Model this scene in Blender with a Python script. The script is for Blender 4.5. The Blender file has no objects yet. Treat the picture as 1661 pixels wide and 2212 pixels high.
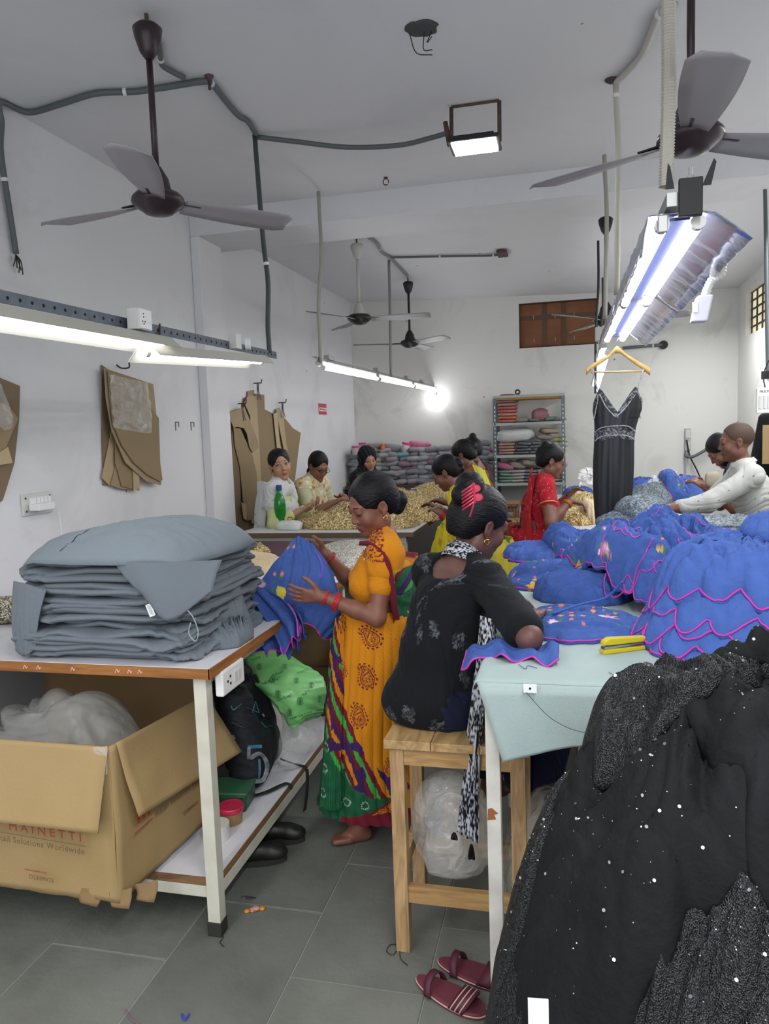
import bpy, math, random
import numpy as np
from mathutils import Matrix, Vector
sc = bpy.context.scene
COL = sc.collection
# ------------------------------------------------------------------ camera
F_PX, CAM_Z = 1620.0, 1.66
_yaw, _pitch, _roll = math.radians(13.6), math.radians(-5.83), math.radians(2.05)
_f = np.array([-math.sin(_yaw)*math.cos(_pitch), math.cos(_yaw)*math.cos(_pitch), math.sin(_pitch)])
_r0 = np.cross(_f, [0, 0, 1.0]); _r0 /= np.linalg.norm(_r0); _u0 = np.cross(_r0, _f)
_r = math.cos(_roll)*_r0 - math.sin(_roll)*_u0
_u = math.sin(_roll)*_r0 + math.cos(_roll)*_u0
cd = bpy.data.cameras.new('camera'); cam = bpy.data.objects.new('camera', cd); COL.objects.link(cam)
cd.sensor_fit = 'VERTICAL'; cd.sensor_height = 24.0; cd.sensor_width = 24.0*1661/2212
cd.lens = 24.0*F_PX/2212; cd.clip_start = 0.05; cd.clip_end = 60
cam.matrix_world = Matrix(((_r[0], _u[0], -_f[0], 0), (_r[1], _u[1], -_f[1], 0), (_r[2], _u[2], -_f[2], CAM_Z), (0, 0, 0, 1)))
sc.camera = cam
# ------------------------------------------------------------------ world, exposure
sc.view_settings.view_transform = 'Standard'; sc.view_settings.look = 'None'
sc.view_settings.gamma = 1.0; sc.view_settings.use_curve_mapping = False
sc.view_settings.exposure = 0.22
w = bpy.data.worlds.new('world'); sc.world = w; w.use_nodes = True
w.node_tree.nodes['Background'].inputs[0].default_value = (0.93, 0.96, 1.0, 1)
w.node_tree.nodes['Background'].inputs[1].default_value = 1.55      # soft frontal fill, added through the side left open behind the camera
cy = sc.cycles
cy.use_denoising = True; cy.max_bounces = 6; cy.diffuse_bounces = 4; cy.glossy_bounces = 3
cy.transparent_max_bounces = 10; cy.sample_clamp_indirect = 6; cy.caustics_reflective = False; cy.caustics_refractive = False
TUBE = 15.0       # emission of the room's tube lamps
def area(name, loc, sx, sy, e, rot=(0, 0, 0), col=(1, 1, 1)):
    l = bpy.data.lights.new(name, 'AREA'); l.shape = 'RECTANGLE'; l.size = sx; l.size_y = sy; l.energy = e; l.color = col
    o = bpy.data.objects.new(name, l); COL.objects.link(o); o.location = loc; o.rotation_euler = rot; return o
# added fill lights, unseen: behind and above the camera, and over the right aisle
area('fill_light', (-1.45, -0.5, 2.25), 0.12, 2.4, 34)
area('fill_light', (0.35, 0.2, 2.6), 0.12, 2.4, 46)
area('fill_light', (1.55, 4.2, 2.85), 0.12, 2.4, 40)
area('fill_light', (1.45, 7.3, 2.75), 0.12, 2.4, 34)

# ------------------------------------------------------------------ point finders: where the sight line of a pixel meets a plane of the room
def _ray(px, py): return (px-830.5)/F_PX*_r - (py-1106)/F_PX*_u + _f
def PY(px, py, Y): d = _ray(px, py); return np.array([0, 0, CAM_Z]) + d*(Y/d[1])
def PZ(px, py, Z): d = _ray(px, py); return np.array([0, 0, CAM_Z]) + d*((Z-CAM_Z)/d[2])
def PX(px, py, X): d = _ray(px, py); return np.array([0, 0, CAM_Z]) + d*(X/d[0])
# ------------------------------------------------------------------ colours and materials
def C(h):
    h = h.lstrip('#'); v = [int(h[i:i+2], 16)/255 for i in (0, 2, 4)]
    return np.array([x/12.92 if x <= .04045 else ((x+.055)/1.055)**2.4 for x in v])
MATS = {}
def mat(name, col='#808080', rough=.6, metal=0., bump=None, vary=None, vcol=False, emit=None, alpha=1., trans=0., spec=.4, sheen=0., coat=0., stretch=(1, 1, 1)):
    """bump=(scale,strength[,detail]); vary=(scale,hex,amount)"""
    if name in MATS: return MATS[name]
    m = bpy.data.materials.new(name); m.use_nodes = True; nt = m.node_tree; N = nt.nodes; L = nt.links
    b = N['Principled BSDF']; c = C(col)
    b.inputs['Base Color'].default_value = (*c, 1); b.inputs['Roughness'].default_value = rough
    b.inputs['Metallic'].default_value = metal; b.inputs['Alpha'].default_value = alpha
    b.inputs['Transmission Weight'].default_value = trans; b.inputs['Specular IOR Level'].default_value = spec
    b.inputs['Sheen Weight'].default_value = sheen; b.inputs['Coat Weight'].default_value = coat
    src = None
    if vcol:
        a = N.new('ShaderNodeAttribute'); a.attribute_name = 'Col'; src = a.outputs['Color']
    if vary or bump:
        tc = N.new('ShaderNodeTexCoord'); mp = N.new('ShaderNodeMapping'); mp.inputs['Scale'].default_value = stretch
        L.new(tc.outputs['Object'], mp.inputs[0])
    if vary:
        nz = N.new('ShaderNodeTexNoise'); nz.inputs['Scale'].default_value = vary[0]; nz.inputs['Detail'].default_value = 5
        L.new(mp.outputs[0], nz.inputs['Vector'])
        rp = N.new('ShaderNodeMapRange'); rp.inputs['From Min'].default_value = .38; rp.inputs['From Max'].default_value = .68
        rp.inputs['To Max'].default_value = vary[2]; L.new(nz.outputs['Fac'], rp.inputs['Value'])
        mx = N.new('ShaderNodeMix'); mx.data_type = 'RGBA'; L.new(rp.outputs[0], mx.inputs['Factor'])
        if src: L.new(src, mx.inputs[6])
        else: mx.inputs[6].default_value = (*c, 1)
        mx.inputs[7].default_value = (*C(vary[1]), 1); src = mx.outputs[2]
    if src: L.new(src, b.inputs['Base Color'])
    if bump:
        n2 = N.new('ShaderNodeTexNoise'); n2.inputs['Scale'].default_value = bump[0]; n2.inputs['Detail'].default_value = bump[2] if len(bump) > 2 else 3
        L.new(mp.outputs[0], n2.inputs['Vector'])
        bp = N.new('ShaderNodeBump'); bp.inputs['Strength'].default_value = bump[1]; bp.inputs['Distance'].default_value = .01
        L.new(n2.outputs['Fac'], bp.inputs['Height']); L.new(bp.outputs[0], b.inputs['Normal'])
    if emit:
        b.inputs['Emission Color'].default_value = (*C(emit[0]), 1); b.inputs['Emission Strength'].default_value = emit[1]
    MATS[name] = m; return m
def sequin_mat(name, base, bright, scale=260., metal=.9, rough=.28, dark=.25, bstr=.9, line=None):
    """cloth covered in small discs: cells of random height and tone, the brightest painted in as glints"""
    if name in MATS: return MATS[name]
    m = bpy.data.materials.new(name); m.use_nodes = True; nt = m.node_tree; N = nt.nodes; L = nt.links; b = N['Principled BSDF']
    tc = N.new('ShaderNodeTexCoord')
    v = N.new('ShaderNodeTexVoronoi'); v.inputs['Scale'].default_value = scale; L.new(tc.outputs['Object'], v.inputs['Vector'])
    sep = N.new('ShaderNodeSeparateColor'); L.new(v.outputs['Color'], sep.inputs[0])
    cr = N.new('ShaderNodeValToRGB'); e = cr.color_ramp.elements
    e[0].color = (*(C(base)*dark), 1); e[1].position = .93; e[1].color = (*C(bright), 1); k = e.new(.35); k.color = (*C(base), 1)  # glints are put into the base colour as random bright cells
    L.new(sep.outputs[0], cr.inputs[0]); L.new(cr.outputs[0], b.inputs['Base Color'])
    b.inputs['Roughness'].default_value = rough; b.inputs['Metallic'].default_value = metal
    bp = N.new('ShaderNodeBump'); bp.inputs['Strength'].default_value = bstr; bp.inputs['Distance'].default_value = .004
    ad = N.new('ShaderNodeMath'); ad.operation = 'ADD'; L.new(v.outputs['Distance'], ad.inputs[0]); L.new(sep.outputs[1], ad.inputs[1])
    L.new(ad.outputs[0], bp.inputs['Height']); L.new(bp.outputs[0], b.inputs['Normal'])
    MATS[name] = m; return m
def wood(name, a, bcol, sc_=9., rough=.6, stretch=(1, 1, 8), vcol=False):
    if name in MATS: return MATS[name]
    m = mat(name, a, rough); nt = m.node_tree; N = nt.nodes; L = nt.links; b = N['Principled BSDF']
    tc = N.new('ShaderNodeTexCoord'); mp = N.new('ShaderNodeMapping'); mp.inputs['Scale'].default_value = [1/s for s in stretch]
    L.new(tc.outputs['Object'], mp.inputs[0])
    nz = N.new('ShaderNodeTexNoise'); nz.inputs['Scale'].default_value = sc_*6; nz.inputs['Detail'].default_value = 6; nz.inputs['Distortion'].default_value = 1.2
    L.new(mp.outputs[0], nz.inputs['Vector'])
    cr = N.new('ShaderNodeValToRGB'); e = cr.color_ramp.elements; e[0].position = .35; e[0].color = (*C(a), 1); e[1].position = .68; e[1].color = (*C(bcol), 1)
    L.new(nz.outputs['Fac'], cr.inputs[0]); L.new(cr.outputs[0], b.inputs['Base Color'])
    bp = N.new('ShaderNodeBump'); bp.inputs['Strength'].default_value = .25; bp.inputs['Distance'].default_value = .003
    L.new(nz.outputs['Fac'], bp.inputs['Height']); L.new(bp.outputs[0], b.inputs['Normal'])
    return m
def film(name, tint='#ffffff', op=.25, rough=.15):
    """thin crinkled plastic film: mostly clear with sharp glints"""
    if name in MATS: return MATS[name]
    m = bpy.data.materials.new(name); m.use_nodes = True; nt = m.node_tree; N = nt.nodes; L = nt.links
    b = N['Principled BSDF']; b.inputs['Base Color'].default_value = (*C(tint), 1); b.inputs['Roughness'].default_value = rough
    b.inputs['Specular IOR Level'].default_value = 1.0
    tc = N.new('ShaderNodeTexCoord'); nz = N.new('ShaderNodeTexNoise'); nz.inputs['Scale'].default_value = 13; nz.inputs['Detail'].default_value = 3; nz.inputs['Distortion'].default_value = 1.0
    L.new(tc.outputs['Object'], nz.inputs['Vector'])
    bp = N.new('ShaderNodeBump'); bp.inputs['Strength'].default_value = .9; bp.inputs['Distance'].default_value = .02
    L.new(nz.outputs['Fac'], bp.inputs['Height']); L.new(bp.outputs[0], b.inputs['Normal'])
    mr = N.new('ShaderNodeMapRange'); mr.inputs['From Min'].default_value = .45; mr.inputs['From Max'].default_value = .7
    mr.inputs['To Min'].default_value = op; mr.inputs['To Max'].default_value = min(1, op*1.7)
    L.new(nz.outputs['Fac'], mr.inputs['Value']); L.new(mr.outputs[0], b.inputs['Alpha'])
    MATS[name] = m; return m
# ------------------------------------------------------------------ mesh helpers
def _rel(parent):
    return np.array(parent['_o']) if parent is not None else None
def mk(name, V, Fc, m, parent=None, smooth=False, col=None, bevel=0., label=None, cat=None, group=None, kind=None, solid=0.):
    V = np.asarray(V, float)
    if parent is not None: off = _rel(parent)
    elif kind == 'structure': off = np.zeros(3)
    else:
        lo, hi = V.min(0), V.max(0); off = np.array([(lo[0]+hi[0])/2, (lo[1]+hi[1])/2, lo[2]])
    me = bpy.data.meshes.new(name)
    if isinstance(Fc, np.ndarray):
        n, k = Fc.shape
        me.vertices.add(len(V)); me.vertices.foreach_set('co', (V-off).astype(np.float32).ravel())
        me.loops.add(n*k); me.polygons.add(n)
        me.loops.foreach_set('vertex_index', Fc.astype(np.int32).ravel())
        me.polygons.foreach_set('loop_start', np.arange(0, n*k, k, dtype=np.int32))
        me.update(calc_edges=True)
    else:
        me.from_pydata([tuple(v) for v in (V-off)], [], [tuple(int(i) for i in f) for f in Fc]); me.update()
    if smooth: me.polygons.foreach_set('use_smooth', np.ones(len(me.polygons), dtype=bool))
    if col is not None:
        a = me.color_attributes.new('Col', 'FLOAT_COLOR', 'POINT')
        c = np.ones((len(V), 4), np.float32); c[:, :3] = col; a.data.foreach_set('color', c.ravel())
    me.materials.append(m)
    o = bpy.data.objects.new(name, me); COL.objects.link(o)
    if parent is not None: o.parent = parent; o['_o'] = tuple(off)
    else: o.location = off; o['_o'] = tuple(off)
    if bevel:
        bm = o.modifiers.new('bevel', 'BEVEL'); bm.width = bevel; bm.segments = 2; bm.limit_method = 'ANGLE'
    if solid:
        s = o.modifiers.new('solid', 'SOLIDIFY'); s.thickness = solid; s.offset = 0
    tag(o, label, cat, group, kind); return o
def tag(o, label=None, cat=None, group=None, kind=None):
    for k, v in (('label', label), ('category', cat), ('group', group), ('kind', kind)):
        if v: o[k] = v
    return o
def thing(name, label, cat, loc, group=None):
    o = bpy.data.objects.new(name, None); COL.objects.link(o); o.location = loc; o['_o'] = tuple(float(x) for x in loc)
    o.empty_display_size = .05
    return tag(o, label, cat, group)
def copy_tree(o, parent=None):
    c = o.copy(); COL.objects.link(c)
    if parent: c.parent = parent
    for ch in [x for x in o.children]: copy_tree(ch, c)
    return c
def comb(*parts):
    Vs, Fs, n = [], [], 0
    for V, Fc in parts:
        V = np.asarray(V, float); Vs.append(V); Fs += [tuple(int(i)+n for i in f) for f in Fc]; n += len(V)
    return np.vstack(Vs), Fs
def comba(parts):
    Vs, Fs, n = [], [], 0
    for V, Fc in parts: Vs.append(V); Fs.append(np.asarray(Fc)+n); n += len(V)
    return np.vstack(Vs), np.vstack(Fs)
BF = [(0, 3, 2, 1), (4, 5, 6, 7), (0, 1, 5, 4), (1, 2, 6, 5), (2, 3, 7, 6), (3, 0, 4, 7)]
def rotz(V, a, c=(0, 0, 0)):
    V = np.asarray(V, float)-c; ca, sa = math.cos(a), math.sin(a)
    return np.stack([V[:, 0]*ca-V[:, 1]*sa, V[:, 0]*sa+V[:, 1]*ca, V[:, 2]], 1)+c
def box(x0, x1, y0, y1, z0, z1): return np.array([(x0, y0, z0), (x1, y0, z0), (x1, y1, z0), (x0, y1, z0), (x0, y0, z1), (x1, y0, z1), (x1, y1, z1), (x0, y1, z1)], float), BF
def cbox(c, s, rz=0.):
    V, Fc = box(-s[0]/2, s[0]/2, -s[1]/2, s[1]/2, -s[2]/2, s[2]/2); return rotz(V, rz)+np.array(c, float), Fc
def beam_between(a, b, wx, wz, up=(0, 0, 1)):
    a = np.array(a, float); b = np.array(b, float); d = (b-a)/np.linalg.norm(b-a); s = np.cross(d, up); s /= np.linalg.norm(s); t = np.cross(s, d)
    V = [p+sx*s*wx/2+sz*t*wz/2 for p in (a, b) for sx, sz in ((-1, -1), (1, -1), (1, 1), (-1, 1))]
    return np.array(V), [(0, 1, 2, 3), (7, 6, 5, 4), (0, 4, 5, 1), (1, 5, 6, 2), (2, 6, 7, 3), (3, 7, 4, 0)]
def smoothpath(pts, n=6):
    P = np.array(pts, float)
    if len(P) < 3: return P
    Q = np.vstack([2*P[0]-P[1], P, 2*P[-1]-P[-2]]); out = []
    for i in range(1, len(Q)-2):
        for t in np.arange(n)/n:
            out.append(.5*((2*Q[i])+(-Q[i-1]+Q[i+1])*t+(2*Q[i-1]-5*Q[i]+4*Q[i+1]-Q[i+2])*t*t+(-Q[i-1]+3*Q[i]-3*Q[i+1]+Q[i+2])*t**3))
    out.append(P[-1]); return np.array(out)
def tube(path, r, n=8, caps=True):
    P = np.array(path, float); m = len(P); r = np.broadcast_to(r, (m,)).astype(float)
    T = np.gradient(P, axis=0); T /= np.linalg.norm(T, axis=1)[:, None]+1e-12
    ref = np.array([0, 0, 1.]) if abs(T[0][2]) < .9 else np.array([1., 0, 0])
    S = np.zeros_like(P); s = np.cross(T[0], ref); s /= np.linalg.norm(s)
    for i in range(m):
        s = s-T[i]*(s@T[i]); s /= np.linalg.norm(s)+1e-12; S[i] = s
    U = np.cross(T, S); a = np.arange(n)*2*math.pi/n
    V = P[:, None, :]+r[:, None, None]*(np.cos(a)[None, :, None]*S[:, None, :]+np.sin(a)[None, :, None]*U[:, None, :])
    V = V.reshape(-1, 3); Fs = []
    for i in range(m-1):
        for j in range(n):
            k = (j+1) % n; Fs.append((i*n+j, i*n+k, (i+1)*n+k, (i+1)*n+j))
    if caps: Fs.append(tuple(range(n-1, -1, -1))); Fs.append(tuple((m-1)*n+j for j in range(n)))
    return V, Fs
def lathe(prof, c=(0, 0, 0), n=28, caps=True):
    pr = np.array(prof, float); a = np.arange(n)*2*math.pi/n
    V = np.stack([pr[:, 0][:, None]*np.cos(a), pr[:, 0][:, None]*np.sin(a), np.repeat(pr[:, 1][:, None], n, 1)], 2).reshape(-1, 3)+np.array(c)
    Fs = [(i*n+j, i*n+(j+1) % n, (i+1)*n+(j+1) % n, (i+1)*n+j) for i in range(len(pr)-1) for j in range(n)]
    if caps: Fs.append(tuple(range(n-1, -1, -1))); Fs.append(tuple((len(pr)-1)*n+j for j in range(n)))
    return V, Fs
def gridf(nu, nv, wrap=False):
    i = np.arange(nu-1)[:, None]; j = np.arange(nv if wrap else nv-1)[None, :]; k = (j+1) % nv
    return np.stack([i*nv+j, i*nv+k, (i+1)*nv+k, (i+1)*nv+j], 2).reshape(-1, 4)
def prism(poly, origin, ex, ey, t):
    """a flat board: polygon in the plane (ex, ey) at origin, extruded by the vector t"""
    o = np.array(origin, float); ex = np.array(ex, float); ey = np.array(ey, float); t = np.array(t, float)
    A = np.array([o+x*ex+y*ey for x, y in poly]); n = len(poly); V = np.vstack([A, A+t])
    return V, [tuple(range(n))[::-1], tuple(range(n, 2*n))]+[(i, (i+1) % n, n+(i+1) % n, n+i) for i in range(n)]
def text(s, size, m, origin, ex, ey, parent, name='lettering', ext=.0006, align='LEFT', bold=0., label=None, sp=1.):
    cu = bpy.data.curves.new(name, 'FONT'); cu.body = s; cu.size = size; cu.extrude = ext; cu.align_x = align; cu.offset = bold; cu.resolution_u = 3; cu.space_character = sp
    o = bpy.data.objects.new('tmp', cu); COL.objects.link(o); dg = bpy.context.evaluated_depsgraph_get()
    me = bpy.data.meshes.new_from_object(o.evaluated_get(dg)); bpy.data.objects.remove(o)
    n = len(me.vertices); v = np.empty(n*3); me.vertices.foreach_get('co', v); v = v.reshape(-1, 3)
    ex = np.array(ex, float); ey = np.array(ey, float); ez = np.cross(ex/np.linalg.norm(ex), ey/np.linalg.norm(ey))
    V = np.array(origin)+v[:, :1]*ex+v[:, 1:2]*ey+v[:, 2:]*ez
    Fs = [tuple(p.vertices) for p in me.polygons]; bpy.data.meshes.remove(me)
    return mk(name, V, Fs, m, parent, label=label)
# ------------------------------------------------------------------ noise
_rs = np.random.RandomState(7); _perm = _rs.permutation(512).astype(np.int64); _perm = np.concatenate([_perm, _perm, _perm])
_g = _rs.randn(512, 3); _g /= np.linalg.norm(_g, axis=1)[:, None]
def gn(p):
    p = np.asarray(p, float); i = np.floor(p).astype(np.int64); f = p-i; u = f*f*f*(f*(f*6-15)+10); i &= 511; out = 0
    for dx in (0, 1):
        for dy in (0, 1):
            for dz in (0, 1):
                h = _perm[_perm[_perm[(i[:, 0]+dx) & 511]+((i[:, 1]+dy) & 511)] + ((i[:, 2]+dz) & 511)] & 511
                g = _g[h]; d = (g[:, 0]*(f[:, 0]-dx)+g[:, 1]*(f[:, 1]-dy)+g[:, 2]*(f[:, 2]-dz))
                wx = u[:, 0] if dx else 1-u[:, 0]; wy = u[:, 1] if dy else 1-u[:, 1]; wz = u[:, 2] if dz else 1-u[:, 2]
                out = out+d*wx*wy*wz
    return out*1.6
def folds(x, y, seed, freq=7., stretch=3.5, ang=0., octv=2):
    """cloth folds: rounded ridges with tight valleys, running along ang, with a wandering direction"""
    n = len(x); q = np.stack([x*2.3, y*2.3, np.full(n, seed*3.7)], 1); wa = ang+1.1*gn(q)
    c, s = np.cos(wa), np.sin(wa); out = 0; amp = 1.; fr = freq
    for k in range(octv):
        a = (x*c+y*s)*fr/stretch; b = (-x*s+y*c)*fr
        v = gn(np.stack([a, b, np.full(n, seed*1.3+k*9.1)], 1)); out = out+amp*(np.sqrt(np.abs(v)+.008)*1.35-.55); amp *= .5; fr *= 2.1
    return out
def sstep(a, b, x): t = np.clip((x-a)/(b-a), 0, 1); return t*t*(3-2*t)
def mixc(c0, c1, t): return c0*(1-t[:, None])+c1*t[:, None]
# ------------------------------------------------------------------ signed distance bodies -> one continuous mesh
class S:
    def __init__(s): s.p = []; s.M = np.eye(4)
    def T(s, p): return s.M[:3, :3]@np.array(p, float)+s.M[:3, 3]
    def cap(s, a, b, ra, rb=None, k=.02, sub=False): s.p.append(('c', s.T(a), s.T(b), ra, ra if rb is None else rb, k, sub)); return s
    def ell(s, c, r, R=None, k=.02, sub=False):
        Rm = s.M[:3, :3]@(np.eye(3) if R is None else R); s.p.append(('e', s.T(c), np.array(r, float), Rm, None, k, sub)); return s
    def clone(s, d=0., keep=None):
        o = S()
        for i, q in enumerate(s.p):
            if keep is not None and i not in keep: continue
            if q[0] == 'c': o.p.append(('c', q[1], q[2], q[3]+d, q[4]+d, q[5], q[6]))
            else: o.p.append(('e', q[1], q[2]+d, q[3], q[4], q[5], q[6]))
        return o
    def mesh(s, res, clip=None):
        los, his = [], []
        for q in s.p:
            if q[6]: continue
            if q[0] == 'c': r = max(q[3], q[4]); los.append(np.minimum(q[1], q[2])-r); his.append(np.maximum(q[1], q[2])+r)
            else:
                e = np.sqrt(((q[3]*q[2])**2).sum(1)); los.append(q[1]-e); his.append(q[1]+e)
        lo = np.min(los, 0)-3*res-.01; hi = np.max(his, 0)+3*res+.01; n = np.ceil((hi-lo)/res).astype(int)+1
        D = np.full(n, .08, np.float32); ax = [lo[i]+np.arange(n[i])*res for i in range(3)]
        for q in s.p:
            m = q[5]+.03
            if q[0] == 'c': r = max(q[3], q[4]); a = np.minimum(q[1], q[2])-r-m; b = np.maximum(q[1], q[2])+r+m
            else: e = np.sqrt(((q[3]*q[2])**2).sum(1)); a = q[1]-e-m; b = q[1]+e+m
            i0 = np.clip(np.floor((a-lo)/res).astype(int), 0, n); i1 = np.clip(np.ceil((b-lo)/res).astype(int)+1, 0, n)
            if (i1 <= i0).any(): continue
            X = ax[0][i0[0]:i1[0], None, None].astype(np.float32); Y = ax[1][None, i0[1]:i1[1], None].astype(np.float32); Z = ax[2][None, None, i0[2]:i1[2]].astype(np.float32)
            if q[0] == 'c':
                ba = q[2]-q[1]; bb = ba@ba+1e-12
                x = X-q[1][0]; y = Y-q[1][1]; z = Z-q[1][2]
                t = np.clip((x*ba[0]+y*ba[1]+z*ba[2])/bb, 0, 1)
                d = np.sqrt((x-ba[0]*t)**2+(y-ba[1]*t)**2+(z-ba[2]*t)**2)-(q[3]+(q[4]-q[3])*t)
            else:
                R = q[3]; x = X-q[1][0]; y = Y-q[1][1]; z = Z-q[1][2]; rr = q[2]
                l = [R[0, i]*x+R[1, i]*y+R[2, i]*z for i in range(3)]
                k0 = np.sqrt((l[0]/rr[0])**2+(l[1]/rr[1])**2+(l[2]/rr[2])**2); k1 = np.sqrt((l[0]/rr[0]**2)**2+(l[1]/rr[1]**2)**2+(l[2]/rr[2]**2)**2)
                d = k0*(k0-1)/(k1+1e-9)
            sl = D[i0[0]:i1[0], i0[1]:i1[1], i0[2]:i1[2]]; k = q[5]
            if q[6]:
                d = -d; h = np.maximum(k-np.abs(sl-d), 0)/k; sl[...] = np.maximum(sl, d)+h*h*k*.25
            else:
                h = np.maximum(k-np.abs(sl-d), 0)/k; sl[...] = np.minimum(sl, d)-h*h*k*.25
        if clip is not None:
            X = ax[0][:, None, None]; Y = ax[1][None, :, None]; Z = ax[2][None, None, :]
            D = np.maximum(D, clip(X, Y, Z).astype(np.float32))
        return snets(D, lo, res)
def snets(D, lo, res):
    ins = D < 0; n = np.array(D.shape)
    c = ins[:-1, :-1, :-1].astype(np.int8)
    for dx in (0, 1):
        for dy in (0, 1):
            for dz in (0, 1):
                if dx+dy+dz: c = c+ins[dx:n[0]-1+dx, dy:n[1]-1+dy, dz:n[2]-1+dz]
    act = (c > 0) & (c < 8); I = np.argwhere(act); idx = np.full(act.shape, -1, np.int32); idx[act] = np.arange(len(I))
    acc = np.zeros((len(I), 3)); cnt = np.zeros(len(I)); cor = [(a, b, d) for a in (0, 1) for b in (0, 1) for d in (0, 1)]
    vals = {k: D[I[:, 0]+k[0], I[:, 1]+k[1], I[:, 2]+k[2]] for k in cor}
    for a in cor:
        for ax in range(3):
            if a[ax] == 0:
                b = list(a); b[ax] = 1; b = tuple(b); va, vb = vals[a], vals[b]; cr = (va < 0) != (vb < 0)
                t = np.where(cr, va/(va-vb+1e-12), 0); p = np.repeat(np.array([a], float), len(I), 0); p[:, ax] += t
                acc[cr] += p[cr]; cnt[cr] += 1
    V = (I+acc/np.maximum(cnt, 1)[:, None])*res+lo; Fs = []
    for ax in range(3):
        o = [i for i in range(3) if i != ax]
        A = [slice(1, n[i]-1) for i in range(3)]; A[ax] = slice(0, n[ax]-1); B = list(A); B[ax] = slice(1, n[ax])
        a = ins[tuple(A)]; b = ins[tuple(B)]; E = np.argwhere(a != b); st = np.array([1, 1, 1]); st[ax] = 0; E = E+st; s_in = ins[E[:, 0], E[:, 1], E[:, 2]]
        def at(du, dv):
            e = E.copy(); e[:, o[0]] -= du; e[:, o[1]] -= dv; return idx[e[:, 0], e[:, 1], e[:, 2]]
        Q = np.stack([at(1, 1), at(0, 1), at(0, 0), at(1, 0)], 1)
        fl = s_in if ax != 1 else ~s_in
        Q[~fl] = Q[~fl][:, ::-1]; Fs.append(Q[(Q >= 0).all(1)])
    return V, np.vstack(Fs)
def vnormals(V, Fq):
    a = V[Fq[:, 2]]-V[Fq[:, 0]]; b = V[Fq[:, 3]]-V[Fq[:, 1]]; nn = np.cross(a, b); N = np.zeros_like(V)
    for i in range(4): np.add.at(N, Fq[:, i], nn)
    return N/(np.linalg.norm(N, axis=1)[:, None]+1e-12)
def relax(V, Fq, it=2, f=.5):
    for _ in range(it):
        A = np.zeros_like(V); c = np.zeros(len(V))
        for i in range(4):
            j = Fq[:, (i+1) % 4]; np.add.at(A, Fq[:, i], V[j]); np.add.at(c, Fq[:, i], 1)
        V = V*(1-f)+f*A/np.maximum(c, 1)[:, None]
    return V
# ================================================================== THE ROOM
XL, XR, YB, YF, ZC = -2.6, 1.92, 9.3, -1.6, 3.3
YBM = 5.1
def wallmat(name, col, stain, sc_, amt, lo=.52):
    m = mat(name, col, .75, bump=(7, .12, 6)); nt = m.node_tree; N = nt.nodes; L = nt.links; b = N['Principled BSDF']
    tc = N.new('ShaderNodeTexCoord')
    nz = N.new('ShaderNodeTexNoise'); nz.inputs['Scale'].default_value = sc_; nz.inputs['Detail'].default_value = 8; nz.inputs['Roughness'].default_value = .62; nz.inputs['Distortion'].default_value = .8
    L.new(tc.outputs['Object'], nz.inputs['Vector'])
    r = N.new('ShaderNodeMapRange'); r.inputs['From Min'].default_value = lo; r.inputs['From Max'].default_value = lo+.12; r.inputs['To Max'].default_value = amt; L.new(nz.outputs['Fac'], r.inputs['Value'])
    v = N.new('ShaderNodeTexVoronoi'); v.inputs['Scale'].default_value = 2.6; L.new(tc.outputs['Object'], v.inputs['Vector'])
    n3 = N.new('ShaderNodeTexNoise'); n3.inputs['Scale'].default_value = 30; L.new(tc.outputs['Object'], n3.inputs['Vector'])
    ma = N.new('ShaderNodeMath'); ma.operation = 'MULTIPLY_ADD'; L.new(n3.outputs['Fac'], ma.inputs[0]); ma.inputs[1].default_value = .05; L.new(v.outputs['Distance'], ma.inputs[2])
    r2 = N.new('ShaderNodeMapRange'); r2.inputs['From Min'].default_value = .05; r2.inputs['From Max'].default_value = .058; r2.inputs['To Min'].default_value = .75; r2.inputs['To Max'].default_value = 0; L.new(ma.outputs[0], r2.inputs['Value'])
    mx = N.new('ShaderNodeMix'); mx.data_type = 'RGBA'; mx.inputs[6].default_value = (*C(col), 1); mx.inputs[7].default_value = (*C(stain), 1); L.new(r.outputs[0], mx.inputs[0])
    m2 = N.new('ShaderNodeMix'); m2.data_type = 'RGBA'; L.new(mx.outputs[2], m2.inputs[6]); m2.inputs[7].default_value = (*C('#4a4846'), 1); L.new(r2.outputs[0], m2.inputs[0])
    L.new(m2.outputs[2], b.inputs['Base Color']); return m
M_wall = wallmat('white_wall', '#dcdcdf', '#c9c9cb', 1.1, .5)
M_wallb = wallmat('damp_wall', '#dcdcd8', '#b9b9b3', 1.3, .6, .55)
M_ceil = wallmat('ceiling_paint', '#d9d9dc', '#cfcfd2', .8, .5)
def quad(*p): return np.array(p, float), [(0, 1, 2, 3)]
mk('wall_left', *comb(box(XL-.15, XL, YF, YBM+.6, 0, ZC+.1), box(XL-.15, XL, YBM+.6, YB+.15, 0, ZC+.15)), M_wall, kind='structure')
# back wall with the boarded vent opening
vx0, vx1, vz0, vz1 = -.51, .40, 2.64, 3.165
mk('wall_back', *comb(box(XL, vx0, YB, YB+.15, 0, 3.5), box(vx1, XR+.15, YB, YB+.15, 0, 3.5), box(vx0, vx1, YB, YB+.15, 0, vz0), box(vx0, vx1, YB, YB+.15, vz1, 3.5)), M_wallb, kind='structure')
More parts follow.
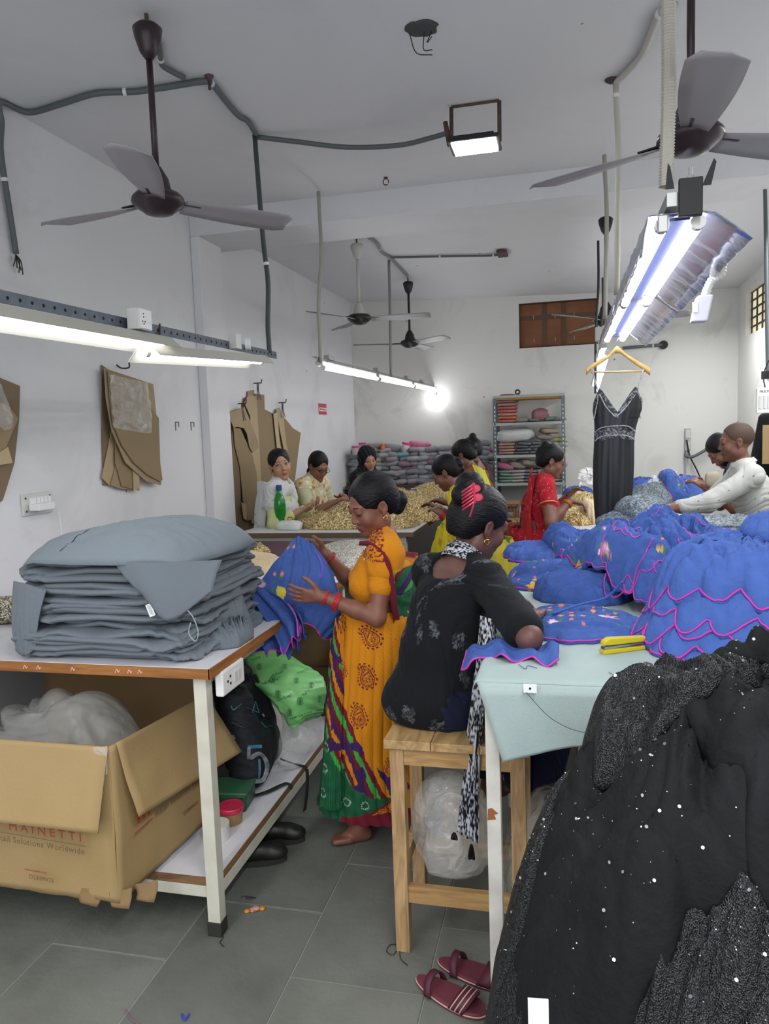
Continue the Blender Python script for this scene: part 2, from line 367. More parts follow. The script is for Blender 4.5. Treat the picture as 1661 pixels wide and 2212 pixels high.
# right wall with the barred window
wy0, wy1, wz0, wz1 = 8.05, 8.95, PX(1640, 712, XR)[2], PX(1640, 612, XR)[2]
mk('wall_right', *comb(box(XR, XR+.15, YF, wy0, 0, 3.5), box(XR, XR+.15, wy1, YB, 0, 3.5), box(XR, XR+.15, wy0, wy1, 0, wz0), box(XR, XR+.15, wy0, wy1, wz1, 3.5)), M_wallb, kind='structure')
def zceil(x, y):      # the far bay's ceiling sinks a little towards the right back corner
    v = np.clip((y-YBM-.5)/(YB+.1-YBM-.5), 0, 1); return ZC+v*(.045-.195*(x-XL+.15)/(XR-XL+.3))
gx_, gy_ = np.meshgrid(np.linspace(XL-.15, XR+.15, 9), np.r_[YF, np.linspace(YBM+.4, YB+.1, 12)], indexing='ij'); gx_ = gx_.ravel(); gy_ = gy_.ravel()
Vc = np.stack([gx_, gy_, zceil(gx_, gy_)], 1); nV = len(Vc); Fq_ = gridf(9, 13)
mk('ceiling', np.vstack([Vc, Vc+[0, 0, .25]]), np.vstack([Fq_, Fq_[:, ::-1]+nV]), M_ceil, kind='structure')
def PC(px, py, d=.017):
    z = ZC
    for _ in range(6): q = PZ(px, py, z-d); z = float(zceil(q[0], q[1]))
    return PZ(px, py, z-d)
mk('trim_1', *box(XL, XR, YBM, YBM+.5, 3.13, ZC+.02), M_ceil, kind='structure', bevel=.004)     # the beam
mk('trim_2', *box(XL, XL+.07, YBM, YBM+.36, 0, 3.13), M_wall, kind='structure', bevel=.006)      # the pillar under it
mk('baseboard_left', *comb(box(XL, XL+.012, YF, YBM, 0, .1), box(XL, XL+.012, YBM+.6, YB, 0, .1)), mat('skirting', '#6b6c66', .6), kind='structure')
mk('baseboard_back', *box(XL+.012, XR, YB-.012, YB, 0, .1), MATS['skirting'], kind='structure')
# floor: grout bed and stone slabs
M_grout = mat('grout', '#8f9088', .9, bump=(60, .3))
fl = mk('floor', *box(XL-.1, XR+.1, YF, YB+.1, -.12, -.0035), M_grout, kind='structure')
M_slab = [mat('stone_slab_%s' % s, c, .55, bump=(35, .22, 6), vary=(3.2, v, .9)) for s, c, v in (('grey', '#71746f', '#5c5f5a'), ('green', '#6d706a', '#595c56'), ('pale', '#777a73', '#63665f'))]
rnd = random.Random(4)
xs = [-.42-.425*k for k in range(-6, 6)]; xs.sort()
sv, sf = None, None
bases = []
for m in M_slab:
    V, Fc = box(0, .421, 0, .626, -.03, 0); V[4:, 2] += 0
    bases.append((V, Fc, m))
protos = []
for k, x in enumerate(xs):
    off = 2.026 if k % 2 == 0 else 2.345
    j0 = -6
    for j in range(j0, 12):
        y = off+j*.63
        x0 = max(x+.002, XL); x1 = min(x+.423, XR); y0 = max(y+.002, YF); y1 = min(y+.628, YB)
        if x1-x0 < .05 or y1-y0 < .05: continue
        mi = rnd.randrange(3); dz = rnd.uniform(-.0015, .0008)
        full = abs(x1-x0-.421) < 1e-6 and abs(y1-y0-.626) < 1e-6
        if full and len(protos) > mi and protos[mi]:
            o = protos[mi].copy(); COL.objects.link(o); o.location = (x0, y0, dz)
        else:
            V, Fc = box(0, x1-x0, 0, y1-y0, -.03, 0)
            me = bpy.data.meshes.new('stone_slab'); me.from_pydata([tuple(v) for v in V], [], Fc); me.materials.append(M_slab[mi])
            o = bpy.data.objects.new('stone_slab', me); COL.objects.link(o); o.parent = fl; o.location = (x0, y0, dz)
            bv = o.modifiers.new('bevel', 'BEVEL'); bv.width = .002; bv.segments = 1
            if full:
                while len(protos) <= mi: protos.append(None)
                protos[mi] = o
# boarded vent, window
M_board = mat('brown_board', '#8a5b3c', .7, vary=(4, '#744a30', .7)); M_tape = mat('brown_tape', '#5c4030', .35)
v = thing('window_1', None, None, (vx0, YB+.06, vz0)); tag(v, kind='structure')
mk('board', *box(vx0, vx1, YB+.05, YB+.07, vz0, vz1), M_board, v)
for bx_ in (.30, .52): mk('tape_strip', *cbox((vx0+bx_, YB+.048, (vz0+vz1)/2), (.055, .003, vz1-vz0)), M_tape, v)
mk('tape_strip', *cbox(((vx0+vx1)/2, YB+.046, vz1-.17), (vx1-vx0, .003, .05), 0), M_tape, v)
for s_ in (.17, .42, .64):
    for zz in (.09, .36): mk('staple', *cbox((vx0+s_, YB+.045, vz0+zz), (.006, .003, .05)), mat('bright_thread', '#c9b7a0', .5), v)
mk('vent_frame', *comb(box(vx0, vx1, YB, YB+.09, vz0, vz0+.012), box(vx0, vx0+.012, YB, YB+.09, vz0, vz1), box(vx0, vx1, YB, YB+.09, vz1-.012, vz1)), mat('dark_edge', '#4a3226', .8), v)
v = thing('window_2', None, None, (XR+.08, (wy0+wy1)/2, wz0)); tag(v, kind='structure')
M_bar = mat('window_bar', '#4a443c', .6, metal=.3)
M_glass = mat('frosted_pane', '#d9cfae', .4, emit=('#f3ecc9', .55))
nY, nZ = 4, 5
for i in range(nY):
    for j in range(nZ):
        a0 = wy0+(wy1-wy0)*i/nY; a1 = wy0+(wy1-wy0)*(i+1)/nY; c0 = wz0+(wz1-wz0)*j/nZ; c1 = wz0+(wz1-wz0)*(j+1)/nZ
        mk('pane', *box(XR+.07, XR+.075, a0, a1, c0, c1), M_glass, v)
for i in range(nY+1): yy = wy0+(wy1-wy0)*i/nY; mk('bar', *cbox((XR+.06, yy, (wz0+wz1)/2), (.014, .016, wz1-wz0)), M_bar, v)
for j in range(nZ+1): zz = wz0+(wz1-wz0)*j/nZ; mk('bar', *cbox((XR+.055, (wy0+wy1)/2, zz), (.014, wy1-wy0, .016)), M_bar, v)
# holes, hooks in the ceiling
M_dark = mat('dark_hole', '#3b3836', .9); M_iron = mat('old_iron', '#4a403c', .6, metal=.5, vary=(30, '#7a5a44', .6))
p = PZ(910, 60, ZC)
V, Fc = lathe([(.0, -.012), (.05, -.01), (.062, -.002), (.064, .0)], (0, 0, 0), 18); V[:, 0] *= 1.1; V = V+np.stack([.012*gn(V*40), .012*gn(V*40+9), 0*V[:, 0]], 1)
hb = thing('ceiling_hole', 'broken open electrical hole in the ceiling with wires hanging out', 'fitting', (p[0], p[1], ZC))
mk('rim', V+np.array([p[0], p[1], ZC]), Fc, mat('broken_plaster', '#4c4b4c', .95, bump=(60, .8)), hb)
for dx, dy, l in ((-.05, .02, .12), (.01, .04, .10), (.04, .05, .05)):
    q = np.array([p[0]+dx, p[1]+dy*.3, ZC-.012]); e = np.array([p[0]+.045, p[1]-.02, ZC-l])
    mk('wire', *tube(smoothpath([q, (q+e)/2+[-.02, 0, -.03], e]), .0022, 5), mat('black_wire', '#2b2728', .5), hb)
p = PZ(833, 383, ZC); t_ = thing('ceiling_hook', 'small iron ring hook in the ceiling left of the flood light', 'hook', (p[0], p[1], ZC))
a = np.linspace(-.4, 2*math.pi-.9, 18)
mk('plate', *lathe([(.0, 0), (.014, -.001), (.014, -.004), (0, -.005)], p, 10), M_iron, t_)
mk('ring', *tube(np.stack([p[0]+.018*np.cos(a), 0*a+p[1], p[2]-.028+.02*np.sin(a)], 1), .0035, 6), M_iron, t_)

# ================================================================== CONDUITS
M_gcon = mat('grey_conduit', '#5b6163', .5, bump=(1, .1)); M_bcon = mat('beige_conduit', '#b9b6ab', .5); M_clip = mat('white_clip', '#d8d8d8', .5)
M_wcon = mat('white_ribbed_conduit', '#c9c8c2', .45)
def ribbed(path, r, n=8, pitch=.008):
    P = np.array(path, float); d = np.r_[0, np.cumsum(np.linalg.norm(np.diff(P, axis=0), axis=1))]
    s = np.arange(0, d[-1], pitch/2); Q = np.stack([np.interp(s, d, P[:, i]) for i in range(3)], 1)
    rr = r*(1+.09*(np.arange(len(s)) % 2*2-1)); return tube(Q, rr, n)
def conduit(label, pts, r, m, clips=(), wob=0., rib=False, ends=None, grp=None):
    # a pipe run with its clips
    P = smoothpath(pts, 8)
    if wob:
        s = np.arange(len(P)); P = P+np.stack([wob*gn(np.stack([s*.13, 0*s+r*999, 0*s], 1)), wob*gn(np.stack([s*.13, 0*s+r*99+7, 0*s], 1)), 0*s], 1)*np.sin(np.linspace(0, math.pi, len(P)))[:, None]
    t = thing('conduit_pipe', label, 'conduit', P[0], grp)
    mk('pipe', *(ribbed(P, r) if rib else tube(P, r, 10)), m, t, smooth=not rib)
    for i in clips:
        k = int(i*(len(P)-1)); d = P[min(k+1, len(P)-1)]-P[max(k-1, 0)]; d /= np.linalg.norm(d)
        mk('clip', *tube([P[k]-d*.008, P[k]+d*.008], r*1.25, 10), M_clip, t)
    return t
zc = ZC-.017
def W3(px, py, dz=0): q = PZ(px, py, zc-dz); return q
a0 = PX(2, 258, XL+.03); a0 = np.array([XL+.04, 3.2, zc])
conduit('grey conduit over the ceiling from the left wall to the drop corner', [PX(35, 548, XL+.02), PX(20, 450, XL+.02), PX(2, 330, XL+.02), [XL+.02, 3.22, 3.2], a0, W3(60, 243), W3(130, 225), W3(207, 202), W3(290, 198), W3(360, 188), W3(437, 176), W3(458, 182), W3(490, 222), W3(515, 250), W3(535, 262), W3(552, 288)], .014, M_gcon, (.10, .52, .73), .0)
# ragged cable end on the left wall
q = PX(34, 550, XL+.02); t_ = thing('cable_stub', 'frayed wire ends hanging from the grey conduit end on the left wall', 'cable', q)
for k in range(5): mk('wire', *tube(smoothpath([q, q+[.01, .01*(k-2), -.03], q+[.012*(k % 3), .012*(k-2), -.06-.008*k]]), .003, 5), MATS['black_wire'], t_)
pL = W3(550, 292); pLe = PX(582, 762, -1.55)
conduit('dark grey conduit dropping from the ceiling corner to the near tube rail', [pL, pL*.6+pLe*.4+[.005, 0, 0], pL*.35+pLe*.65+[.02, 0, 0], pLe*.9+pL*.1, pLe], .013, mat('dark_conduit', '#3e4346', .45), (.45,), .01)
conduit('grey conduit sagging along the ceiling from the corner to the flood light', [W3(556, 296), W3(640, 306, .02), W3(750, 318, .05), W3(860, 314, .07), W3(930, 298, .06), W3(978, 284, .05)], .013, M_gcon, (), 0)
conduit('short grey conduit from the near fan canopy to the bent clamp', [PZ(342, 92, zc), PZ(346, 115, zc), PZ(350, 140, zc), PZ(372, 155, zc), PZ(398, 168, zc)], .012, M_gcon, (.4,))
q = PZ(452, 172, zc); t_ = thing('ceiling_clamp', 'rusty hook clamp holding the grey conduit bend', 'hook', (q[0], q[1], ZC)); mk('stud', *tube([(q[0], q[1], ZC), (q[0], q[1], ZC-.06)], .007, 6), M_iron, t_); mk('cup', *lathe([(.022, ZC), (.008, ZC-.025)], (q[0], q[1], 0), 10), M_iron, t_)
cA = PZ(688, 414, zc); cAe = PX(693, 783, -1.56)
conduit('beige conduit hanging straight down to the near end of the middle tube row', [cA, cA*.6+cAe*.4+[.012, 0, 0], cA*.3+cAe*.7+[-.01, 0, 0], cAe], .012, mat('dull_beige_conduit', '#9a988f', .5), (), .012)
cB = PC(840, 560); cBe = PX(845, 815, -1.57)
conduit('grey conduit dropping to the middle of the middle tube row', [cB, cB*.5+cBe*.5, cBe], .013, mat('mid_grey_conduit', '#7c7d7c', .5), (.05,), .008)
conduit('pale conduit coming from behind the beam to the drop over the middle tube row', [PC(795, 512), PC(815, 527), PC(825, 545), PC(842, 556), PC(860, 575), PC(880, 596)], .013, mat('mid_grey_conduit'), (.3,))
conduit('dark cable run across the far ceiling ending in a junction', [PC(845, 556), PC(900, 555), PC(1000, 553), PC(1060, 552), PC(1095, 548)], .010, M_gcon, (.4, .8))
q = PC(1085, 548, .02); mk('junction_plate', *cbox(q, (.09, .22, .02)), M_iron, label='small dark junction plate at the end of the far ceiling cable', cat='fitting')
# right-hand drops
dA = PZ(1330, 178, zc); dAe = np.array([dA[0]+.0, dA[1], 2.30])
conduit('beige conduit along the ceiling at the upper right bending to the first drop', [PZ(1460, 8, zc), PZ(1425, 30, zc), PZ(1405, 75, zc), PZ(1385, 120, zc), PZ(1350, 160, zc), dA], .015, M_bcon, (.2,))
conduit('beige conduit dropping to the far half of the bright twin tube fixture', [dA, dA*.5+dAe*.5+[.008, 0, 0], dAe], .014, M_bcon, (.1,), .012)
q = dA; mk('ceiling_clamp', *lathe([(.03, ZC), (.03, ZC-.006), (.01, ZC-.02)], (q[0]-.02, q[1], 0), 12), M_iron, label='round rusty ceiling clamp where the first right drop starts', cat='hook')
q = PZ(1305, 335, zc); conduit('dull conduit dropping from the ceiling just before the beam on the right', [q, [q[0]+.012, q[1], 2.8], [q[0], q[1], 2.32]], .013, MATS['dull_beige_conduit'], (), .012)
conduit('thick beige ribbed conduit dropping to the near end of the bright twin tube fixture', [(.26, 2.26, ZC), (.28, 2.26, 2.9), (.285, 2.26, 2.6), (.28, 2.27, 2.31)], .019, M_bcon, (), .0, rib=True)

# ================================================================== FANS
M_brown = mat('brown_fan_enamel', '#2e2228', .32, vary=(14, '#3d3036', .6)); M_black = mat('black_enamel', '#1f1f22', .35); M_wfan = mat('white_fan_enamel', '#b9b8b2', .4); M_blade = mat('dull_blade', '#8c8b8d', .5)
def fan(label, top, zmot, ang, m_rod, m_can, m_bell, m_disc, m_blade, R=.58, sc_=1.):
    t = thing('ceiling_fan', label, 'fan', top)
    x, y, z = top
    mk('hook', *tube([(x, y, z), (x, y, z-.05)], .008, 6), M_iron, t)
    mk('canopy', *lathe([(.002, z-.035), (.040, z-.04), (.056, z-.055), (.05, z-.09), (.034, z-.14), (.016, z-.165), (.002, z-.17)], (x, y, 0)), m_can, t, smooth=True)
    mk('rod', *tube([(x, y, z-.15), (x, y, zmot+.1)], .0125, 12), m_rod, t, smooth=True)
    mk('bell', *lathe([(.002, zmot+.13), (.02, zmot+.13), (.028, zmot+.115), (.045, zmot+.085), (.052, zmot+.05), (.056, zmot+.045), (.058, zmot+.03), (.04, zmot+.02)], (x, y, 0)), m_bell, t, smooth=True)
    mk('motor', *lathe([(.05, zmot+.03), (.085, zmot+.028), (.1, zmot+.012), (.103, zmot-.004), (.094, zmot-.014), (.09, zmot-.02), (.06, zmot-.04), (.055, zmot-.045), (.03, zmot-.052), (.002, zmot-.054)], (x, y, 0), 36), m_disc, t, smooth=True)
    for k in range(3):
        a = ang+k*2*math.pi/3
        n = 14; s = np.linspace(0, 1, n); r = .10+s*(R-.10); wv = .045+.045*np.sin(np.clip(s*1.25, 0, 1)*math.pi/2)*(1-.12*s)
        cam_ = .010
        V = []
        for tt in (-1, -.4, .4, 1):
            for i in range(n):
                wd = wv[i]*(1-max(0, s[i]-.93)*6*abs(tt)); V.append((r[i], tt*wd*.9, zmot-.004-tt*cam_*1.3-(tt*tt)*.004))
        V = rotz(np.array(V), a)+np.array([x, y, 0]); Fq = [(p*n+i, p*n+i+1, (p+1)*n+i+1, (p+1)*n+i) for p in range(3) for i in range(n-1)]
        bl = mk('blade', V, Fq, m_blade, t, smooth=True, solid=.003)
        mk('blade_iron', *beam_between((x+.06*math.cos(a), y+.06*math.sin(a), zmot-.0), (x+.17*math.cos(a), y+.17*math.sin(a), zmot-.002), .035, .005), m_disc, bl)
    return t
p = PZ(316, 30, ZC); zm = PY(340, 436, p[1])[2]
fan('dark brown ceiling fan on a long rod at the near left', (p[0], p[1], ZC), zm, math.radians(50), M_brown, M_brown, M_brown, M_brown, mat('brown_blade', '#a09ca0', .5))
yF = 2.66; q = PY(1491, 298, yF); fan('dark brown ceiling fan at the upper right corner', (q[0], yF, ZC), q[2], math.radians(28), M_brown, M_brown, M_brown, M_brown, mat('brown_blade'))
p = PC(770, 516, .0); zm = PY(774, 688, p[1])[2]
fan('white-belled far fan with a black motor just behind the beam', tuple(p), zm, math.radians(5), M_wfan, M_wfan, M_wfan, M_black, M_blade, R=.6)
p = PC(881, 600, .0); zm = PY(885, 741, p[1])[2]
fan('small black ceiling fan nearest the back wall', tuple(p), zm, math.radians(80), M_black, M_black, M_black, M_black, M_blade, R=.6)
p = PC(1308, 458, .0); zm = PY(1308, 690, p[1])[2]
fan('black ceiling fan half hidden behind the bright twin tube fixture', tuple(p), zm, math.radians(-8), M_black, M_black, M_black, M_black, M_blade, R=.6)

# ================================================================== LAMPS
M_tube = mat('tube_glow', '#ffffff', .5, emit=('#fbfcff', TUBE)); M_cap = mat('lamp_cap', '#c8c8c6', .5); M_refl = mat('cream_reflector', '#b5b3aa', .45)
M_steel = mat('blue_grey_angle', '#525a66', .45, metal=.3, vary=(25, '#6a717b', .6)); M_hole = mat('punched_hole', '#191b20', .9); M_box = mat('switch_box_plastic', '#d0d0cd', .4)
M_foil = mat('silver_foil', '#c3c5da', .2, metal=.85, bump=(9, .6, 4)); M_galv = mat('galvanised', '#9c9d9c', .45, metal=.4)
def lamp_tube(parent, a, b, r=.013, w_=None, up=.02):
    a = np.array(a, float); b = np.array(b, float); d = (b-a)/np.linalg.norm(b-a)
    tb = mk('tube', *tube([a, b], r, 10), M_tube, parent, smooth=True)
    mk('end_cap', *tube([a-d*.02, a+d*.006], r*1.15, 10), M_cap, parent); mk('end_cap', *tube([b-d*.006, b+d*.02], r*1.15, 10), M_cap, parent)
    return tb
def rail(parent, a, b, w_=.035, holes=0, side=(1, 0, 0), m=None):
    a = np.array(a, float); b = np.array(b, float); m = m or M_steel; d = b-a
    V1, F1 = beam_between(a, b, .003, w_); V2, F2 = beam_between(a+[-.016, 0, w_/2], b+[-.016, 0, w_/2], .034, .003)
    r = mk('rail', *comb((V1, F1), (V2, F2)), m, parent)
    if holes:
        P_ = []
        for k in range(holes):
            c = a+d*(k+.5)/holes; P_.append(tube([c+[.0016, 0, 0], c+[.0026, 0, 0]], .0055, 8))
        h = mk('punched_hole', *comb(*P_), M_hole, r); tag(h, kind='stuff')
    return r
def swbox(parent, c, s, name='switch_box', face=None, m=None):
    b = mk(name, *cbox(c, s), m or M_box, parent, bevel=.003); return b
# -- near left
A = PX(-160, 606, -1.55); B = PX(597, 768, -1.55)
tl = thing('tube_light_rail', 'perforated blue-grey rail with two tube lamps hanging at the left wall side', 'tube light', B)
rail(tl, A, B, .036, 46)
q = PX(290, 692, -1.53); bxx = swbox(tl, q+[.02, 0, 0], (.05, .085, .075))
mk('socket_plate', *cbox(q+[.047, 0, 0], (.004, .075, .068)), mat('bright_plate', '#e3e4e4', .35), bxx)
for dy, dz in ((-.018, .018), (-.018, .006), (-.026, -.01), (-.010, -.01), (-.018, -.018)): mk('pin_hole', *tube([q+[.049, dy, dz], q+[.0505, dy, dz]], .0028, 6), M_hole, bxx)
mk('rocker', *cbox(q+[.051, .018, .004], (.005, .016, .03)), mat('bright_plate'), bxx)
q = PX(508, 738, -1.53); swbox(tl, q+[.0, 0, .0], (.04, .06, .07)); mk('round_switch', *tube([q+[.02, .07, -.005], q+[.045, .08, -.005]], .028, 14), mat('bright_plate'), tl)
for k in (240, 395, 570): q = PX(k, 620+.25*k*.9, -1.55)
for a_, b_, dz in (((-170, 655), (350, 745), 0), ((318, 763), (562, 781), 0)):
    a = PX(*a_, -1.52); b = PX(*b_, -1.52)
    lamp_tube(tl, a, b)
    d = b-a; n_ = 2; V = []
    a2, b2 = a-d*.02, b+d*.03
    for e in (a2, b2): V += [e+[-.07, 0, -.03], e+[-.02, 0, .030], e+[.022, 0, .030], e+[.066, 0, -.012]]
    mk('reflector', np.array(V), [(0, 4, 5, 1), (1, 5, 6, 2), (2, 6, 7, 3)], M_refl, tl, solid=.002)
mk('hanger_rod', *tube([PX(345, 700, -1.55), PX(345, 745, -1.53)], .004, 6), M_iron, tl)
# -- middle row
A = PX(684, 787, -1.575); B = PX(941, 842, -1.575)
tm = thing('tube_light_rail', 'galvanised rail with three end-to-end tube lamps over the gold sequin table', 'tube light', A)
rail(tm, A+[0, 0, .035], B+[0, 0, .035], .03, 30, m=M_galv)
for k in range(3):
    d = B-A; a = A+d*(k/3+.01); b = A+d*((k+1)/3-.01); lamp_tube(tm, a+[.03, 0, -.02], b+[.03, 0, -.02], .014)
    mk('housing', *beam_between(a+[0, 0, .01], b+[0, 0, .01], .05, .03), M_cap, tm)
for f_ in (.06, .35, .62, .8): mk('choke_box', *cbox(A+(B-A)*f_+[0, 0, .062], (.04, .12, .03)), M_galv, tm)
q = PY(942, 862, 9.27)
bl = thing('bulb_lamp', 'small round bulb glowing on the back wall by the middle tube row end', 'bulb', q)
mk('bulb', *lathe([(0, -.035), (.02, -.03), (.033, -.01), (.033, .008), (.018, .03), (.012, .045), (0, .045)], q, 16), mat('bulb_glow', '#ffffff', .5, emit=('#ffffff', 60)), bl, smooth=True)
mk('holder', *lathe([(0, .042), (.018, .042), (.02, .085), (0, .09)], q, 12), M_galv, bl)
mk('wire', *tube([q+[0, 0, .085], q+[0, .02, .16]], .004, 5), MATS['black_wire'], bl)
# -- bright twin fixture over the blue pile
xc, zt = .31, 2.19
tr = thing('twin_tube_fixture', 'bright twin tube fixture with crinkled silver foil wings over the blue pile', 'tube light', (xc, 2.0, zt))
mk('rail', *beam_between((xc-.01, 2.17, zt+.06), (xc-.01, 4.95, zt+.06), .06, .035), M_galv, tr)
for s0, s1 in ((2.2, 3.45), (3.5, 4.82)):
    for dx in (-.05, .04): lamp_tube(tr, (xc+dx, s0, zt), (xc+dx, s1, zt), .017)
    for sgn in (-1, 1):
        u_ = np.linspace(0, 1, 30); prof = np.array([(.0, .03), (.05, .03), (.085, .02), (.13, -.015), (.175, -.05)]) if sgn > 0 else np.array([(.0, .03), (.05, .03), (.085, .03), (.094, -.02), (.102, -.075)])
        V = []
        for uu in u_:
            for px_, pz_ in prof: V.append((xc+sgn*px_, s0-.01+uu*(s1-s0+.02), zt+pz_))
        V = np.array(V); V += .007*np.stack([gn(V*14), 0*V[:, 0], gn(V*17+5)], 1)*(np.abs(V[:, :1]-xc) > .06)
        mk('foil_wing', V, gridf(30, 5), M_foil, tr, smooth=True, solid=.0015)
mk('centre_strip', *box(xc-.03, xc+.022, 2.2, 4.82, zt+.012, zt+.02), mat('blue_strip', '#2b3768', .5), tr)
mk('end_bracket', *cbox((xc+.015, 2.15, zt+.055), (.058, .02, .095)), mat('black_steel', '#08080b', .6), tr, bevel=.002)
for dx, tilt in ((-.045, -.01), (.045, .012)): mk('angle_iron', *prism([(0, 0), (.022, 0), (.022+tilt, .055), (.016+tilt, .065)], (xc+dx, 2.16, zt+.085), (1, 0, 0), (0, 0, 1), (0, .004, 0)), MATS['black_steel'], tr)
mk('bolt', *comb(tube([(xc+.015, 2.15, zt+.10), (xc+.015, 2.15, zt+.13)], .005, 8), tube([(xc+.015, 2.15, zt+.10), (xc+.015, 2.15, zt+.109)], .010, 6)), M_galv, tr)
mk('starter', *cbox((xc-.05, 2.17, zt+.0), (.026, .01, .045)), M_galv, tr, bevel=.003)
# pendant switch
P0 = np.array([xc+.19, 2.75, zt+.03]); q = PY(1515, 668, 2.75)
pend = thing('pendant_switch', 'white pendant switch box hanging on a ribbed conduit beside the foil wing', 'switch', q)
mk('ribbed_conduit', *ribbed(smoothpath([(xc+.1, 2.75, zt+.07), P0+[.0, 0, .02], P0+[.015, 0, -.06], q+[.03, 0, .09], q+[.008, 0, .035]], 10), .014, 10, .009), M_wcon, pend)
V, Fc = cbox((0, 0, 0), (.05, .05, .085)); tl_ = .22
V = np.stack([V[:, 0]+V[:, 2]*tl_, V[:, 1], V[:, 2]], 1)+q
mk('switch_body', V, Fc, mat('lilac_plastic', '#c4c3cc', .4), pend, bevel=.005)
mk('rocker', *cbox(q+[-.024, -.0255, .004], (.016, .006, .034)), mat('bright_plate'), pend)
# -- far right row over the back table
A = PY(1312, 762, 5.6); B = PY(1289, 842, 8.3)
ts = thing('tube_light_rail', 'far tube row seen through the wooden hanger', 'tube light', A)
lamp_tube(ts, A, A*.5+B*.5+[0, -.03, 0], .018); lamp_tube(ts, A*.5+B*.5+[0, .03, 0], B, .018)
mk('rail', *beam_between(A+[-.03, 0, .05], B+[-.03, 0, .05], .05, .03), M_galv, ts)
q = PY(1298, 722, 5.3); jb = swbox(ts, q, (.075, .06, .09), 'junction_box', m=mat('grey_plastic', '#a9aaa6', .5))
conduit('dark conduit running along the back wall right of the hanger to a hole', [PY(1345, 752, 9.27), PY(1390, 748, 9.27), PY(1430, 745, 9.27)], .018, M_gcon, (.8,))
q = PY(1433, 745, 9.27); V, Fc = lathe([(0, -.012), (.05, -.01), (.05, 0)], (0, 0, 0), 10); mk('cable_hole', V[:, [0, 2, 1]]+q, Fc, M_dark, label='dark ragged cable hole in the back wall right of the hanger', cat='fitting')
for x_, l_ in ((1287, 'black cable hanging left of the dull right-hand conduit drop'), (1297, 'second black cable hanging beside the junction box')):
    a = PY(x_+5, 520 if x_ < 1290 else 600, 5.9); b = PY(x_, 715, 5.9); b2 = PY(x_-1, 850, 5.9) if x_ < 1290 else b
    mk('hanging_cable', *tube(smoothpath([a, (a+b)/2+[.01, 0, 0], b, b2]), .009, 8), MATS['black_wire'], label=l_, cat='cable')
# -- flood light
q = PZ(1026, 318, 3.07)
fd = thing('flood_light', 'square white flood light on a ceiling bracket', 'flood light', (q[0], q[1], 3.07))
X0, Y0 = q[0], q[1]
mk('glow_panel', *cbox((X0, Y0, 3.07), (.215, .17, .006)), mat('flood_glow', '#ffffff', .5, emit=('#f4fff8', 40)), fd)
mk('housing', *comb(cbox((X0, Y0, 3.083), (.25, .2, .02)), cbox((X0, Y0, 3.10), (.2, .15, .02))), M_black, fd, bevel=.004)
for sx in (-1, 1): mk('bracket_arm', *beam_between((X0+sx*.12, Y0+.02, 3.09), (X0+sx*.12, Y0+.05, ZC-.005), .02, .004), M_iron, fd)
mk('bracket_bar', *beam_between((X0-.12, Y0+.05, ZC-.005), (X0+.12, Y0+.05, ZC-.005), .02, .006), M_iron, fd)
mk('cable_gland', *tube([(X0-.15, Y0+.03, 3.22), (X0-.13, Y0+.02, 3.1)], .012, 8), M_iron, fd)
# ================================================================== WALL ITEMS
M_card = mat('pattern_card', '#a08c6e', .7, vary=(5, '#8d7a5e', .6)); M_cardd = mat('pattern_card_dark', '#7c6a54', .8); M_plast = film('clear_plastic', '#eef2f2', .22)
CN = [0]
def card(label, poly, y_off, m=None, t=.004, grp='card patterns on the left wall', lean=0.):
    """a card pattern hanging on the left wall; poly in picture pixels, y_off = distance from the wall"""
    P = [PX(px, py, XL+y_off) for px, py in poly]; P = np.array(P); n = len(P)
    if lean: P[:, 0] += lean*(P[:, 2].max()-P[:, 2])
    V = np.vstack([P, P+[t, 0, 0]]); Fc = [tuple(range(n)), tuple(range(n, 2*n))[::-1]]+[(i, n+i, n+(i+1) % n, (i+1) % n) for i in range(n)]
    CN[0] += 1
    return mk('card_pattern', V, Fc, m or [M_card, mat('card_b', '#8d7a5c', .75), mat('card_c', '#b09b7b', .75)][CN[0] % 3], label=label, cat='pattern card', group=None)
card('dark card pattern at the very back of the near left bundle', [(218, 788), (236, 800), (262, 1000), (250, 1050), (222, 1048), (219, 900)], .006, M_cardd)
card('narrow card pattern with its straight tail showing lower left of the near bundle', [(232, 800), (250, 805), (262, 1050), (236, 1050), (219, 1032), (240, 930)], .014)
card('long card pattern fanned to the left in the near bundle', [(236, 805), (262, 810), (290, 1058), (258, 1056), (238, 1048), (262, 960)], .022)
card('card pattern with square foot in the middle of the near bundle', [(250, 810), (300, 830), (300, 1060), (262, 1050), (248, 1000)], .030)
card('card pattern strip hanging under the curved edge in the near bundle', [(284, 960), (300, 1010), (300, 1055), (288, 1060)], .038)
card('second card pattern from the front of the near bundle with curved edge', [(224, 795), (330, 830), (343, 960), (347, 1048), (315, 1040), (270, 1000), (240, 930), (228, 860)], .046)
card('front card pattern with armhole notch and big curved edge behind the plastic sleeve', [(232, 800), (312, 824), (319, 875), (334, 893), (342, 903), (345, 1000), (350, 1037), (345, 1040), (318, 1026), (288, 1000), (262, 962), (243, 915), (236, 860)], .056)
P = np.array([PX(px, py, XL+.064) for px, py in [(233, 808), (316, 826), (315, 870), (328, 925), (310, 936), (280, 930), (243, 924), (240, 870)]])
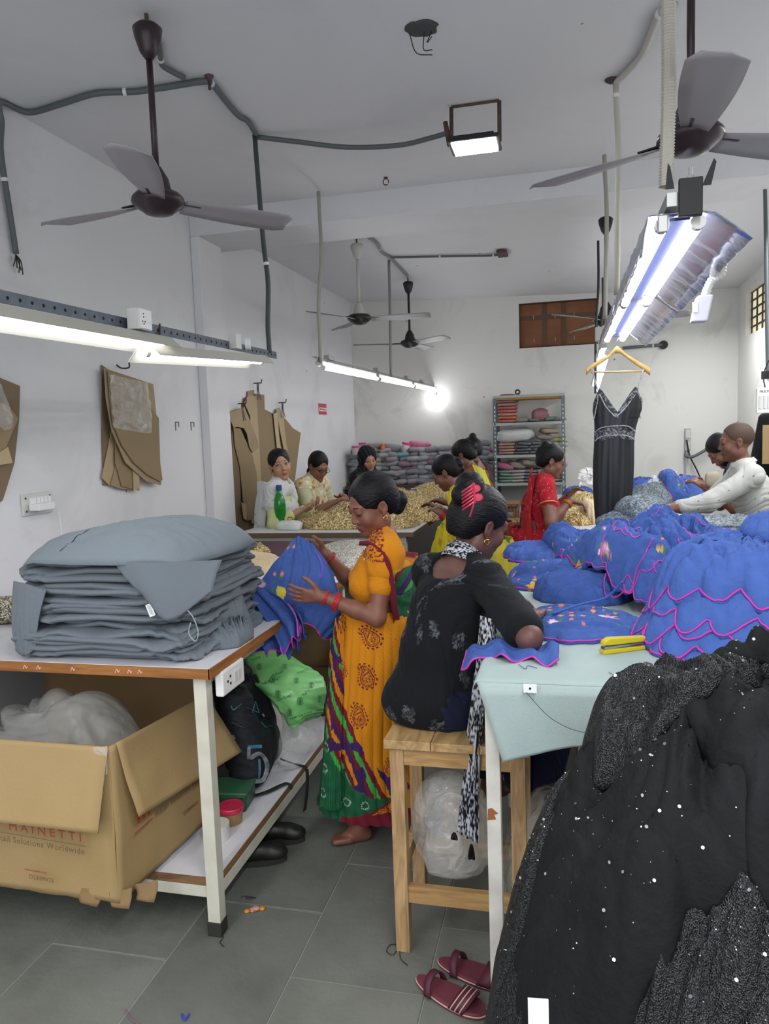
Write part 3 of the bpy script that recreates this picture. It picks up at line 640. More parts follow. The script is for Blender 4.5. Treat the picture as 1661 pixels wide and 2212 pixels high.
def crinkle_poly(P, n=14, amp=.012, seed=1):
    """a crumpled sheet spanning a four to eight sided outline: rows between its left and right borders"""
    L = smoothpath([P[0], P[-1], P[-2]] if len(P) > 5 else [P[0], P[-1]], 6); R = smoothpath([P[1], P[len(P)//2-1], P[len(P)//2]], 6)
    s = np.linspace(0, 1, n); Li = np.stack([np.interp(s, np.linspace(0, 1, len(L)), L[:, i]) for i in range(3)], 1); Ri = np.stack([np.interp(s, np.linspace(0, 1, len(R)), R[:, i]) for i in range(3)], 1)
    V = (Li[:, None]*(1-s[None, :, None])+Ri[:, None]*s[None, :, None]).reshape(-1, 3)
    V = V+amp*np.stack([np.abs(gn(V*25+seed)), .2*gn(V*20+3), .2*gn(V*20+9)], 1); return V, gridf(n, n)
mk('plastic_sleeve', *crinkle_poly(P, 26, .02), M_plast, label='crumpled clear plastic sleeve pinned over the near card bundle', cat='plastic sleeve', smooth=True)
q = PX(262, 795, XL+.03); mk('wall_hook', *tube(smoothpath([q+[-.03, 0, .02], q, q+[.05, 0, 0], q+[.055, 0, .03]]), .005, 6), M_iron, label='small wall hook holding the near card bundle', cat='hook')
card('dark card pattern at the left edge of the picture behind the others', [(-40, 800), (42, 834), (40, 905), (30, 1000), (22, 1025), (5, 1080), (-40, 1120)], .01, M_cardd)
card('card pattern at the left edge with a pointed side', [(-40, 850), (20, 880), (38, 905), (10, 970), (0, 1005), (-40, 1010)], .02)
card('small triangular card at the left edge', [(16, 965), (26, 1000), (-20, 1008), (-20, 990)], .03, mat('pale_card', '#b7a582', .7))
mk('plastic_sleeve', *crinkle_poly(np.array([PX(a, b, XL+.045) for a, b in [(-70, 800), (2, 830), (12, 880), (28, 915), (10, 930), (-70, 925), (-70, 880), (-70, 840)]]), 22, .02, 4), M_plast, label='crumpled clear plastic sleeve cut by the left picture edge', cat='plastic sleeve', smooth=True)
# far bundle beyond the pillar
G2 = [('tall dark backing card of the far card bundle', [(494, 905), (545, 870), (600, 900), (590, 1080), (560, 1140), (508, 1155), (500, 1000)], .004, M_cardd),
 ('tall card pattern with a square top under the far bundle hook', [(534, 846), (548, 842), (556, 1010), (556, 1110), (545, 1135), (530, 1100), (535, 900)], .012, None),
 ('widest tall card pattern of the far bundle', [(550, 850), (570, 853), (571, 885), (590, 900), (598, 1060), (570, 1130), (560, 1140), (556, 1000)], .02, None),
 ('card pattern leaning beside the widest one in the far bundle', [(527, 870), (535, 856), (553, 855), (565, 1060), (558, 1135), (543, 1130), (536, 1000), (540, 900)], .028, None),
 ('hook-shaped card pattern with a big curved opening', [(494, 892), (527, 878), (556, 952), (558, 966), (545, 978), (538, 965), (533, 938), (526, 925), (512, 922), (504, 924), (496, 905)], .052, None),
 ('long narrow card pattern hanging below the hook-shaped one', [(504, 925), (518, 925), (545, 985), (553, 1020), (556, 1060), (548, 1120), (535, 1125), (524, 1080), (518, 1010), (506, 960)], .04, None),
 ('dark narrow strip card at the left of the far bundle', [(500, 930), (508, 960), (518, 1010), (520, 1135), (508, 1138), (502, 1000)], .03, M_cardd),
 ('pair of thin cards folded at the foot of the far bundle', [(521, 1085), (530, 1090), (533, 1125), (526, 1120)], .058, mat('pale_card')),
 ('broad card pattern with a point, rightmost of the far bundle', [(598, 890), (616, 905), (632, 925), (649, 935), (645, 965), (636, 1040), (600, 1060), (590, 960)], .012, None),
 ('narrow card hanging from the third hook of the far bundle', [(596, 885), (604, 880), (612, 905), (618, 960), (622, 975), (612, 970), (604, 930)], .03, None),
 ('second narrow card with a dark edge on the third hook', [(590, 895), (598, 890), (604, 960), (608, 975), (598, 972)], .038, mat('pale_card'))]
for l_, poly, d_, m_ in G2: card(l_, poly, d_, m_)
card('small red card corner sticking out of the far bundle', [(526, 860), (535, 858), (529, 872)], .016, mat('red_card', '#c22d4a', .6))
for (px, py), l_ in (((548, 828), 'black hook with strings above the tallest cards'), ((514, 872), 'black hook left of the red card corner'), ((602, 870), 'third black hook of the far card bundle')):
    q = PX(px, py, XL+.02); t_ = thing('wall_hook', l_, 'hook', q)
    mk('peg', *tube([q, q+[.07, 0, 0], q+[.075, 0, .03]], .006, 6), M_iron, t_)
    mk('string', *comb(*[tube(smoothpath([q+[.03+.01*k, 0, 0], q+[.035, .015*(k-1), -.05], q+[.03+.012*k, .01*(k-1), -.14]]), .003, 5) for k in range(3)]), MATS['black_wire'], t_)
# red sign
A = PX(688, 871, XL+.002); B = PX(704, 871, XL+.002); Cc = PX(688, 895, XL+.002); h_ = A[2]-Cc[2]; w_ = B[1]-A[1]
sg = thing('wall_sign', 'small red and white notice on the left wall above the women', 'sign', Cc)
mk('panel', *box(XL, XL+.006, A[1], B[1], Cc[2], A[2]), mat('sign_red', '#b3263c', .5), sg)
mk('band', *box(XL+.006, XL+.0075, A[1]+.02*w_, B[1]-.06*w_, Cc[2]+.30*h_, Cc[2]+.62*h_), mat('sign_white', '#e9e6e6', .5), sg)
for k in range(5): mk('letter', *box(XL+.0075, XL+.009, A[1]+w_*(.1+.16*k), A[1]+w_*(.2+.16*k), Cc[2]+.38*h_, Cc[2]+.55*h_), MATS['sign_red'], sg)
# switchboard with plugged charger
cs = [PX(46, 1068, XL+.01), PX(110, 1061, XL+.01), PX(113, 1107, XL+.01), PX(48, 1115, XL+.01)]
y0, y1 = cs[0][1], cs[1][1]; z1 = (cs[0][2]+cs[1][2])/2; z0 = (cs[2][2]+cs[3][2])/2
sb = thing('switchboard', 'white wall switchboard with a charger plugged in above the grey garment pile', 'switchboard', (XL, (y0+y1)/2, z0))
M_pl = mat('board_plate', '#c9cac6', .4)
mk('plate', *box(XL, XL+.014, y0, y1, z0, z1), M_pl, sb, bevel=.004)
mk('module', *box(XL+.014, XL+.024, y0+.2*(y1-y0), y1-.12*(y1-y0), z0+.3*(z1-z0), z1-.2*(z1-z0)), mat('bright_plate'), sb, bevel=.002)
for k in range(5): mk('rocker', *cbox((XL+.027, y0+(.3+.13*k)*(y1-y0), z0+.58*(z1-z0)), (.008, .022, .05)), mat('bright_plate'), sb, bevel=.001)
for yy in (.1, .92):
    for zz in (.2, .8): mk('screw', *tube([(XL+.013, y0+yy*(y1-y0), z0+zz*(z1-z0)), (XL+.016, y0+yy*(y1-y0), z0+zz*(z1-z0))], .006, 8), M_iron, sb)
qc = np.array([XL+.05, y0+.42*(y1-y0), z0+.38*(z1-z0)]); ch = thing('phone_charger', 'white phone charger plugged into the left wall switchboard', 'charger', qc)
mk('body', *cbox(qc, (.06, .12, .035)), mat('bright_plate'), ch, bevel=.004)
mk('cable', *tube(smoothpath([qc+[.0, .06, 0], qc+[.01, .10, -.01], qc+[-.01, .14, -.08], qc+[-.015, .155, -.22], qc+[-.02, .16, -.4]]), .003, 6), mat('bright_plate'), ch)
for (px, py) in ((383, 921), (416, 921)):
    q = PX(px, py, XL+.001); t_ = mk('wall_anchor', *comb(cbox(q+[0, -.025, 0], (.006, .008, .06)), cbox(q+[0, .0, .028], (.006, .05, .008)), cbox(q+[0, .02, .01], (.006, .006, .03))), mat('anchor_grey', '#6d6d6b', .7), label='broken bracket mark on the wall right of the near card bundle, %s one' % ('left' if px < 400 else 'right'), cat='bracket')
# back wall socket with cables
q = PY(1485, 950, YB-.03); so = thing('wall_socket', 'small grey double socket on the back wall left of the two men', 'socket', q)
mk('box', *cbox(q, (.06, .05, .26)), mat('grey_plastic'), so, bevel=.004)
for dz in (-.07, .07): mk('face', *cbox(q+[0, -.028, dz], (.045, .006, .09)), M_pl, so)
conduit('grey cable looping from the back wall socket to the right behind the men', [PY(1483, 975, 9.25), PY(1482, 985, 9.22), PY(1500, 985, 9.2), PY(1540, 960, 9.22), PY(1590, 915, 9.25), PY(1635, 920, 9.25), PY(1661, 921, 9.25)], .018, M_gcon)
mk('thin_cable', *tube(smoothpath([PY(1483, 950, 9.22), PY(1490, 985, 9.22), PY(1505, 1015, 9.2), PY(1520, 1050, 9.2)]), .009, 6), MATS['black_wire'], label='thin black cable slanting down from the back wall socket', cat='cable')
mk('thin_cable', *tube(smoothpath([PY(1483, 975, 9.22), PY(1481, 1010, 9.22), PY(1482, 1040, 9.22)]), .007, 6), mat('grey_plastic'), label='thin grey cable hanging straight from the back wall socket', cat='cable')
# hanging board and lamp cut by the right edge
q = PY(1652, 865, 5.2); hb_ = thing('hanging_switchboard', 'white hanging extension board cut by the right picture edge', 'switchboard', q)
mk('board', *cbox(q, (.1, .03, .16)), mat('bright_plate'), hb_, bevel=.006)
for k in range(3): mk('rocker', *cbox(q+[-.03+.025*k, -.018, -.01], (.014, .006, .08)), M_pl, hb_)
mk('cord', *tube(smoothpath([q+[0, 0, .08], q+[-.01, 0, .16], q+[.02, 0, .25]]), .004, 6), MATS['black_wire'], hb_)
text('MULTI', .02, MATS['black_wire'], q+[-.035, -.0165, .05], (1, 0, 0), (0, 0, 1), hb_)
q = PY(1658, 810, 5.4); hl = thing('tube_light_rail', 'end of a tube lamp cut by the right picture edge', 'tube light', q)
mk('clamp', *cbox(q+[-.01, 0, .0], (.05, .03, .05)), MATS['black_steel'], hl); lamp_tube(hl, q+[.02, 0, -.03], q+[.5, .6, -.03])
mk('drop_pipe', *tube([q+[0, 0, .02], PY(1650, 580, 5.4)*[1, 1, 0]+[0, 0, 3.13]], .012, 8), M_gcon, hl)

# ================================================================== TABLES
M_lam = mat('white_laminate', '#d6d6dc', .35, vary=(9, '#c4c4cc', .5)); M_edge = wood('table_edge_wood', '#a06a35', '#7f4f26', 6, .55, (8, 1, 1)); M_edge2 = wood('shelf_edge_ply', '#8b6a4a', '#6c4e34', 6, .6, (1, 8, 1))
M_leg = mat('cream_enamel', '#cfcdc0', .4, vary=(12, '#bdbaa9', .6)); M_rub = mat('rubber_foot', '#2d2d2b', .8); M_pink = mat('paint_mark', '#e6b9a8', .6)
t1 = thing('work_table', 'white-topped work table with wooden edge under the grey garment pile', 'table', (-1.15, 2.1, 0))
TX0, TX1, TY0, TY1 = -2.56, -1.11, 2.13, 3.68
mk('tabletop', *box(TX0, TX1-.0, TY0, TY1, .912, .94), M_lam, t1)
mk('edge_strip', *box(TX0, TX1+.004, TY0-.006, TY0, .905, .938), M_edge, t1); mk('edge_strip', *box(TX1, TX1+.006, TY0-.006, TY1, .905, .938), wood('table_edge_wood_y', '#a06a35', '#7f4f26', 6, .55, (1, 8, 1)), t1)
for lx, ly in ((TX1-.075, TY0+.03), (TX1-.075, TY1-.08), (TX0+.05, TY0+.03), (TX0+.05, TY1-.08)):
    l = mk('leg', *box(lx, lx+.045, ly, ly+.045, .02, .905), M_leg, t1, bevel=.002)
    mk('rubber_foot', *box(lx-.003, lx+.048, ly-.003, ly+.048, 0, .05), M_rub, l, bevel=.003)
mk('apron', *comb(box(TX0+.1, TX1-.12, TY0+.30, TY0+.33, .875, .905), box(TX1-.07, TX1-.045, TY0+.07, TY1-.08, .86, .905)), M_leg, t1)
mk('shelf_rail', *comb(box(TX0+.095, TX1-.075, TY0+.04, TY0+.065, .13, .175), box(TX1-.065, TX1-.035, TY0+.07, TY1-.08, .13, .175)), M_leg, t1, bevel=.002)
sh = mk('lower_shelf', *box(TX0+.05, TX1-.04, TY0+.045, TY1-.05, .177, .2), M_lam, t1)
mk('shelf_edge', *box(TX1-.04, TX1-.036, TY0+.07, TY1-.05, .172, .2), M_edge2, sh); mk('shelf_edge', *box(TX0+.1, TX1-.08, TY0+.04, TY0+.045, .172, .2), wood('shelf_edge_ply_x', '#8b6a4a', '#6c4e34', 6, .6, (8, 1, 1)), sh)
rnd = random.Random(8)
sc1 = []
for k in range(26):
    x = TX1-.95+rnd.random()*.7; 
    if rnd.random() < .5: sc1.append(tube(smoothpath([(x, TY0-.007, .915), (x+.006, TY0-.007, .928), (x+.012, TY0-.007, .917), (x+.016, TY0-.007, .924)], 3), .0016, 4))
tag(mk('paint_scribble', *comb(*sc1), M_pink, t1), kind='stuff')
q = np.array([TX1+.004, TY0+.10, .87]); sw = thing('edge_switchboard', 'white socket board screwed under the near right corner of the work table', 'switchboard', q)
V, Fc = cbox(q+[-.005, .05, -.005], (.03, .17, .085)); mk('case', V, Fc, mat('bright_plate'), sw, bevel=.006)
for dy, dz in ((.0, 0), (.02, .012), (.02, -.012)): mk('socket_hole', *tube([q+[.0105, dy, dz-.005], q+[.0118, dy, dz-.005]], .005, 8), M_hole, sw)
for k in range(2): mk('rocker', *cbox(q+[.011, .06+.03*k, -.005], (.006, .02, .035)), M_pl, sw, bevel=.001)
# maroon table behind it
t2 = thing('work_table', 'low table under the dark maroon cloth behind the orange sari', 'table', (-1.8, 4.4, 0))
mk('tabletop', *box(-2.54, -1.14, 3.74, 5.02, .90, .925), M_lam, t2)
for lx, ly in ((-1.2, 3.78), (-1.2, 4.95), (-2.5, 3.78), (-2.5, 4.95)): mk('leg', *box(lx, lx+.04, ly, ly+.04, 0, .90), M_leg, t2)
def sheet(x0, x1, y0, y1, z, nx, ny, drop=(0, 0, 0, 0), amp=.002, seed=1):
    """cloth lying flat with edges hanging down: drop = (left, right, front, back)"""
    xs_ = np.r_[x0-drop[0]*np.linspace(1, 0, 7)[:-1]*(drop[0] > 0) if drop[0] else [], np.linspace(x0, x1, nx), x1+drop[1]*np.linspace(0, 1, 7)[1:] if drop[1] else []]
    ys_ = np.r_[y0-drop[2]*np.linspace(1, 0, 9)[:-1] if drop[2] else [], np.linspace(y0, y1, ny), y1+drop[3]*np.linspace(0, 1, 7)[1:] if drop[3] else []]
    X, Y = np.meshgrid(xs_, ys_, indexing='ij'); X = X.ravel(); Y = Y.ravel()
    ox = np.where(X < x0, x0-X, np.where(X > x1, X-x1, 0)); oy = np.where(Y < y0, y0-Y, np.where(Y > y1, Y-y1, 0))
    Z = z-np.maximum(ox, oy)+amp*gn(np.stack([X*9, Y*9, 0*X+seed], 1))
    rip = .010*gn(np.stack([X*7, Y*7, 0*X+seed+5], 1))
    Xc = np.clip(X, x0-.006, x1+.006)+np.where(ox > 0, np.sign(X-x0)*(.012+rip)*np.minimum(1, ox*20), 0); Yc = np.clip(Y, y0-.006, y1+.006)+np.where(oy > 0, np.sign(Y-y0)*(.012+rip)*np.minimum(1, oy*20), 0)
    return np.stack([Xc, Yc, Z], 1), gridf(len(xs_), len(ys_))
M_maroon = mat('maroon_cloth', '#4f2a3c', .85, bump=(300, .3), sheen=.05)
mk('maroon_tablecloth', *sheet(-2.545, -1.125, 3.72, 5.03, .929, 30, 30, (0, .05, .0, 0)), M_maroon, label='dark maroon cloth spread on the table behind the orange sari', cat='cloth', smooth=True, solid=.002)
# white table of the sequin workers
Z3 = .98; q1 = PZ(531, 1146, Z3); q2 = PZ(892, 1149, Z3)
t3 = thing('work_table', 'long white table heaped with gold sequin garments between the women', 'table', (-1.6, 5.3, 0))
X30, X31, Y30, Y31 = q1[0], q2[0], q2[1], 8.1
mk('tabletop', *box(X30, X31, Y30, Y31, Z3-.03, Z3), mat('pale_table', '#cfd0cf', .4), t3)
mk('edge_strip', *box(X30, X31, Y30-.004, Y30, Z3-.034, Z3-.004), mat('table_lip', '#6d5648', .6), t3); mk('edge_strip', *box(X31, X31+.004, Y30, Y31, Z3-.034, Z3-.004), MATS['table_lip'], t3)
for lx, ly in ((X30+.15, Y30+.06), (X31-.1, Y30+.06), (X30+.15, Y31-.1), (X31-.1, Y31-.1)): mk('leg', *box(lx, lx+.04, ly, ly+.04, 0, Z3-.03), M_leg, t3)
mk('apron', *box(X30+.1, X31-.06, Y30+.05, Y30+.08, Z3-.09, Z3-.03), M_leg, t3)
# right back table
Z4 = .94; q1 = PZ(1190, 1143, Z4)
t4 = thing('work_table', 'white work table with rounded edge beside the red sari at the back right', 'table', (.4, 5.6, 0))
X40, X41, Y40, Y41 = q1[0], .93, q1[1], 8.5
mk('tabletop', *box(X40, X41, Y40, Y41, Z4-.035, Z4), mat('pale_table'), t4, bevel=.01)
mk('edge_strip', *box(X40-.003, X41, Y40-.005, Y40, Z4-.06, Z4-.03), mat('table_lip2', '#a08a72', .5), t4)
for lx, ly in ((X40+.05, Y40+.06), (X41-.1, Y40+.06), (X40+.05, Y41-.1), (X41-.1, Y41-.1)): mk('leg', *box(lx, lx+.04, ly, ly+.04, 0, Z4-.035), M_leg, t4)
# front right table with teal cloth
Z5 = 1.03
t5 = thing('work_table', 'long table covered in pale teal cloth under the blue garments', 'table', (-.2, 2.1, 0))
X50, X51, Y50, Y51 = -.217, .80, 1.855, 4.30
mk('tabletop', *box(X50, X51, Y50, Y51, Z5-.03, Z5-.004), M_lam, t5)
M_rust = mat('scuffed_white_enamel', '#cfcdc6', .5, vary=(9, '#8f857a', .45))
for lx, ly in ((X50+.012, Y50+.0), (X51-.06, Y50+.0), (X50+.012, Y51-.1), (X51-.06, Y51-.1)):
    l = mk('leg', *box(lx, lx+.036, ly, ly+.036, 0, Z5-.03), M_rust, t5, bevel=.002)
mk('rust_patch', *prism([(0, 0), (.022, .004), (.018, .016), (.028, .02), (.012, .034), (.002, .03)], (X50+.013, Y50-.0006, .66), (1, 0, 0), (0, 0, 1), (0, -.0006, 0)), mat('rust', '#8e5a30', .9), t5)
mk('apron', *comb(box(X50+.05, X51-.06, Y50+.004, Y50+.03, Z5-.085, Z5-.03), box(X50+.016, X50+.04, Y50+.04, Y51-.1, Z5-.085, Z5-.03)), M_rust, t5)
M_teal = mat('teal_cloth', '#a3b3b1', .9, bump=(420, .25), vary=(3, '#8c9f9d', .6), sheen=.05)
V, Fq = sheet(X50-.004, X51, Y50-.008, Y51+.01, Z5+.001, 60, 70, (.03, 0, 0, .05), .0015, 3)
tc_ = mk('teal_tablecloth', V, Fq, M_teal, label='pale teal cotton cloth over the front right table, its edge hanging', cat='tablecloth', smooth=True, solid=.0015)
xs_ = np.linspace(0, 1, 60); ws_ = np.linspace(0, 1, 26); V = []
btm = np.array([PY(px, py, Y50-.03) for px, py in ((1086, 1652), (1130, 1640), (1180, 1628), (1240, 1622), (1300, 1620), (1400, 1616), (1661, 1600), (2000, 1600))]); bt_ = np.linspace(0, 1, len(btm))
for u in xs_:
    top = np.array([X50-.004+(X51-X50)*u, Y50-.010, Z5+.001]); 
    bx_ = btm[0][0]+(X51-btm[0][0])*u; bz_ = np.interp(bx_, btm[:, 0], btm[:, 2])
    for w in ws_:
        x = top[0]*(1-w)+bx_*w; z = top[2]*(1-w)+bz_*w; y = top[1]-.012*min(1, w*8)-.016*w*math.sin(u*19+1)+.02*w*math.exp(-((u-.03)/.06)**2); V.append((x, y, z))
V = np.array(V); mk('hanging_edge', V, gridf(60, 26), M_teal, tc_, smooth=True, solid=.0015)
q = PY(1145, 1487, Y50-.032)
st = thing('paper_sticker', 'small white square sticker on the fold of the teal cloth', 'sticker', q)
mk('paper', *cbox(q, (.032, .002, .022)), mat('bright_plate'), st); mk('dot', *tube([q+[0, -.001, 0], q+[0, -.002, 0]], .003, 8), M_hole, st)
mk('loose_thread', *tube(smoothpath([q+[-.01, -.002, -.01], q+[.05, -.01, -.07], q+[.12, -.01, -.10], q+[.18, -.012, -.09], q+[.23, -.012, -.11]]), .0008, 4), MATS['black_wire'], label='dark loose thread lying down the hanging teal cloth', cat='thread')
pth = [PZ(1315+8*k, 1452+5*math.sin(k*1.1), Z5+.004) for k in range(0, 14)]
mk('loose_thread', *tube(smoothpath(pth), .0008, 4), MATS['black_wire'], label='dark wavy thread on the teal cloth in front of the blue pile', cat='thread')
mk('loose_thread', *tube(smoothpath([PZ(1120, 1435, Z5+.004), PZ(1135, 1445, Z5+.004), PZ(1140, 1438, Z5+.004), PZ(1160, 1443, Z5+.004)]), .0009, 4), mat('blue_thread', '#27467f', .7), label='short dark blue thread on the teal cloth above the sticker', cat='thread')
# yellow stapler
qa = PZ(1300, 1412, Z5+.002); qb = PZ(1392, 1400, Z5+.002); d = (qb-qa); L_ = np.linalg.norm(d); a_ = math.atan2(d[1], d[0])
sp = thing('stapler', 'yellow stapler on the teal cloth beside the blue pile', 'stapler', qa)
M_yel = mat('yellow_plastic', '#c9b820', .35); M_chr = mat('chrome', '#b9bcc0', .25, metal=.9)
def loc_(V): return rotz(V, a_)+qa
V, Fc = prism([(0, 0), (L_, 0), (L_, .010), (.02, .013), (0, .012)], (0, -.013, 0), (1, 0, 0), (0, 0, 1), (0, .026, 0)); mk('base', loc_(V), Fc, M_yel, sp, bevel=.002)
V, Fc = prism([(.002, .013), (L_, .016), (L_, .022), (.004, .02)], (0, -.009, 0), (1, 0, 0), (0, 0, 1), (0, .018, 0)); mk('magazine', loc_(V), Fc, M_chr, sp)
V, Fc = prism([(0, .026), (.02, .023), (L_, .022), (L_, .036), (.02, .044), (.003, .036)], (0, -.011, 0), (1, 0, 0), (0, 0, 1), (0, .022, 0)); mk('handle', loc_(V), Fc, M_yel, sp, bevel=.003)
# ================================================================== STOOLS
M_stool = wood('pine', '#bd9b70', '#8f7250', 7, .6, (1, 1, 7)); M_stoolx = wood('pine_x', '#b8935f', '#94724a', 7, .6, (7, 1, 1)); M_seat = wood('pine_seat', '#b79868', '#8e7048', 5, .55, (1, 6, 1)); M_old = wood('old_stool_wood', '#8a6a48', '#66492f', 6, .7, (1, 1, 6))
def stool(label, x, y, w_=.40, d_=.34, h=.70, rz=0., m=None, ms=None, z0=0., grp=None):
    t = thing('wooden_stool', label, 'stool', (x, y, z0), grp); m1 = m or M_stool; m2 = m or M_stoolx; ms = ms or m or M_seat; c = np.array([x, y, z0])
    def put(n, s, *a, **k): V, Fc = s; return mk(n, rotz(V, rz)+c, Fc, *a, **k)
    for k in range(3): put('seat_board', box(-.015+k*(w_+.03)/3+.001, -.015+(k+1)*(w_+.03)/3-.001, -.015, d_+.015, h-.028, h-(.0, .001, .0005)[k]), ms, t, bevel=.002)
    for lx in (0, w_-.045):
        for ly in (0, d_-.045): put('leg', box(lx, lx+.045, ly, ly+.045, 0, h-.028), m1, t, bevel=.002)
    put('apron', box(.045, w_-.045, .004, .026, h-.085, h-.028), m2, t); put('apron', box(.045, w_-.045, d_-.026, d_-.004, h-.085, h-.028), m2, t)
    put('apron', box(.004, .026, .045, d_-.045, h-.085, h-.028), m1, t); put('apron', box(w_-.026, w_-.004, .045, d_-.045, h-.085, h-.028), m1, t)
    put('stretcher', box(.045, w_-.045, .006, .03, .17, .225), m2, t); put('stretcher', box(.045, w_-.045, d_-.03, d_-.006, .17, .225), m2, t)
    put('stretcher', box(.006, .03, .045, d_-.045, .24, .29), m1, t); put('stretcher', box(w_-.03, w_-.006, .045, d_-.045, .24, .29), m1, t)
    return t
stool('pale pine stool with the seated woman in black on it', -.545, 2.20, w_=.42, d_=.33, h=.715)
q = PY(1040, 1110, 7.6)
for k, (dx, dy, hh, l_) in enumerate(((0, 0, .93, 'tall worn wooden stool stacked behind the yellow dupatta'), (.06, -.45, .80, 'worn brown wooden stool just left of the red sari'), (-.30, -1.0, .74, 'low brown stool between the gold table and the far stools'))):
    stool(l_, q[0]+dx, q[1]+dy, .36, .34, hh, m=M_old)
# ================================================================== CARTON
M_ctn = mat('carton_brown', '#a68c63', .75, bump=(90, .12), vary=(2.5, '#97804f', .5)); M_ctni = mat('carton_inside', '#8f7450', .8, vary=(3, '#7e6546', .6)); M_redp = mat('red_print', '#9e3a2a', .7); M_darkp = mat('dark_print', '#6d5a3e', .8)
bx1 = -1.39; bx0 = -2.0; by0 = 1.985; by1 = 2.72; bz0 = .21; bz1 = .725
ct = thing('cardboard_carton', 'big open worn cardboard carton printed in red, bulging from under the work table', 'box', (-1.7, 2.3, bz0))
def panel(pts, n=14, bulge=.01, seed=0, t=.005, m=None, name='panel', torn=0.):
    A, B_, C_, D_ = [np.array(p, float) for p in pts]; s = np.linspace(0, 1, n)
    U, W_ = np.meshgrid(s, s, indexing='ij'); U = U.ravel()[:, None]; W_ = W_.ravel()[:, None]
    V = (A*(1-U)+B_*U)*(1-W_)+(D_*(1-U)+C_*U)*W_; nn = np.cross(B_-A, D_-A); nn /= np.linalg.norm(nn)
    k = 16*(U*(1-U)*W_*(1-W_)); V = V+nn*(bulge*k+.006*gn(V*6+seed)[:, None]*np.minimum(1, 6*W_*(1-W_)))
    if torn: V[:, 2] += torn*np.abs(gn(V*45+seed))*(W_[:, 0] < .01)
    return mk(name, V, gridf(n, n), m or M_ctn, ct, solid=t)
z_b = bz0
panel([(bx0-.5, by0+.02, z_b), (bx1, by0-.01, z_b), (bx1, by0, bz1), (bx0-.5, by0, bz1)], 24, -.015, 1, torn=.012)
panel([(bx1, by0-.01, z_b), (bx1+.06, by1-.15, z_b+.02), (bx1-.0, 2.64, .665), (bx1, by0, bz1)], 24, .02, 2, torn=.01)
panel([(bx1-.02, by1-.05, z_b), (bx0-.2, by1, z_b), (bx0-.2, by1, bz1), (bx1-.02, by1-.05, bz1)], 12, .0, 3, m=M_ctni)
panel([(bx0-.5, by0+.02, z_b+.01), (bx1, by0, z_b+.01), (bx1, by1-.15, z_b+.01), (bx0-.5, by1, z_b+.01)], 8, 0, 4, m=M_ctni)
# flaps
panel([(bx0-.5, by0-.004, bz1), (bx1, by0-.004, bz1), (bx1-.01, by0-.075, bz1-.245), (bx0-.5, by0-.07, bz1-.235)], 18, .008, 5, name='front_flap')
panel([(bx1+.005, by0+.03, bz1), (bx1+.0, 2.63, .665), (bx1+.125, 2.66, .425), (bx1+.06, by0+.04, bz1-.245)], 18, .008, 6, name='side_flap')
panel([(bx1-.02, by1-.05, bz1), (bx0-.1, by1, bz1), (bx0-.12, by1+.01, bz1+.13), (bx1-.05, by1-.04, bz1+.13)], 12, .006, 7, m=M_ctni, name='back_flap')
panel([(bx0-.1, by1-.0, bz1), (bx0-.5, by1, bz1), (bx0-.5, by1-.0, bz1+.06), (bx0-.12, by1+.01, bz1+.125)], 10, .006, 8, m=M_ctni, name='back_flap')
mk('corner_tape', *crinkle_poly(np.array([(bx1-.05, by0-.012, bz1-.0), (bx1-.002, by0-.012, bz1+.004), (bx1-.0, by0-.02, bz1-.08), (bx1-.04, by0-.02, bz1-.1)]), 8, .004), M_plast, ct)
for k, (dx, dy) in enumerate(((.0, -.01), (.06, .04), (-.11, -.012))):
    c0 = np.array([bx1+dx, by0+dy, z_b+.005]); V, Fq = crinkle_poly(np.array([c0+[-.035, 0, .03], c0+[.035, .02, .04], c0+[.03, .0, -.02], c0+[-.03, -.005, -.015]]), 9, .02, k)
    mk('torn_corner', V, Fq, M_ctni, ct, solid=.003)
fy = by0-.03
text('MAINETTI', .040, M_redp, (bx1-.36, fy-.012, bz1-.282), (1.05, 0, -.06), (0, -.0, 1), ct, ext=.0004, sp=1.55)
text('Retail Solutions Worldwide', .029, M_darkp, (bx1-.43, fy-.010, bz1-.322), (.90, 0, -.05), (0, 0, 1), ct, ext=.0003, sp=1.15)
mk('printed_rule', *beam_between((bx1-.47, fy-.0112, bz1-.290), (bx1-.08, fy-.0112, bz1-.312), .0004, .0018), M_darkp, ct)
text('D23I09V23', .020, M_darkp, (bx1-.31, fy-.000, bz1-.45), (1, 0, -.06), (0, 0, 1), ct, ext=.0003)
text('www.mainetti.com', .0105, M_redp, (bx1-.32, fy-.004, bz1-.42), (1, 0, -.06), (0, 0, 1), ct, ext=.0003)
ex_ = np.array([.06, by1-.15-by0, 0]); ex_ = ex_/np.linalg.norm(ex_); so_ = np.array([bx1+.036, by0+.1, 0])
def sidept(s, z): return np.array([bx1+.033+.035*s, by0+.0+s, z])
text('MAINETTI', .040, M_redp, sidept(.18, bz1-.275), ex_*1.1, (0, 0, 1), ct, ext=.0004, sp=1.55)
text('Retail Solutions Worldwide', .029, M_darkp, sidept(.17, bz1-.315), ex_*1.12, (0, 0, 1), ct, ext=.0003)
for a_, b_ in (((.05, -.31), (.15, -.31)), ((.15, -.31), (.15, -.205)), ((.15, -.205), (.05, -.205)), ((.05, -.205), (.05, -.31))): mk('logo_frame', *beam_between(sidept(a_[0], bz1+a_[1]), sidept(b_[0], bz1+b_[1]), .0016, .003), M_redp, ct)
text('m', .085, M_redp, sidept(.064, bz1-.285), ex_*1.1, (0, 0, 1), ct, bold=.0025, ext=.0004)
text('D23I09V23', .02, M_darkp, sidept(.34, bz1-.40), ex_, (0, 0, 1), ct, ext=.0003)
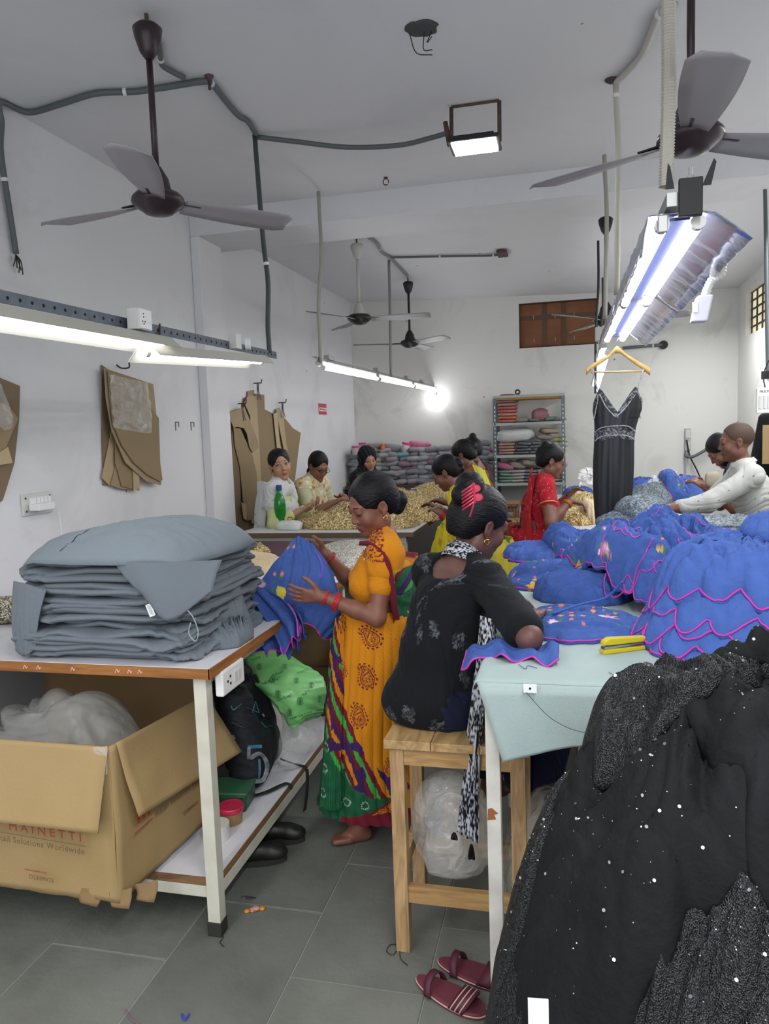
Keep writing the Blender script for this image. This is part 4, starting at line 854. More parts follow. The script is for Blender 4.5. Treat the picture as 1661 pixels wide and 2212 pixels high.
# ================================================================== CLOTH BUILDERS
def blob(c, r, seed, rough_=.12, fr=6., n=(36, 48), e=.8, flat=True, ang=0., rz=0., stretch=2.5):
    """a soft lump: superellipsoid with folds pressed on its base"""
    u = np.linspace(-1, 1, n[0])*math.pi/2; v = np.arange(n[1])*2*math.pi/n[1]
    pw = lambda x: np.sign(x)*np.abs(x)**e
    X = pw(np.cos(u))[:, None]*pw(np.cos(v))[None]; Y = pw(np.cos(u))[:, None]*pw(np.sin(v))[None]; Z = pw(np.sin(u))[:, None]*np.ones(n[1])[None]
    V = np.stack([X.ravel(), Y.ravel(), Z.ravel()], 1); q = V*np.array(r)
    d = folds(q[:, 0]+q[:, 2]*.6, q[:, 1]+q[:, 2]*.5, seed, fr, stretch, ang)+.5*gn(q*fr*.5+seed)
    nn = V/np.linalg.norm(V, axis=1)[:, None]; q = q+nn*(d*rough_*min(r))[:, None]
    if flat: q[:, 2] = np.maximum(q[:, 2], -r[2]*.55)+r[2]*.55
    return rotz(q, rz)+np.array(c), gridf(n[0], n[1], True)
class Heap:
    def __init__(s, x0, x1, y0, y1, z, cell=.01):
        s.x0, s.y0, s.c = x0, y0, cell; s.nx = int((x1-x0)/cell)+1; s.ny = int((y1-y0)/cell)+1
        s.X, s.Y = np.meshgrid(x0+np.arange(s.nx)*cell, y0+np.arange(s.ny)*cell, indexing='ij'); s.H = np.full((s.nx, s.ny), float(z))
    def mound(s, cx, cy_, rx, ry, h, p=2.2):
        d = np.clip(1-(np.abs((s.X-cx)/rx)**p+np.abs((s.Y-cy_)/ry)**p), 0, 1); s.H += h*d**.6; return s
    def at(s, x, y):
        u = np.clip((x-s.x0)/s.c, 0, s.nx-1.001); v = np.clip((y-s.y0)/s.c, 0, s.ny-1.001); i = u.astype(int); j = v.astype(int); a = u-i; b = v-j; H = s.H
        return H[i, j]*(1-a)*(1-b)+H[i+1, j]*a*(1-b)+H[i, j+1]*(1-a)*b+H[i+1, j+1]*a*b
    def smooth(s, k=2):
        for _ in range(k):
            H = s.H; P_ = np.pad(H, 1, mode='edge'); s.H = (P_[:-2, 1:-1]+P_[2:, 1:-1]+P_[1:-1, :-2]+P_[1:-1, 2:]+4*H)/8
    def lay(s, cx, cy_, rx, ry, rot, th, seed, fold=.02, fr=7., ang=0., stretch=3., scallop=0, sc_amp=.03, rough_=.12, nr=46, na=200, upd=True, edge=6., sm=2):
        """lay a cloth on the heap, return mesh, its edge loop and the (x,y) of each vertex"""
        def R(a): return 1+rough_*gn(np.stack([np.cos(a)*1.5+seed, np.sin(a)*1.5, 0*a+seed*2.1], 1))+rough_*.5*gn(np.stack([np.cos(a)*4+seed, np.sin(a)*4, 0*a+seed*1.1], 1))-(sc_amp*(1-np.abs(np.sin(a*scallop/2))**.7) if scallop else 0)
        cr, sr = math.cos(rot), math.sin(rot)
        def zf(x, y, base, r):
            d = folds(x, y, seed, fr, stretch, ang, 2); prof = np.clip(1-np.clip(r, 0, 1)**edge, 0, 1)**.5
            return base+th*prof+(fold*(d+.4)+fold*.16*folds(x+5, y, seed+9, fr*2.4, 3.0, ang+.7, 1))*np.clip(prof, .18, 1)+.004
        r = np.linspace(0, 1, nr)**.8; a = np.arange(na)*2*math.pi/na; RR, AA = np.meshgrid(r, a, indexing='ij'); RR = RR.ravel(); AA = AA.ravel()
        rad = RR*R(AA); lx = rad*np.cos(AA)*rx; ly = rad*np.sin(AA)*ry; x = cx+lx*cr-ly*sr; y = cy_+lx*sr+ly*cr
        Hs = s.H
        if sm: k_ = Heap.__new__(Heap); k_.__dict__ = dict(s.__dict__); k_.H = s.H.copy(); k_.smooth(sm*3); base = k_.at(x, y)
        else: base = s.at(x, y)
        z = zf(x, y, base, RR); z0_ = s.at(x, y); z = np.maximum(z, z0_+.003); z = z0_+np.minimum(z-z0_, .016+np.clip(1-RR, 0, 1)*.9)
        V = np.stack([x, y, z], 1); loop = V[-na:].copy()
        V2 = V[-na:]*1.0; V2[:, 2] = s.at(V2[:, 0], V2[:, 1])-.002; c0 = np.array([cx, cy_, 0]); V3 = c0+(V2-c0)*[.93, .93, 1]
        Vt = np.vstack([V, V2, V3]); Fq = gridf(nr+2, na, True)
        if upd:
            dx = s.X-cx; dy = s.Y-cy_; u = (dx*cr+dy*sr)/rx; v = (-dx*sr+dy*cr)/ry; aa = np.arctan2(v, u); rr = np.hypot(u, v)/R(aa.ravel()).reshape(aa.shape); m = rr < 1
            b = (k_.H if sm else s.H)[m]; zz = zf(s.X[m], s.Y[m], b, rr[m]); s.H[m] = np.maximum(s.H[m], zz)
        return Vt, Fq, loop
def edge_tube(loop, r=.0025, lift=.002, a0=0., a1=1.):
    n = len(loop); i0, i1 = int(a0*n), int(a1*n); P_ = np.array([loop[i % n] for i in range(i0, i1+1)]); P_[:, 2] += lift; return tube(P_, r, 5)
# --- colours of the printed blue dresses
BLUE, BLUE2 = C('#405b9e'), C('#364c90'); PINKC, YELC, ORC, GRC, WHC = C('#d06ba8'), C('#d8c24a'), C('#d9834a'), C('#3f7f4c'), C('#e6d3dd')
def floral(V, seed, band=None, dens=1., base=BLUE):
    """printed border: rows of orange buds with bunches of pink and yellow flowers; band(x,y,z) says where it runs"""
    rs = np.random.RandomState(seed); x, y, z = V[:, 0], V[:, 1], V[:, 2]
    c = np.repeat(base[None], len(V), 0)*(1+.10*gn(V*30+seed))[:, None]
    on = band(V) if band is not None else gn(V*3.1+seed*5) > .28
    cell = .034; g = np.floor(np.stack([x, y, z], 1)/cell); f = (np.stack([x, y, z], 1)/cell-g)-.5
    h = np.abs(np.sin(g@np.array([12.9898, 78.233, 37.719])+seed)*43758.5) % 1; h2 = np.abs(np.sin(g@np.array([39.3, 11.1, 83.2])+seed)*24634.6) % 1
    d = np.hypot(f[:, 0], np.hypot(f[:, 1], f[:, 2])*1.0)
    bud = on & (h < .42*dens) & (d < .26); c[bud] = ORC; c[on & (h < .42*dens) & (d < .12)] = C('#e6a080')
    leaf = on & (h > .42) & (h < .55) & (d < .25); c[leaf] = GRC
    cell = .085; g = np.floor(V/cell); f = (V/cell-g)-.5; h = np.abs(np.sin(g@np.array([7.9, 51.2, 19.7])+seed)*13758.5) % 1
    d = np.sqrt((f**2).sum(1)); pet = .30+.06*np.sin(np.arctan2(f[:, 1]+f[:, 2], f[:, 0])*5)
    big = on & (h > .60) & (d < pet); pk = big & (h < .84); yl = big & (h >= .84)
    c[pk] = mixc(np.repeat(PINKC[None], pk.sum(), 0), np.repeat(WHC[None], pk.sum(), 0), np.clip(.5+.9*gn(V[pk]*55), 0, 1)); c[yl] = mixc(np.repeat(YELC[None], yl.sum(), 0), np.repeat(ORC[None], yl.sum(), 0), np.clip(.3+gn(V[yl]*55), 0, 1))
    gr = on & (h > .52) & (d > pet) & (d < pet+.1) & (gn(V*60) > .1); c[gr] = GRC
    return c
M_bluec = mat('blue_cotton', '#3a52b8', .85, vcol=True, bump=(26, 1., 8), spec=.25); M_hem = mat('magenta_hem', '#c23aa6', .7)
def dress(heap, label, group=None, pr=None, hem=(0, 1), hemr=.0024, print_=True, base=BLUE, **k):
    V, Fq, loop = heap.lay(**k)
    o = mk('blue_dress', V, Fq, M_bluec, smooth=True, col=floral(V, k['seed'], pr, base=base), label=label, cat='dress', group=group)
    if hem: mk('hem', *edge_tube(loop, hemr, .003, *hem), M_hem, o, smooth=True)
    DL.append((o, k)); return o
DL = []
# ================================================================== THE BLUE PILE ON THE TEAL TABLE
hp = Heap(-.5, 1.2, 1.7, 4.7, Z5+.003)
nob = lambda V: np.zeros(len(V), bool)
hi = lambda f0: (lambda V: gn(V*3.1+f0) > .15)
# dresses spread along the left side, far to near
dress(hp, 'blue floral dress hanging over the far left corner of the teal table', cx=-0.133, cy_=3.761, rx=0.177, ry=0.230, rot=.3, th=0.044, seed=11, fold=.022, fr=11, pr=hi(3), edge=5)
dress(hp, 'plain blue rounded dress lump behind the left edge of the pile', cx=0.080, cy_=3.761, rx=0.177, ry=0.319, rot=.2, th=0.085, seed=12, fold=.038, fr=10, pr=lambda V: (V[:, 1] < 3.67) & (V[:, 2] < 1.13), hem=None, edge=3)
dress(hp, 'blue dress with orange buds lying across the table left of the pile', cx=0.000, cy_=3.204, rx=0.248, ry=0.195, rot=.15, th=0.049, seed=13, fold=.022, fr=11, pr=hi(8), edge=4)
dress(hp, 'blue dress with a pink and yellow flower corner at the left table edge', cx=-0.071, cy_=3.027, rx=0.168, ry=0.106, rot=-.2, th=0.027, seed=14, fold=.015, fr=12, pr=lambda V: V[:, 0] > -1, edge=4)
dress(hp, 'crumpled round blue dress bundle behind the sewing hands', cx=0.062, cy_=2.850, rx=0.177, ry=0.168, rot=.4, th=0.075, seed=15, fold=.042, fr=12, pr=nob, hem=(.0, .35), edge=3)
hp.mound(.38, 3.05, .34, .55, .13)
hp.mound(.60, 2.30, .38, .34, .04)
back = [(.50, 3.72, .30, .24, .3, .04), (.20, 3.30, .20, .28, .9, .045), (.56, 3.42, .30, .28, .2, .05), (.24, 2.86, .17, .26, .5, .045), (.48, 3.08, .28, .24, 2.2, .05), (.36, 2.76, .20, .20, .1, .045), (.70, 2.85, .26, .26, 1.2, .04)]
lab = ['blue dress at the far top of the pile with a curled magenta hem', 'blue dress slipping down the left slope of the pile', 'blue dress with yellow flowers on the crest of the pile', 'blue dress with a pink flower sash on the left middle of the pile', 'blue dress with a big pink flower near the crest of the pile', 'crumpled blue dress in the hollow between crest and front stack', 'blue dress at the right of the crest cut by the picture edge']
for i, ((cx, cyy, rx, ry, ro, th), l_) in enumerate(zip(back, lab)):
    dress(hp, l_, cx=cx, cy_=cyy, rx=rx, ry=ry, rot=ro, th=th, seed=30+i, fold=.046, fr=9, ang=ro, stretch=3.4, pr=(lambda V: gn(V*4+i*3.3) > -.02), scallop=14, sc_amp=.09, edge=3, rough_=.25)
# near stack with tiers of scalloped hems
near = [(.60, 2.28, .43, .345, 0, .030), (.61, 2.29, .42, .335, .1, .028), (.60, 2.29, .408, .322, -.1, .028), (.61, 2.30, .392, .308, .15, .028), (.61, 2.31, .375, .29, 0, .060)]
lab = ['bottom blue dress of the front stack, its scalloped hem on the teal cloth', 'second blue dress from the bottom of the front stack', 'third blue dress from the bottom of the front stack', 'fourth blue dress from the bottom of the front stack', 'top blue dress draped smoothly over the front stack']
for i, ((cx, cyy, rx, ry, ro, th), l_) in enumerate(zip(near, lab)):
    dress(hp, l_, cx=cx, cy_=cyy, rx=rx, ry=ry, rot=ro, th=th, seed=50+i, fold=.024 if i < 4 else .034, fr=10 if i < 4 else 7, ang=1.2, stretch=4, pr=nob, scallop=18, sc_amp=.10, edge=5, rough_=.05, nr=40, na=220, hemr=.003, base=BLUE*1.15)
hp.smooth(1)
dress(hp, 'blue dress folded over the top right of the front stack', cx=.74, cy_=2.40, rx=.22, ry=.24, rot=.7, th=.03, seed=61, fold=.03, fr=7, ang=.9, stretch=4, pr=nob, hem=None, edge=4, base=BLUE*1.1)
rs = np.random.RandomState(12)
for o_, k_ in DL[5:12]:                                             # hems of folds that surface inside the heap
    for _ in range(3):
        a = rs.rand()*6.28; r0 = .45+.3*rs.rand(); cx_ = k_['cx']+k_['rx']*r0*math.cos(a); cy2 = k_['cy_']+k_['ry']*r0*math.sin(a); R_ = .05+.07*rs.rand(); t = np.linspace(a-1.3, a+1.5, 40); rr = R_*(1+.16*np.abs(np.sin(t*5)))
        X_, Y_ = cx_+rr*np.cos(t), cy2+rr*np.sin(t); mk('hem', *tube(np.stack([X_, Y_, hp.at(X_, Y_)+.003], 1), .0024, 5), M_hem, o_, smooth=True)
def cord(label, px, z, r=.004, m=None):
    P_ = [PZ(a, b, z+dz) for a, b, dz in px]; return mk('dress_cord', *ribbed(smoothpath(P_, 10), r, 6, .006), m or mat('blue_cord', '#3d62b4', .8), label=label, cat='cord')
# dress being sewn
hs = Heap(-.6, .6, 1.7, 3.0, Z5+.003)
k = dict(cx=.04, cy_=2.42, rx=.19, ry=.21, rot=.12, th=0.022, seed=71, fold=.020, fr=12, ang=.3, stretch=3, scallop=18, sc_amp=.06, edge=3, rough_=.15, nr=44, na=200)
dress(hs, 'blue floral dress being sewn on the teal cloth in front of the woman in black', pr=lambda V: (V[:, 1] > 2.30) & (gn(V*6) > -.35), **k)
# its skirt falling over the left table edge
u_ = np.linspace(0, 1, 60); w_ = np.linspace(0, 1, 22); V = []
pa = PZ(1140, 1395, Z5+.03); pb = PZ(1005, 1418, Z5-.02)
for u in u_:
    for w in w_:
        x = -.02-.27*u; y = 2.13-.13*w+.05*u-.02*math.sin(u*16)*w; z = Z5+.022+.010*math.sin(u*22+w*2)-.012*w*w-.0*u-.14*max(0, u-.72)
        V.append((x, y, z))
V = np.array(V); V[:, 2] += .008*gn(V*25); o = mk('blue_dress_skirt', V, gridf(60, 22), M_bluec, smooth=True, col=np.repeat((BLUE*1.05)[None], len(V), 0), solid=.002, label='scalloped blue skirt edge hanging off the table under the elbow', cat='dress')
loop = V.reshape(60, 22, 3)[:, -1]; end = V.reshape(60, 22, 3)[-1][::-1]; mk('hem', *tube(np.vstack([loop, end]), .003, 5), M_hem, o, smooth=True)
mk('dress_cord', *ribbed(smoothpath([PZ(1195, 1325, Z5+.05), PZ(1255, 1305, Z5+.06), PZ(1310, 1290, Z5+.08), PZ(1345, 1255, Z5+.14)], 10), .0035, 6, .006), mat('blue_cord', '#3d62b4', .8), label='twisted blue cord running from the sewn dress up to the pile', cat='cord')
# ================================================================== GREY FOLDED GARMENTS
M_greyc = mat('grey_jersey', '#6d7983', .9, vcol=True, bump=(90, .22, 4), sheen=.05)
def folded(label, cx, cyy, rx, ry, z, th, seed, n=(10, 120), rot=0., sag=.01, group='folded grey garments in the stack'):
    a = np.arange(n[1])*2*math.pi/n[1]; e = .28
    cxs = np.sign(np.cos(a))*np.abs(np.cos(a))**e; sys_ = np.sign(np.sin(a))*np.abs(np.sin(a))**e
    Rn = 1+.035*gn(np.stack([np.cos(a)*2.2+seed, np.sin(a)*2.2, 0*a+seed], 1))+.034*gn(np.stack([np.cos(a)*7, np.sin(a)*7, 0*a+seed*3], 1))+.012*gn(np.stack([np.cos(a)*24, np.sin(a)*24, 0*a+seed], 1))
    rows = []
    prof = [(0, 0.0), (.5, 0), (.93, 0), (.975, .12), (1.0, .38), (1.003, .62), (.98, .88), (.94, 1.0), (.6, 1.0), (.0, 1.0)]
    wav = .95*th*gn(np.stack([cxs*2.6+seed*1.7, sys_*2.6, 0*a], 1))
    for f, h in prof: rows.append(np.stack([cxs*Rn*f*rx, sys_*Rn*f*ry, h*th+(wav+.5*th*gn(np.stack([cxs*9, sys_*9, 0*a+seed], 1)))*f**6-sag*0], 1))
    V = np.vstack(rows); V = rotz(V, rot)+np.array([cx, cyy, z]); V[:, 2] -= sag*((V[:, 0]-cx)/rx)**2
    return V, gridf(len(prof), n[1], True)
gx, gy = -1.525, 2.50; rs = np.random.RandomState(3); z = .942; NG = 19
words = ['bottom', 'second', 'third', 'fourth', 'fifth', 'sixth', 'seventh', 'eighth', 'ninth', 'tenth', 'eleventh', 'twelfth', 'thirteenth', 'fourteenth', 'fifteenth', 'sixteenth', 'seventeenth', 'eighteenth', 'nineteenth', 'twentieth', 'twenty-first']
GREY = C('#6a727a')
for i in range(NG):
    t_ = i/NG; th = .0148+.004*rs.rand(); wid = .345-.04*max(0, t_-.55)+.014*rs.randn(); off = .03*rs.randn()*.4-.02*t_
    V, Fq = folded('', gx+off, gy+.02*rs.randn(), wid, .33+.01*rs.randn(), z-.0, th+.007, 100+i, rot=.05*rs.randn(), sag=.012*(1-t_)+.004)
    V[:, 2] = np.maximum(V[:, 2], .9425)
    mk('folded_garment', V, Fq, M_greyc, smooth=True, col=GREY*(.90+.2*rs.rand()), label='folded grey garment in the stack, %s%s' % (words[i], '' if i == 0 else ' from the bottom'), cat='garment', group='folded grey garments in the stack'); z += th
ztop = z
# the big top garment draped over the stack
n = 70; s_ = np.linspace(-1, 1, n); U, W_ = np.meshgrid(s_, s_, indexing='ij'); U = U.ravel(); W_ = W_.ravel()
x = gx-.0+U*np.sqrt(1-.30*W_**2)*.355; y = gy+W_*np.sqrt(1-.30*U**2)*.36; hgt = .085*(np.clip(1-np.abs(U)**3.2, 0, 1)*np.clip(1-np.abs(W_)**3.5, 0, 1))**.6
hgt = hgt*(1+.25*np.exp(-((U-.25)/.5)**2)) ; fd_ = .016*folds(x, y, 5, 6, 4, .5)*(np.clip(1-np.maximum(np.abs(U), np.abs(W_))**4, .1, 1))
zt_ = ztop+.006+hgt+fd_-.03*np.clip(np.abs(U)-.8, 0, 1)*5*.4
V = np.stack([x, y, zt_], 1); o = mk('draped_garment', V, gridf(n, n), M_greyc, smooth=True, col=C('#78828a'), solid=.006, label='large smooth grey garment draped over the top of the folded stack', cat='garment')
pth = smoothpath([(gx-.13, gy-.325, ztop+.02), (gx-.1, gy-.2, ztop+.10), (gx-.0, gy-.02, ztop+.118), (gx+.05, gy+.1, ztop+.118)], 10)
hz = lambda x, y: zt_[np.argmin((V[:, 0]-x)**2+(V[:, 1]-y)**2)]
mk('piping', *tube(np.array([(p[0], p[1], hz(p[0], p[1])+.003) for p in pth]), .0014, 5), mat('dark_piping', '#2d3540', .8), o)
def flap(name, pts_top, pts_bot, m, label, cat, n=(24, 20), amp=.006, seed=0, col=None, parent=None, solid=.004, fr=14, out=(0, -1, 0)):
    A = smoothpath(pts_top, 8); B_ = smoothpath(pts_bot, 8); s = np.linspace(0, 1, n[0])
    Ai = np.stack([np.interp(s, np.linspace(0, 1, len(A)), A[:, i]) for i in range(3)], 1); Bi = np.stack([np.interp(s, np.linspace(0, 1, len(B_)), B_[:, i]) for i in range(3)], 1); w = np.linspace(0, 1, n[1])
    V = (Ai[:, None]*(1-w[None, :, None])+Bi[:, None]*w[None, :, None]); bul = np.sin(w*math.pi)[None, :]*.012+amp*(folds(np.repeat(s[:, None], n[1], 1).ravel(), np.repeat(w[None], n[0], 0).ravel()*.3, seed, fr, 3, 1.57).reshape(n[0], n[1]))*w[None, :]
    V = V+np.array(out)*bul[..., None]; return mk(name, V.reshape(-1, 3), gridf(*n), m, parent, smooth=True, col=col, solid=solid, label=label, cat=cat)
Fy = gy-.335
o = flap('hanging_garment', [PY(245, 1212, Fy), PY(330, 1215, Fy-.01), PY(480, 1210, Fy+.12)], [PY(315, 1290, Fy-.015), PY(366, 1340, Fy-.03), PY(460, 1275, Fy+.05)], M_greyc, 'grey garment corner hanging down the front right of the stack', 'garment', seed=3, col=GREY, amp=.004)
o = flap('hanging_garment', [PY(30, 1255, Fy+.02), PY(60, 1262, Fy-.005), PY(100, 1275, Fy-.01)], [PY(34, 1405, Fy-.01), PY(55, 1418, Fy-.03), PY(78, 1400, Fy-.02)], M_greyc, 'grey garment sleeve hanging down the front left of the stack', 'garment', seed=4, col=GREY*1.0, amp=.010)
q = PY(325, 1318, Fy-.03); lb_ = thing('care_label', 'white printed care label sticking out of the grey stack front', 'label', q)
V, Fc = cbox((0, 0, 0), (.022, .001, .042)); a_ = .35; V = np.stack([V[:, 0]*math.cos(a_)+V[:, 2]*math.sin(a_), V[:, 1], -V[:, 0]*math.sin(a_)+V[:, 2]*math.cos(a_)], 1)
V = V*[1, 1, 1]; V[:, 0] = -V[:, 0]; mk('tag', V+q, Fc, mat('bright_plate'), lb_)
for k in range(7):
    zz = .014-.0045*k; mk('print_line', *beam_between(q+np.array([-(.0+math.sin(a_)*zz)-.007, -.0012, zz*math.cos(a_)+.003]), q+np.array([-(math.sin(a_)*zz)+.007, -.0012, zz*math.cos(a_)-.002]), .0003, .0012), mat('grey_print', '#85898c', .7), lb_)
q = PY(436, 1287, Fy+.06); mk('care_label', *cbox(q, (.026, .001, .008), .0), mat('bright_plate'), label='tiny white label on the right side of the grey stack', cat='label')
P_ = [PY(405, 1318, Fy-.0), PY(418, 1335, Fy-.02), PY(428, 1365, Fy-.02), PY(422, 1385, Fy-.02), PY(408, 1368, Fy-.02), PY(412, 1345, Fy-.02)]
mk('drawstring', *tube(smoothpath(P_), .0018, 6), mat('grey_string', '#9aa2aa', .8), label='light grey drawstring loop hanging on the front of the grey stack', cat='drawstring')
hr = Heap(-2.2, -.9, 2.1, 3.2, .943)
for i, (cx, cyy, rx, ry, l_) in enumerate(((-1.23, 2.48, .12, .17, 'crumpled grey garment end spilling at the lower right of the stack'), (-1.27, 2.56, .11, .14, 'crumpled grey garment end above the lower right spill'), (-1.285, 2.58, .1, .13, 'third crumpled grey garment end on the right side of the stack'))):
    V, Fq, lp = hr.lay(cx, cyy, rx, ry, .3, .06, 80+i, fold=.03, fr=14, ang=1.0, stretch=3, edge=3); mk('crumpled_garment', V, Fq, M_greyc, smooth=True, col=GREY, label=l_, cat='garment')
# blue dress lying on the table edge beside the orange sari
hb2 = Heap(-1.6, -.6, 2.3, 4.0, .943)
def drape(name, label, grid, m, col, cat='dress', hem=None, solid=.003, hemr=.003, par=None):
    G = np.array(grid, float); nu, nv = G.shape[:2]; Q = np.array([smoothpath(G[:, j], 10) for j in range(nv)]).transpose(1, 0, 2); Q = np.array([smoothpath(Q[i], 10) for i in range(len(Q))])
    V = Q.reshape(-1, 3); o = mk(name, V, gridf(*Q.shape[:2]), m, par, smooth=True, col=col(V) if callable(col) else col, solid=solid, label=label, cat=cat)
    if hem: mk('hem', *tube(hem(Q), hemr, 6), M_hem, o, smooth=True)
    return o
def wave(Q, n_, amp, ax=1):
    Q = Q.copy(); k = len(Q); s = np.linspace(0, 1, k); Q[:, 2] += amp*np.abs(np.sin(s*n_*math.pi))-amp*.3; Q[:, 1] += amp*.8*np.sin(s*n_*2*math.pi); return Q
Yd = 2.72
g = []
colpx = [[(470, 1255), (505, 1330), (535, 1375), (548, 1405)], [(500, 1248), (545, 1320), (575, 1372), (590, 1412)], [(535, 1262), (590, 1320), (618, 1355), (630, 1395)], [(575, 1272), (625, 1300), (645, 1330), (650, 1362)]]
dz = [[.05, .0, -.0, .0], [.10, .0, .0, -.02], [.05, .03, -.01, .0], [.02, .0, .0, 0]]
for i, c_ in enumerate(colpx):
    g.append([PY(px, py, Yd+(.12, .06, .0, -.03)[j]-.05*dz[i][j]*10*.2) for j, (px, py) in enumerate(c_)])
Q = np.array(g); V0 = np.array([smoothpath(Q[:, j], 16) for j in range(4)]).transpose(1, 0, 2); V0 = np.array([smoothpath(r_, 12) for r_ in V0]); nu, nv = V0.shape[:2]
s = np.linspace(0, 1, nu)[:, None]; w = np.linspace(0, 1, nv)[None]
V0[..., 1] -= .035*np.sin(s*26+1.3*np.sin(w*3))*w**.7; V0[..., 2] += .010*np.cos(s*40)*w
rag = w**4*(.03*np.abs(np.sin(s*22))-.01); V0[..., 2] += rag
V = V0.reshape(-1, 3); V[:, 2] += .006*gn(V*18)
o = mk('blue_dress_skirt', V, gridf(nu, nv), M_bluec, smooth=True, col=np.repeat((BLUE*.95)[None], len(V), 0), solid=.003, label='blue skirt with ruffled magenta hem hanging off the table by the orange sari', cat='dress')
mk('hem', *tube(V0[:, -1]+[0, -.002, 0], .003, 6), M_hem, o, smooth=True); mk('hem', *tube(V0[-1, nv//3:]+[0, -.002, 0], .003, 6), M_hem, o, smooth=True)
V1 = V0*1.0; V1[..., 1] += .03; V1[..., 0] += .012; V1[..., 2] += -.02+.02*np.sin(s*31+1)*w; Vq = V1[nu//3:, nv//3:]
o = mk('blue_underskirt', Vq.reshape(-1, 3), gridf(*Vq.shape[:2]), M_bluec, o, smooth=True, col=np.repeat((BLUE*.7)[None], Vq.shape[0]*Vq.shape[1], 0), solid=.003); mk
# cream and gold cloth, roll at the left
M_gold = sequin_mat('gold_sequins', '#b8934e', '#fff0c0', 170, .6, .28, .35); M_white_sq = sequin_mat('pearl_sequins', '#b3a890', '#ffffff', 240, .35, .35, .45); M_cream = mat('cream_satin', '#d9c49c', .4, bump=(8, .3), sheen=.05); M_gsil = sequin_mat('antique_sequins', '#7d7565', '#f5efd8', 230, .7, .3)
h1 = Heap(-2.6, -1.1, 2.6, 5.1, .932)
def lump(heap, name, label, cat, m, group=None, col=None, **k):
    V, Fq, lp = heap.lay(**k); return mk(name, V, Fq, m, smooth=True, label=label, cat=cat, group=group, col=col)
q = PZ(500, 1235, .94); lump(h1, 'cream_garment', 'folded cream satin garment behind the grey stack', 'garment', M_cream, cx=q[0]-.02, cy_=q[1]+.12, rx=.28, ry=.34, rot=.5, th=.06, seed=91, fold=.02, fr=7, ang=1.2, stretch=5, edge=3)
q = PZ(520, 1185, .96); lump(h1, 'gold_sequin_garment', 'crumpled gold sequin garment on the maroon cloth behind the cream one', 'garment', M_gold, cx=q[0]-.05, cy_=q[1]-.1, rx=.26, ry=.24, rot=.2, th=.06, seed=92, fold=.035, fr=10, edge=3)
q = PZ(740, 1205, .96); lump(h1, 'pearl_sequin_garment', 'white pearl beaded garment spread behind the orange sari arm', 'garment', M_white_sq, cx=q[0]-.0, cy_=q[1]+.1, rx=.24, ry=.38, rot=.2, th=.09, seed=93, fold=.01, fr=5, edge=2.5)
q = PZ(710, 1235, .95); dress(hb2, 'blue dress lying behind the held one on the table corner', cx=q[0]-.06, cy_=q[1]+.02, rx=.12, ry=.22, rot=.1, th=.03, seed=94, fold=.03, fr=13, pr=nob, hem=None, edge=3)
q = PX(5, 1305, -2.3); V, Fc = lathe([(0, -.2), (.05, -.2), (.055, -.17), (.055, .17), (.05, .2), (0, .2)], (0, 0, 0), 28); V = V[:, [2, 0, 1]]; V = rotz(V, .5)+np.array([-2.12, 2.66, 1.0]); V += .003*np.stack([gn(V*60)]*3, 1)
mk('sequin_roll', V, Fc, M_gsil, smooth=True, label='rolled antique gold sequin fabric at the left picture edge', cat='fabric roll')
lump(h1, 'pink_scrap', 'flat dusty pink fabric scrap left of the grey stack', 'fabric', mat('dusty_pink', '#b08a86', .9), cx=-2.28, cy_=2.72, rx=.2, ry=.16, rot=.3, th=.006, seed=95, fold=.004, edge=6)
# gold garments along the sequin table
h3 = Heap(X30-.1, X31+.2, Y30-.1, Y31, Z3+.002)
for i, (x_, y_, rx, ry, ro, th, l_) in enumerate((
    (-1.60, 5.44, .40, .19, .05, .10, 'gold sequin garment along the front edge of the white table'),
    (-1.45, 5.78, .46, .24, .1, .10, 'wide gold sequin garment with curved rows in front of the bottle'),
    (-1.75, 6.25, .34, .28, .2, .10, 'gold sequin garment under the glasses woman hands'),
    (-1.20, 5.50, .14, .24, .1, .05, 'gold sequin garment at the right front corner of the white table'),
    (-1.22, 6.10, .20, .30, 0, .07, 'gold sequin garment beside the yellow sari hands'),
    (-1.30, 6.60, .24, .34, .1, .08, 'gold sequin garment in the middle right of the white table'))):
    lump(h3, 'gold_sequin_garment', l_, 'garment', M_gold, cx=x_, cy_=y_, rx=rx, ry=ry, rot=ro, th=th, seed=110+i, fold=.045, fr=10, ang=.8, edge=2.6)
q = np.array([-1.25, 7.3]); lump(h3, 'gold_sequin_garment', 'bunched gold sequin garment at the far end of the white table', 'garment', M_gold, cx=q[0], cy_=q[1], rx=.28, ry=.3, rot=.3, th=.16, seed=120, fold=.04, fr=8, edge=2)
lump(h3, 'gold_sequin_garment', 'gold sequin garment behind the orange sari head on the white table', 'garment', M_gold, cx=-1.62, cy_=6.9, rx=.26, ry=.4, rot=.1, th=.12, seed=121, fold=.04, fr=8, edge=2)
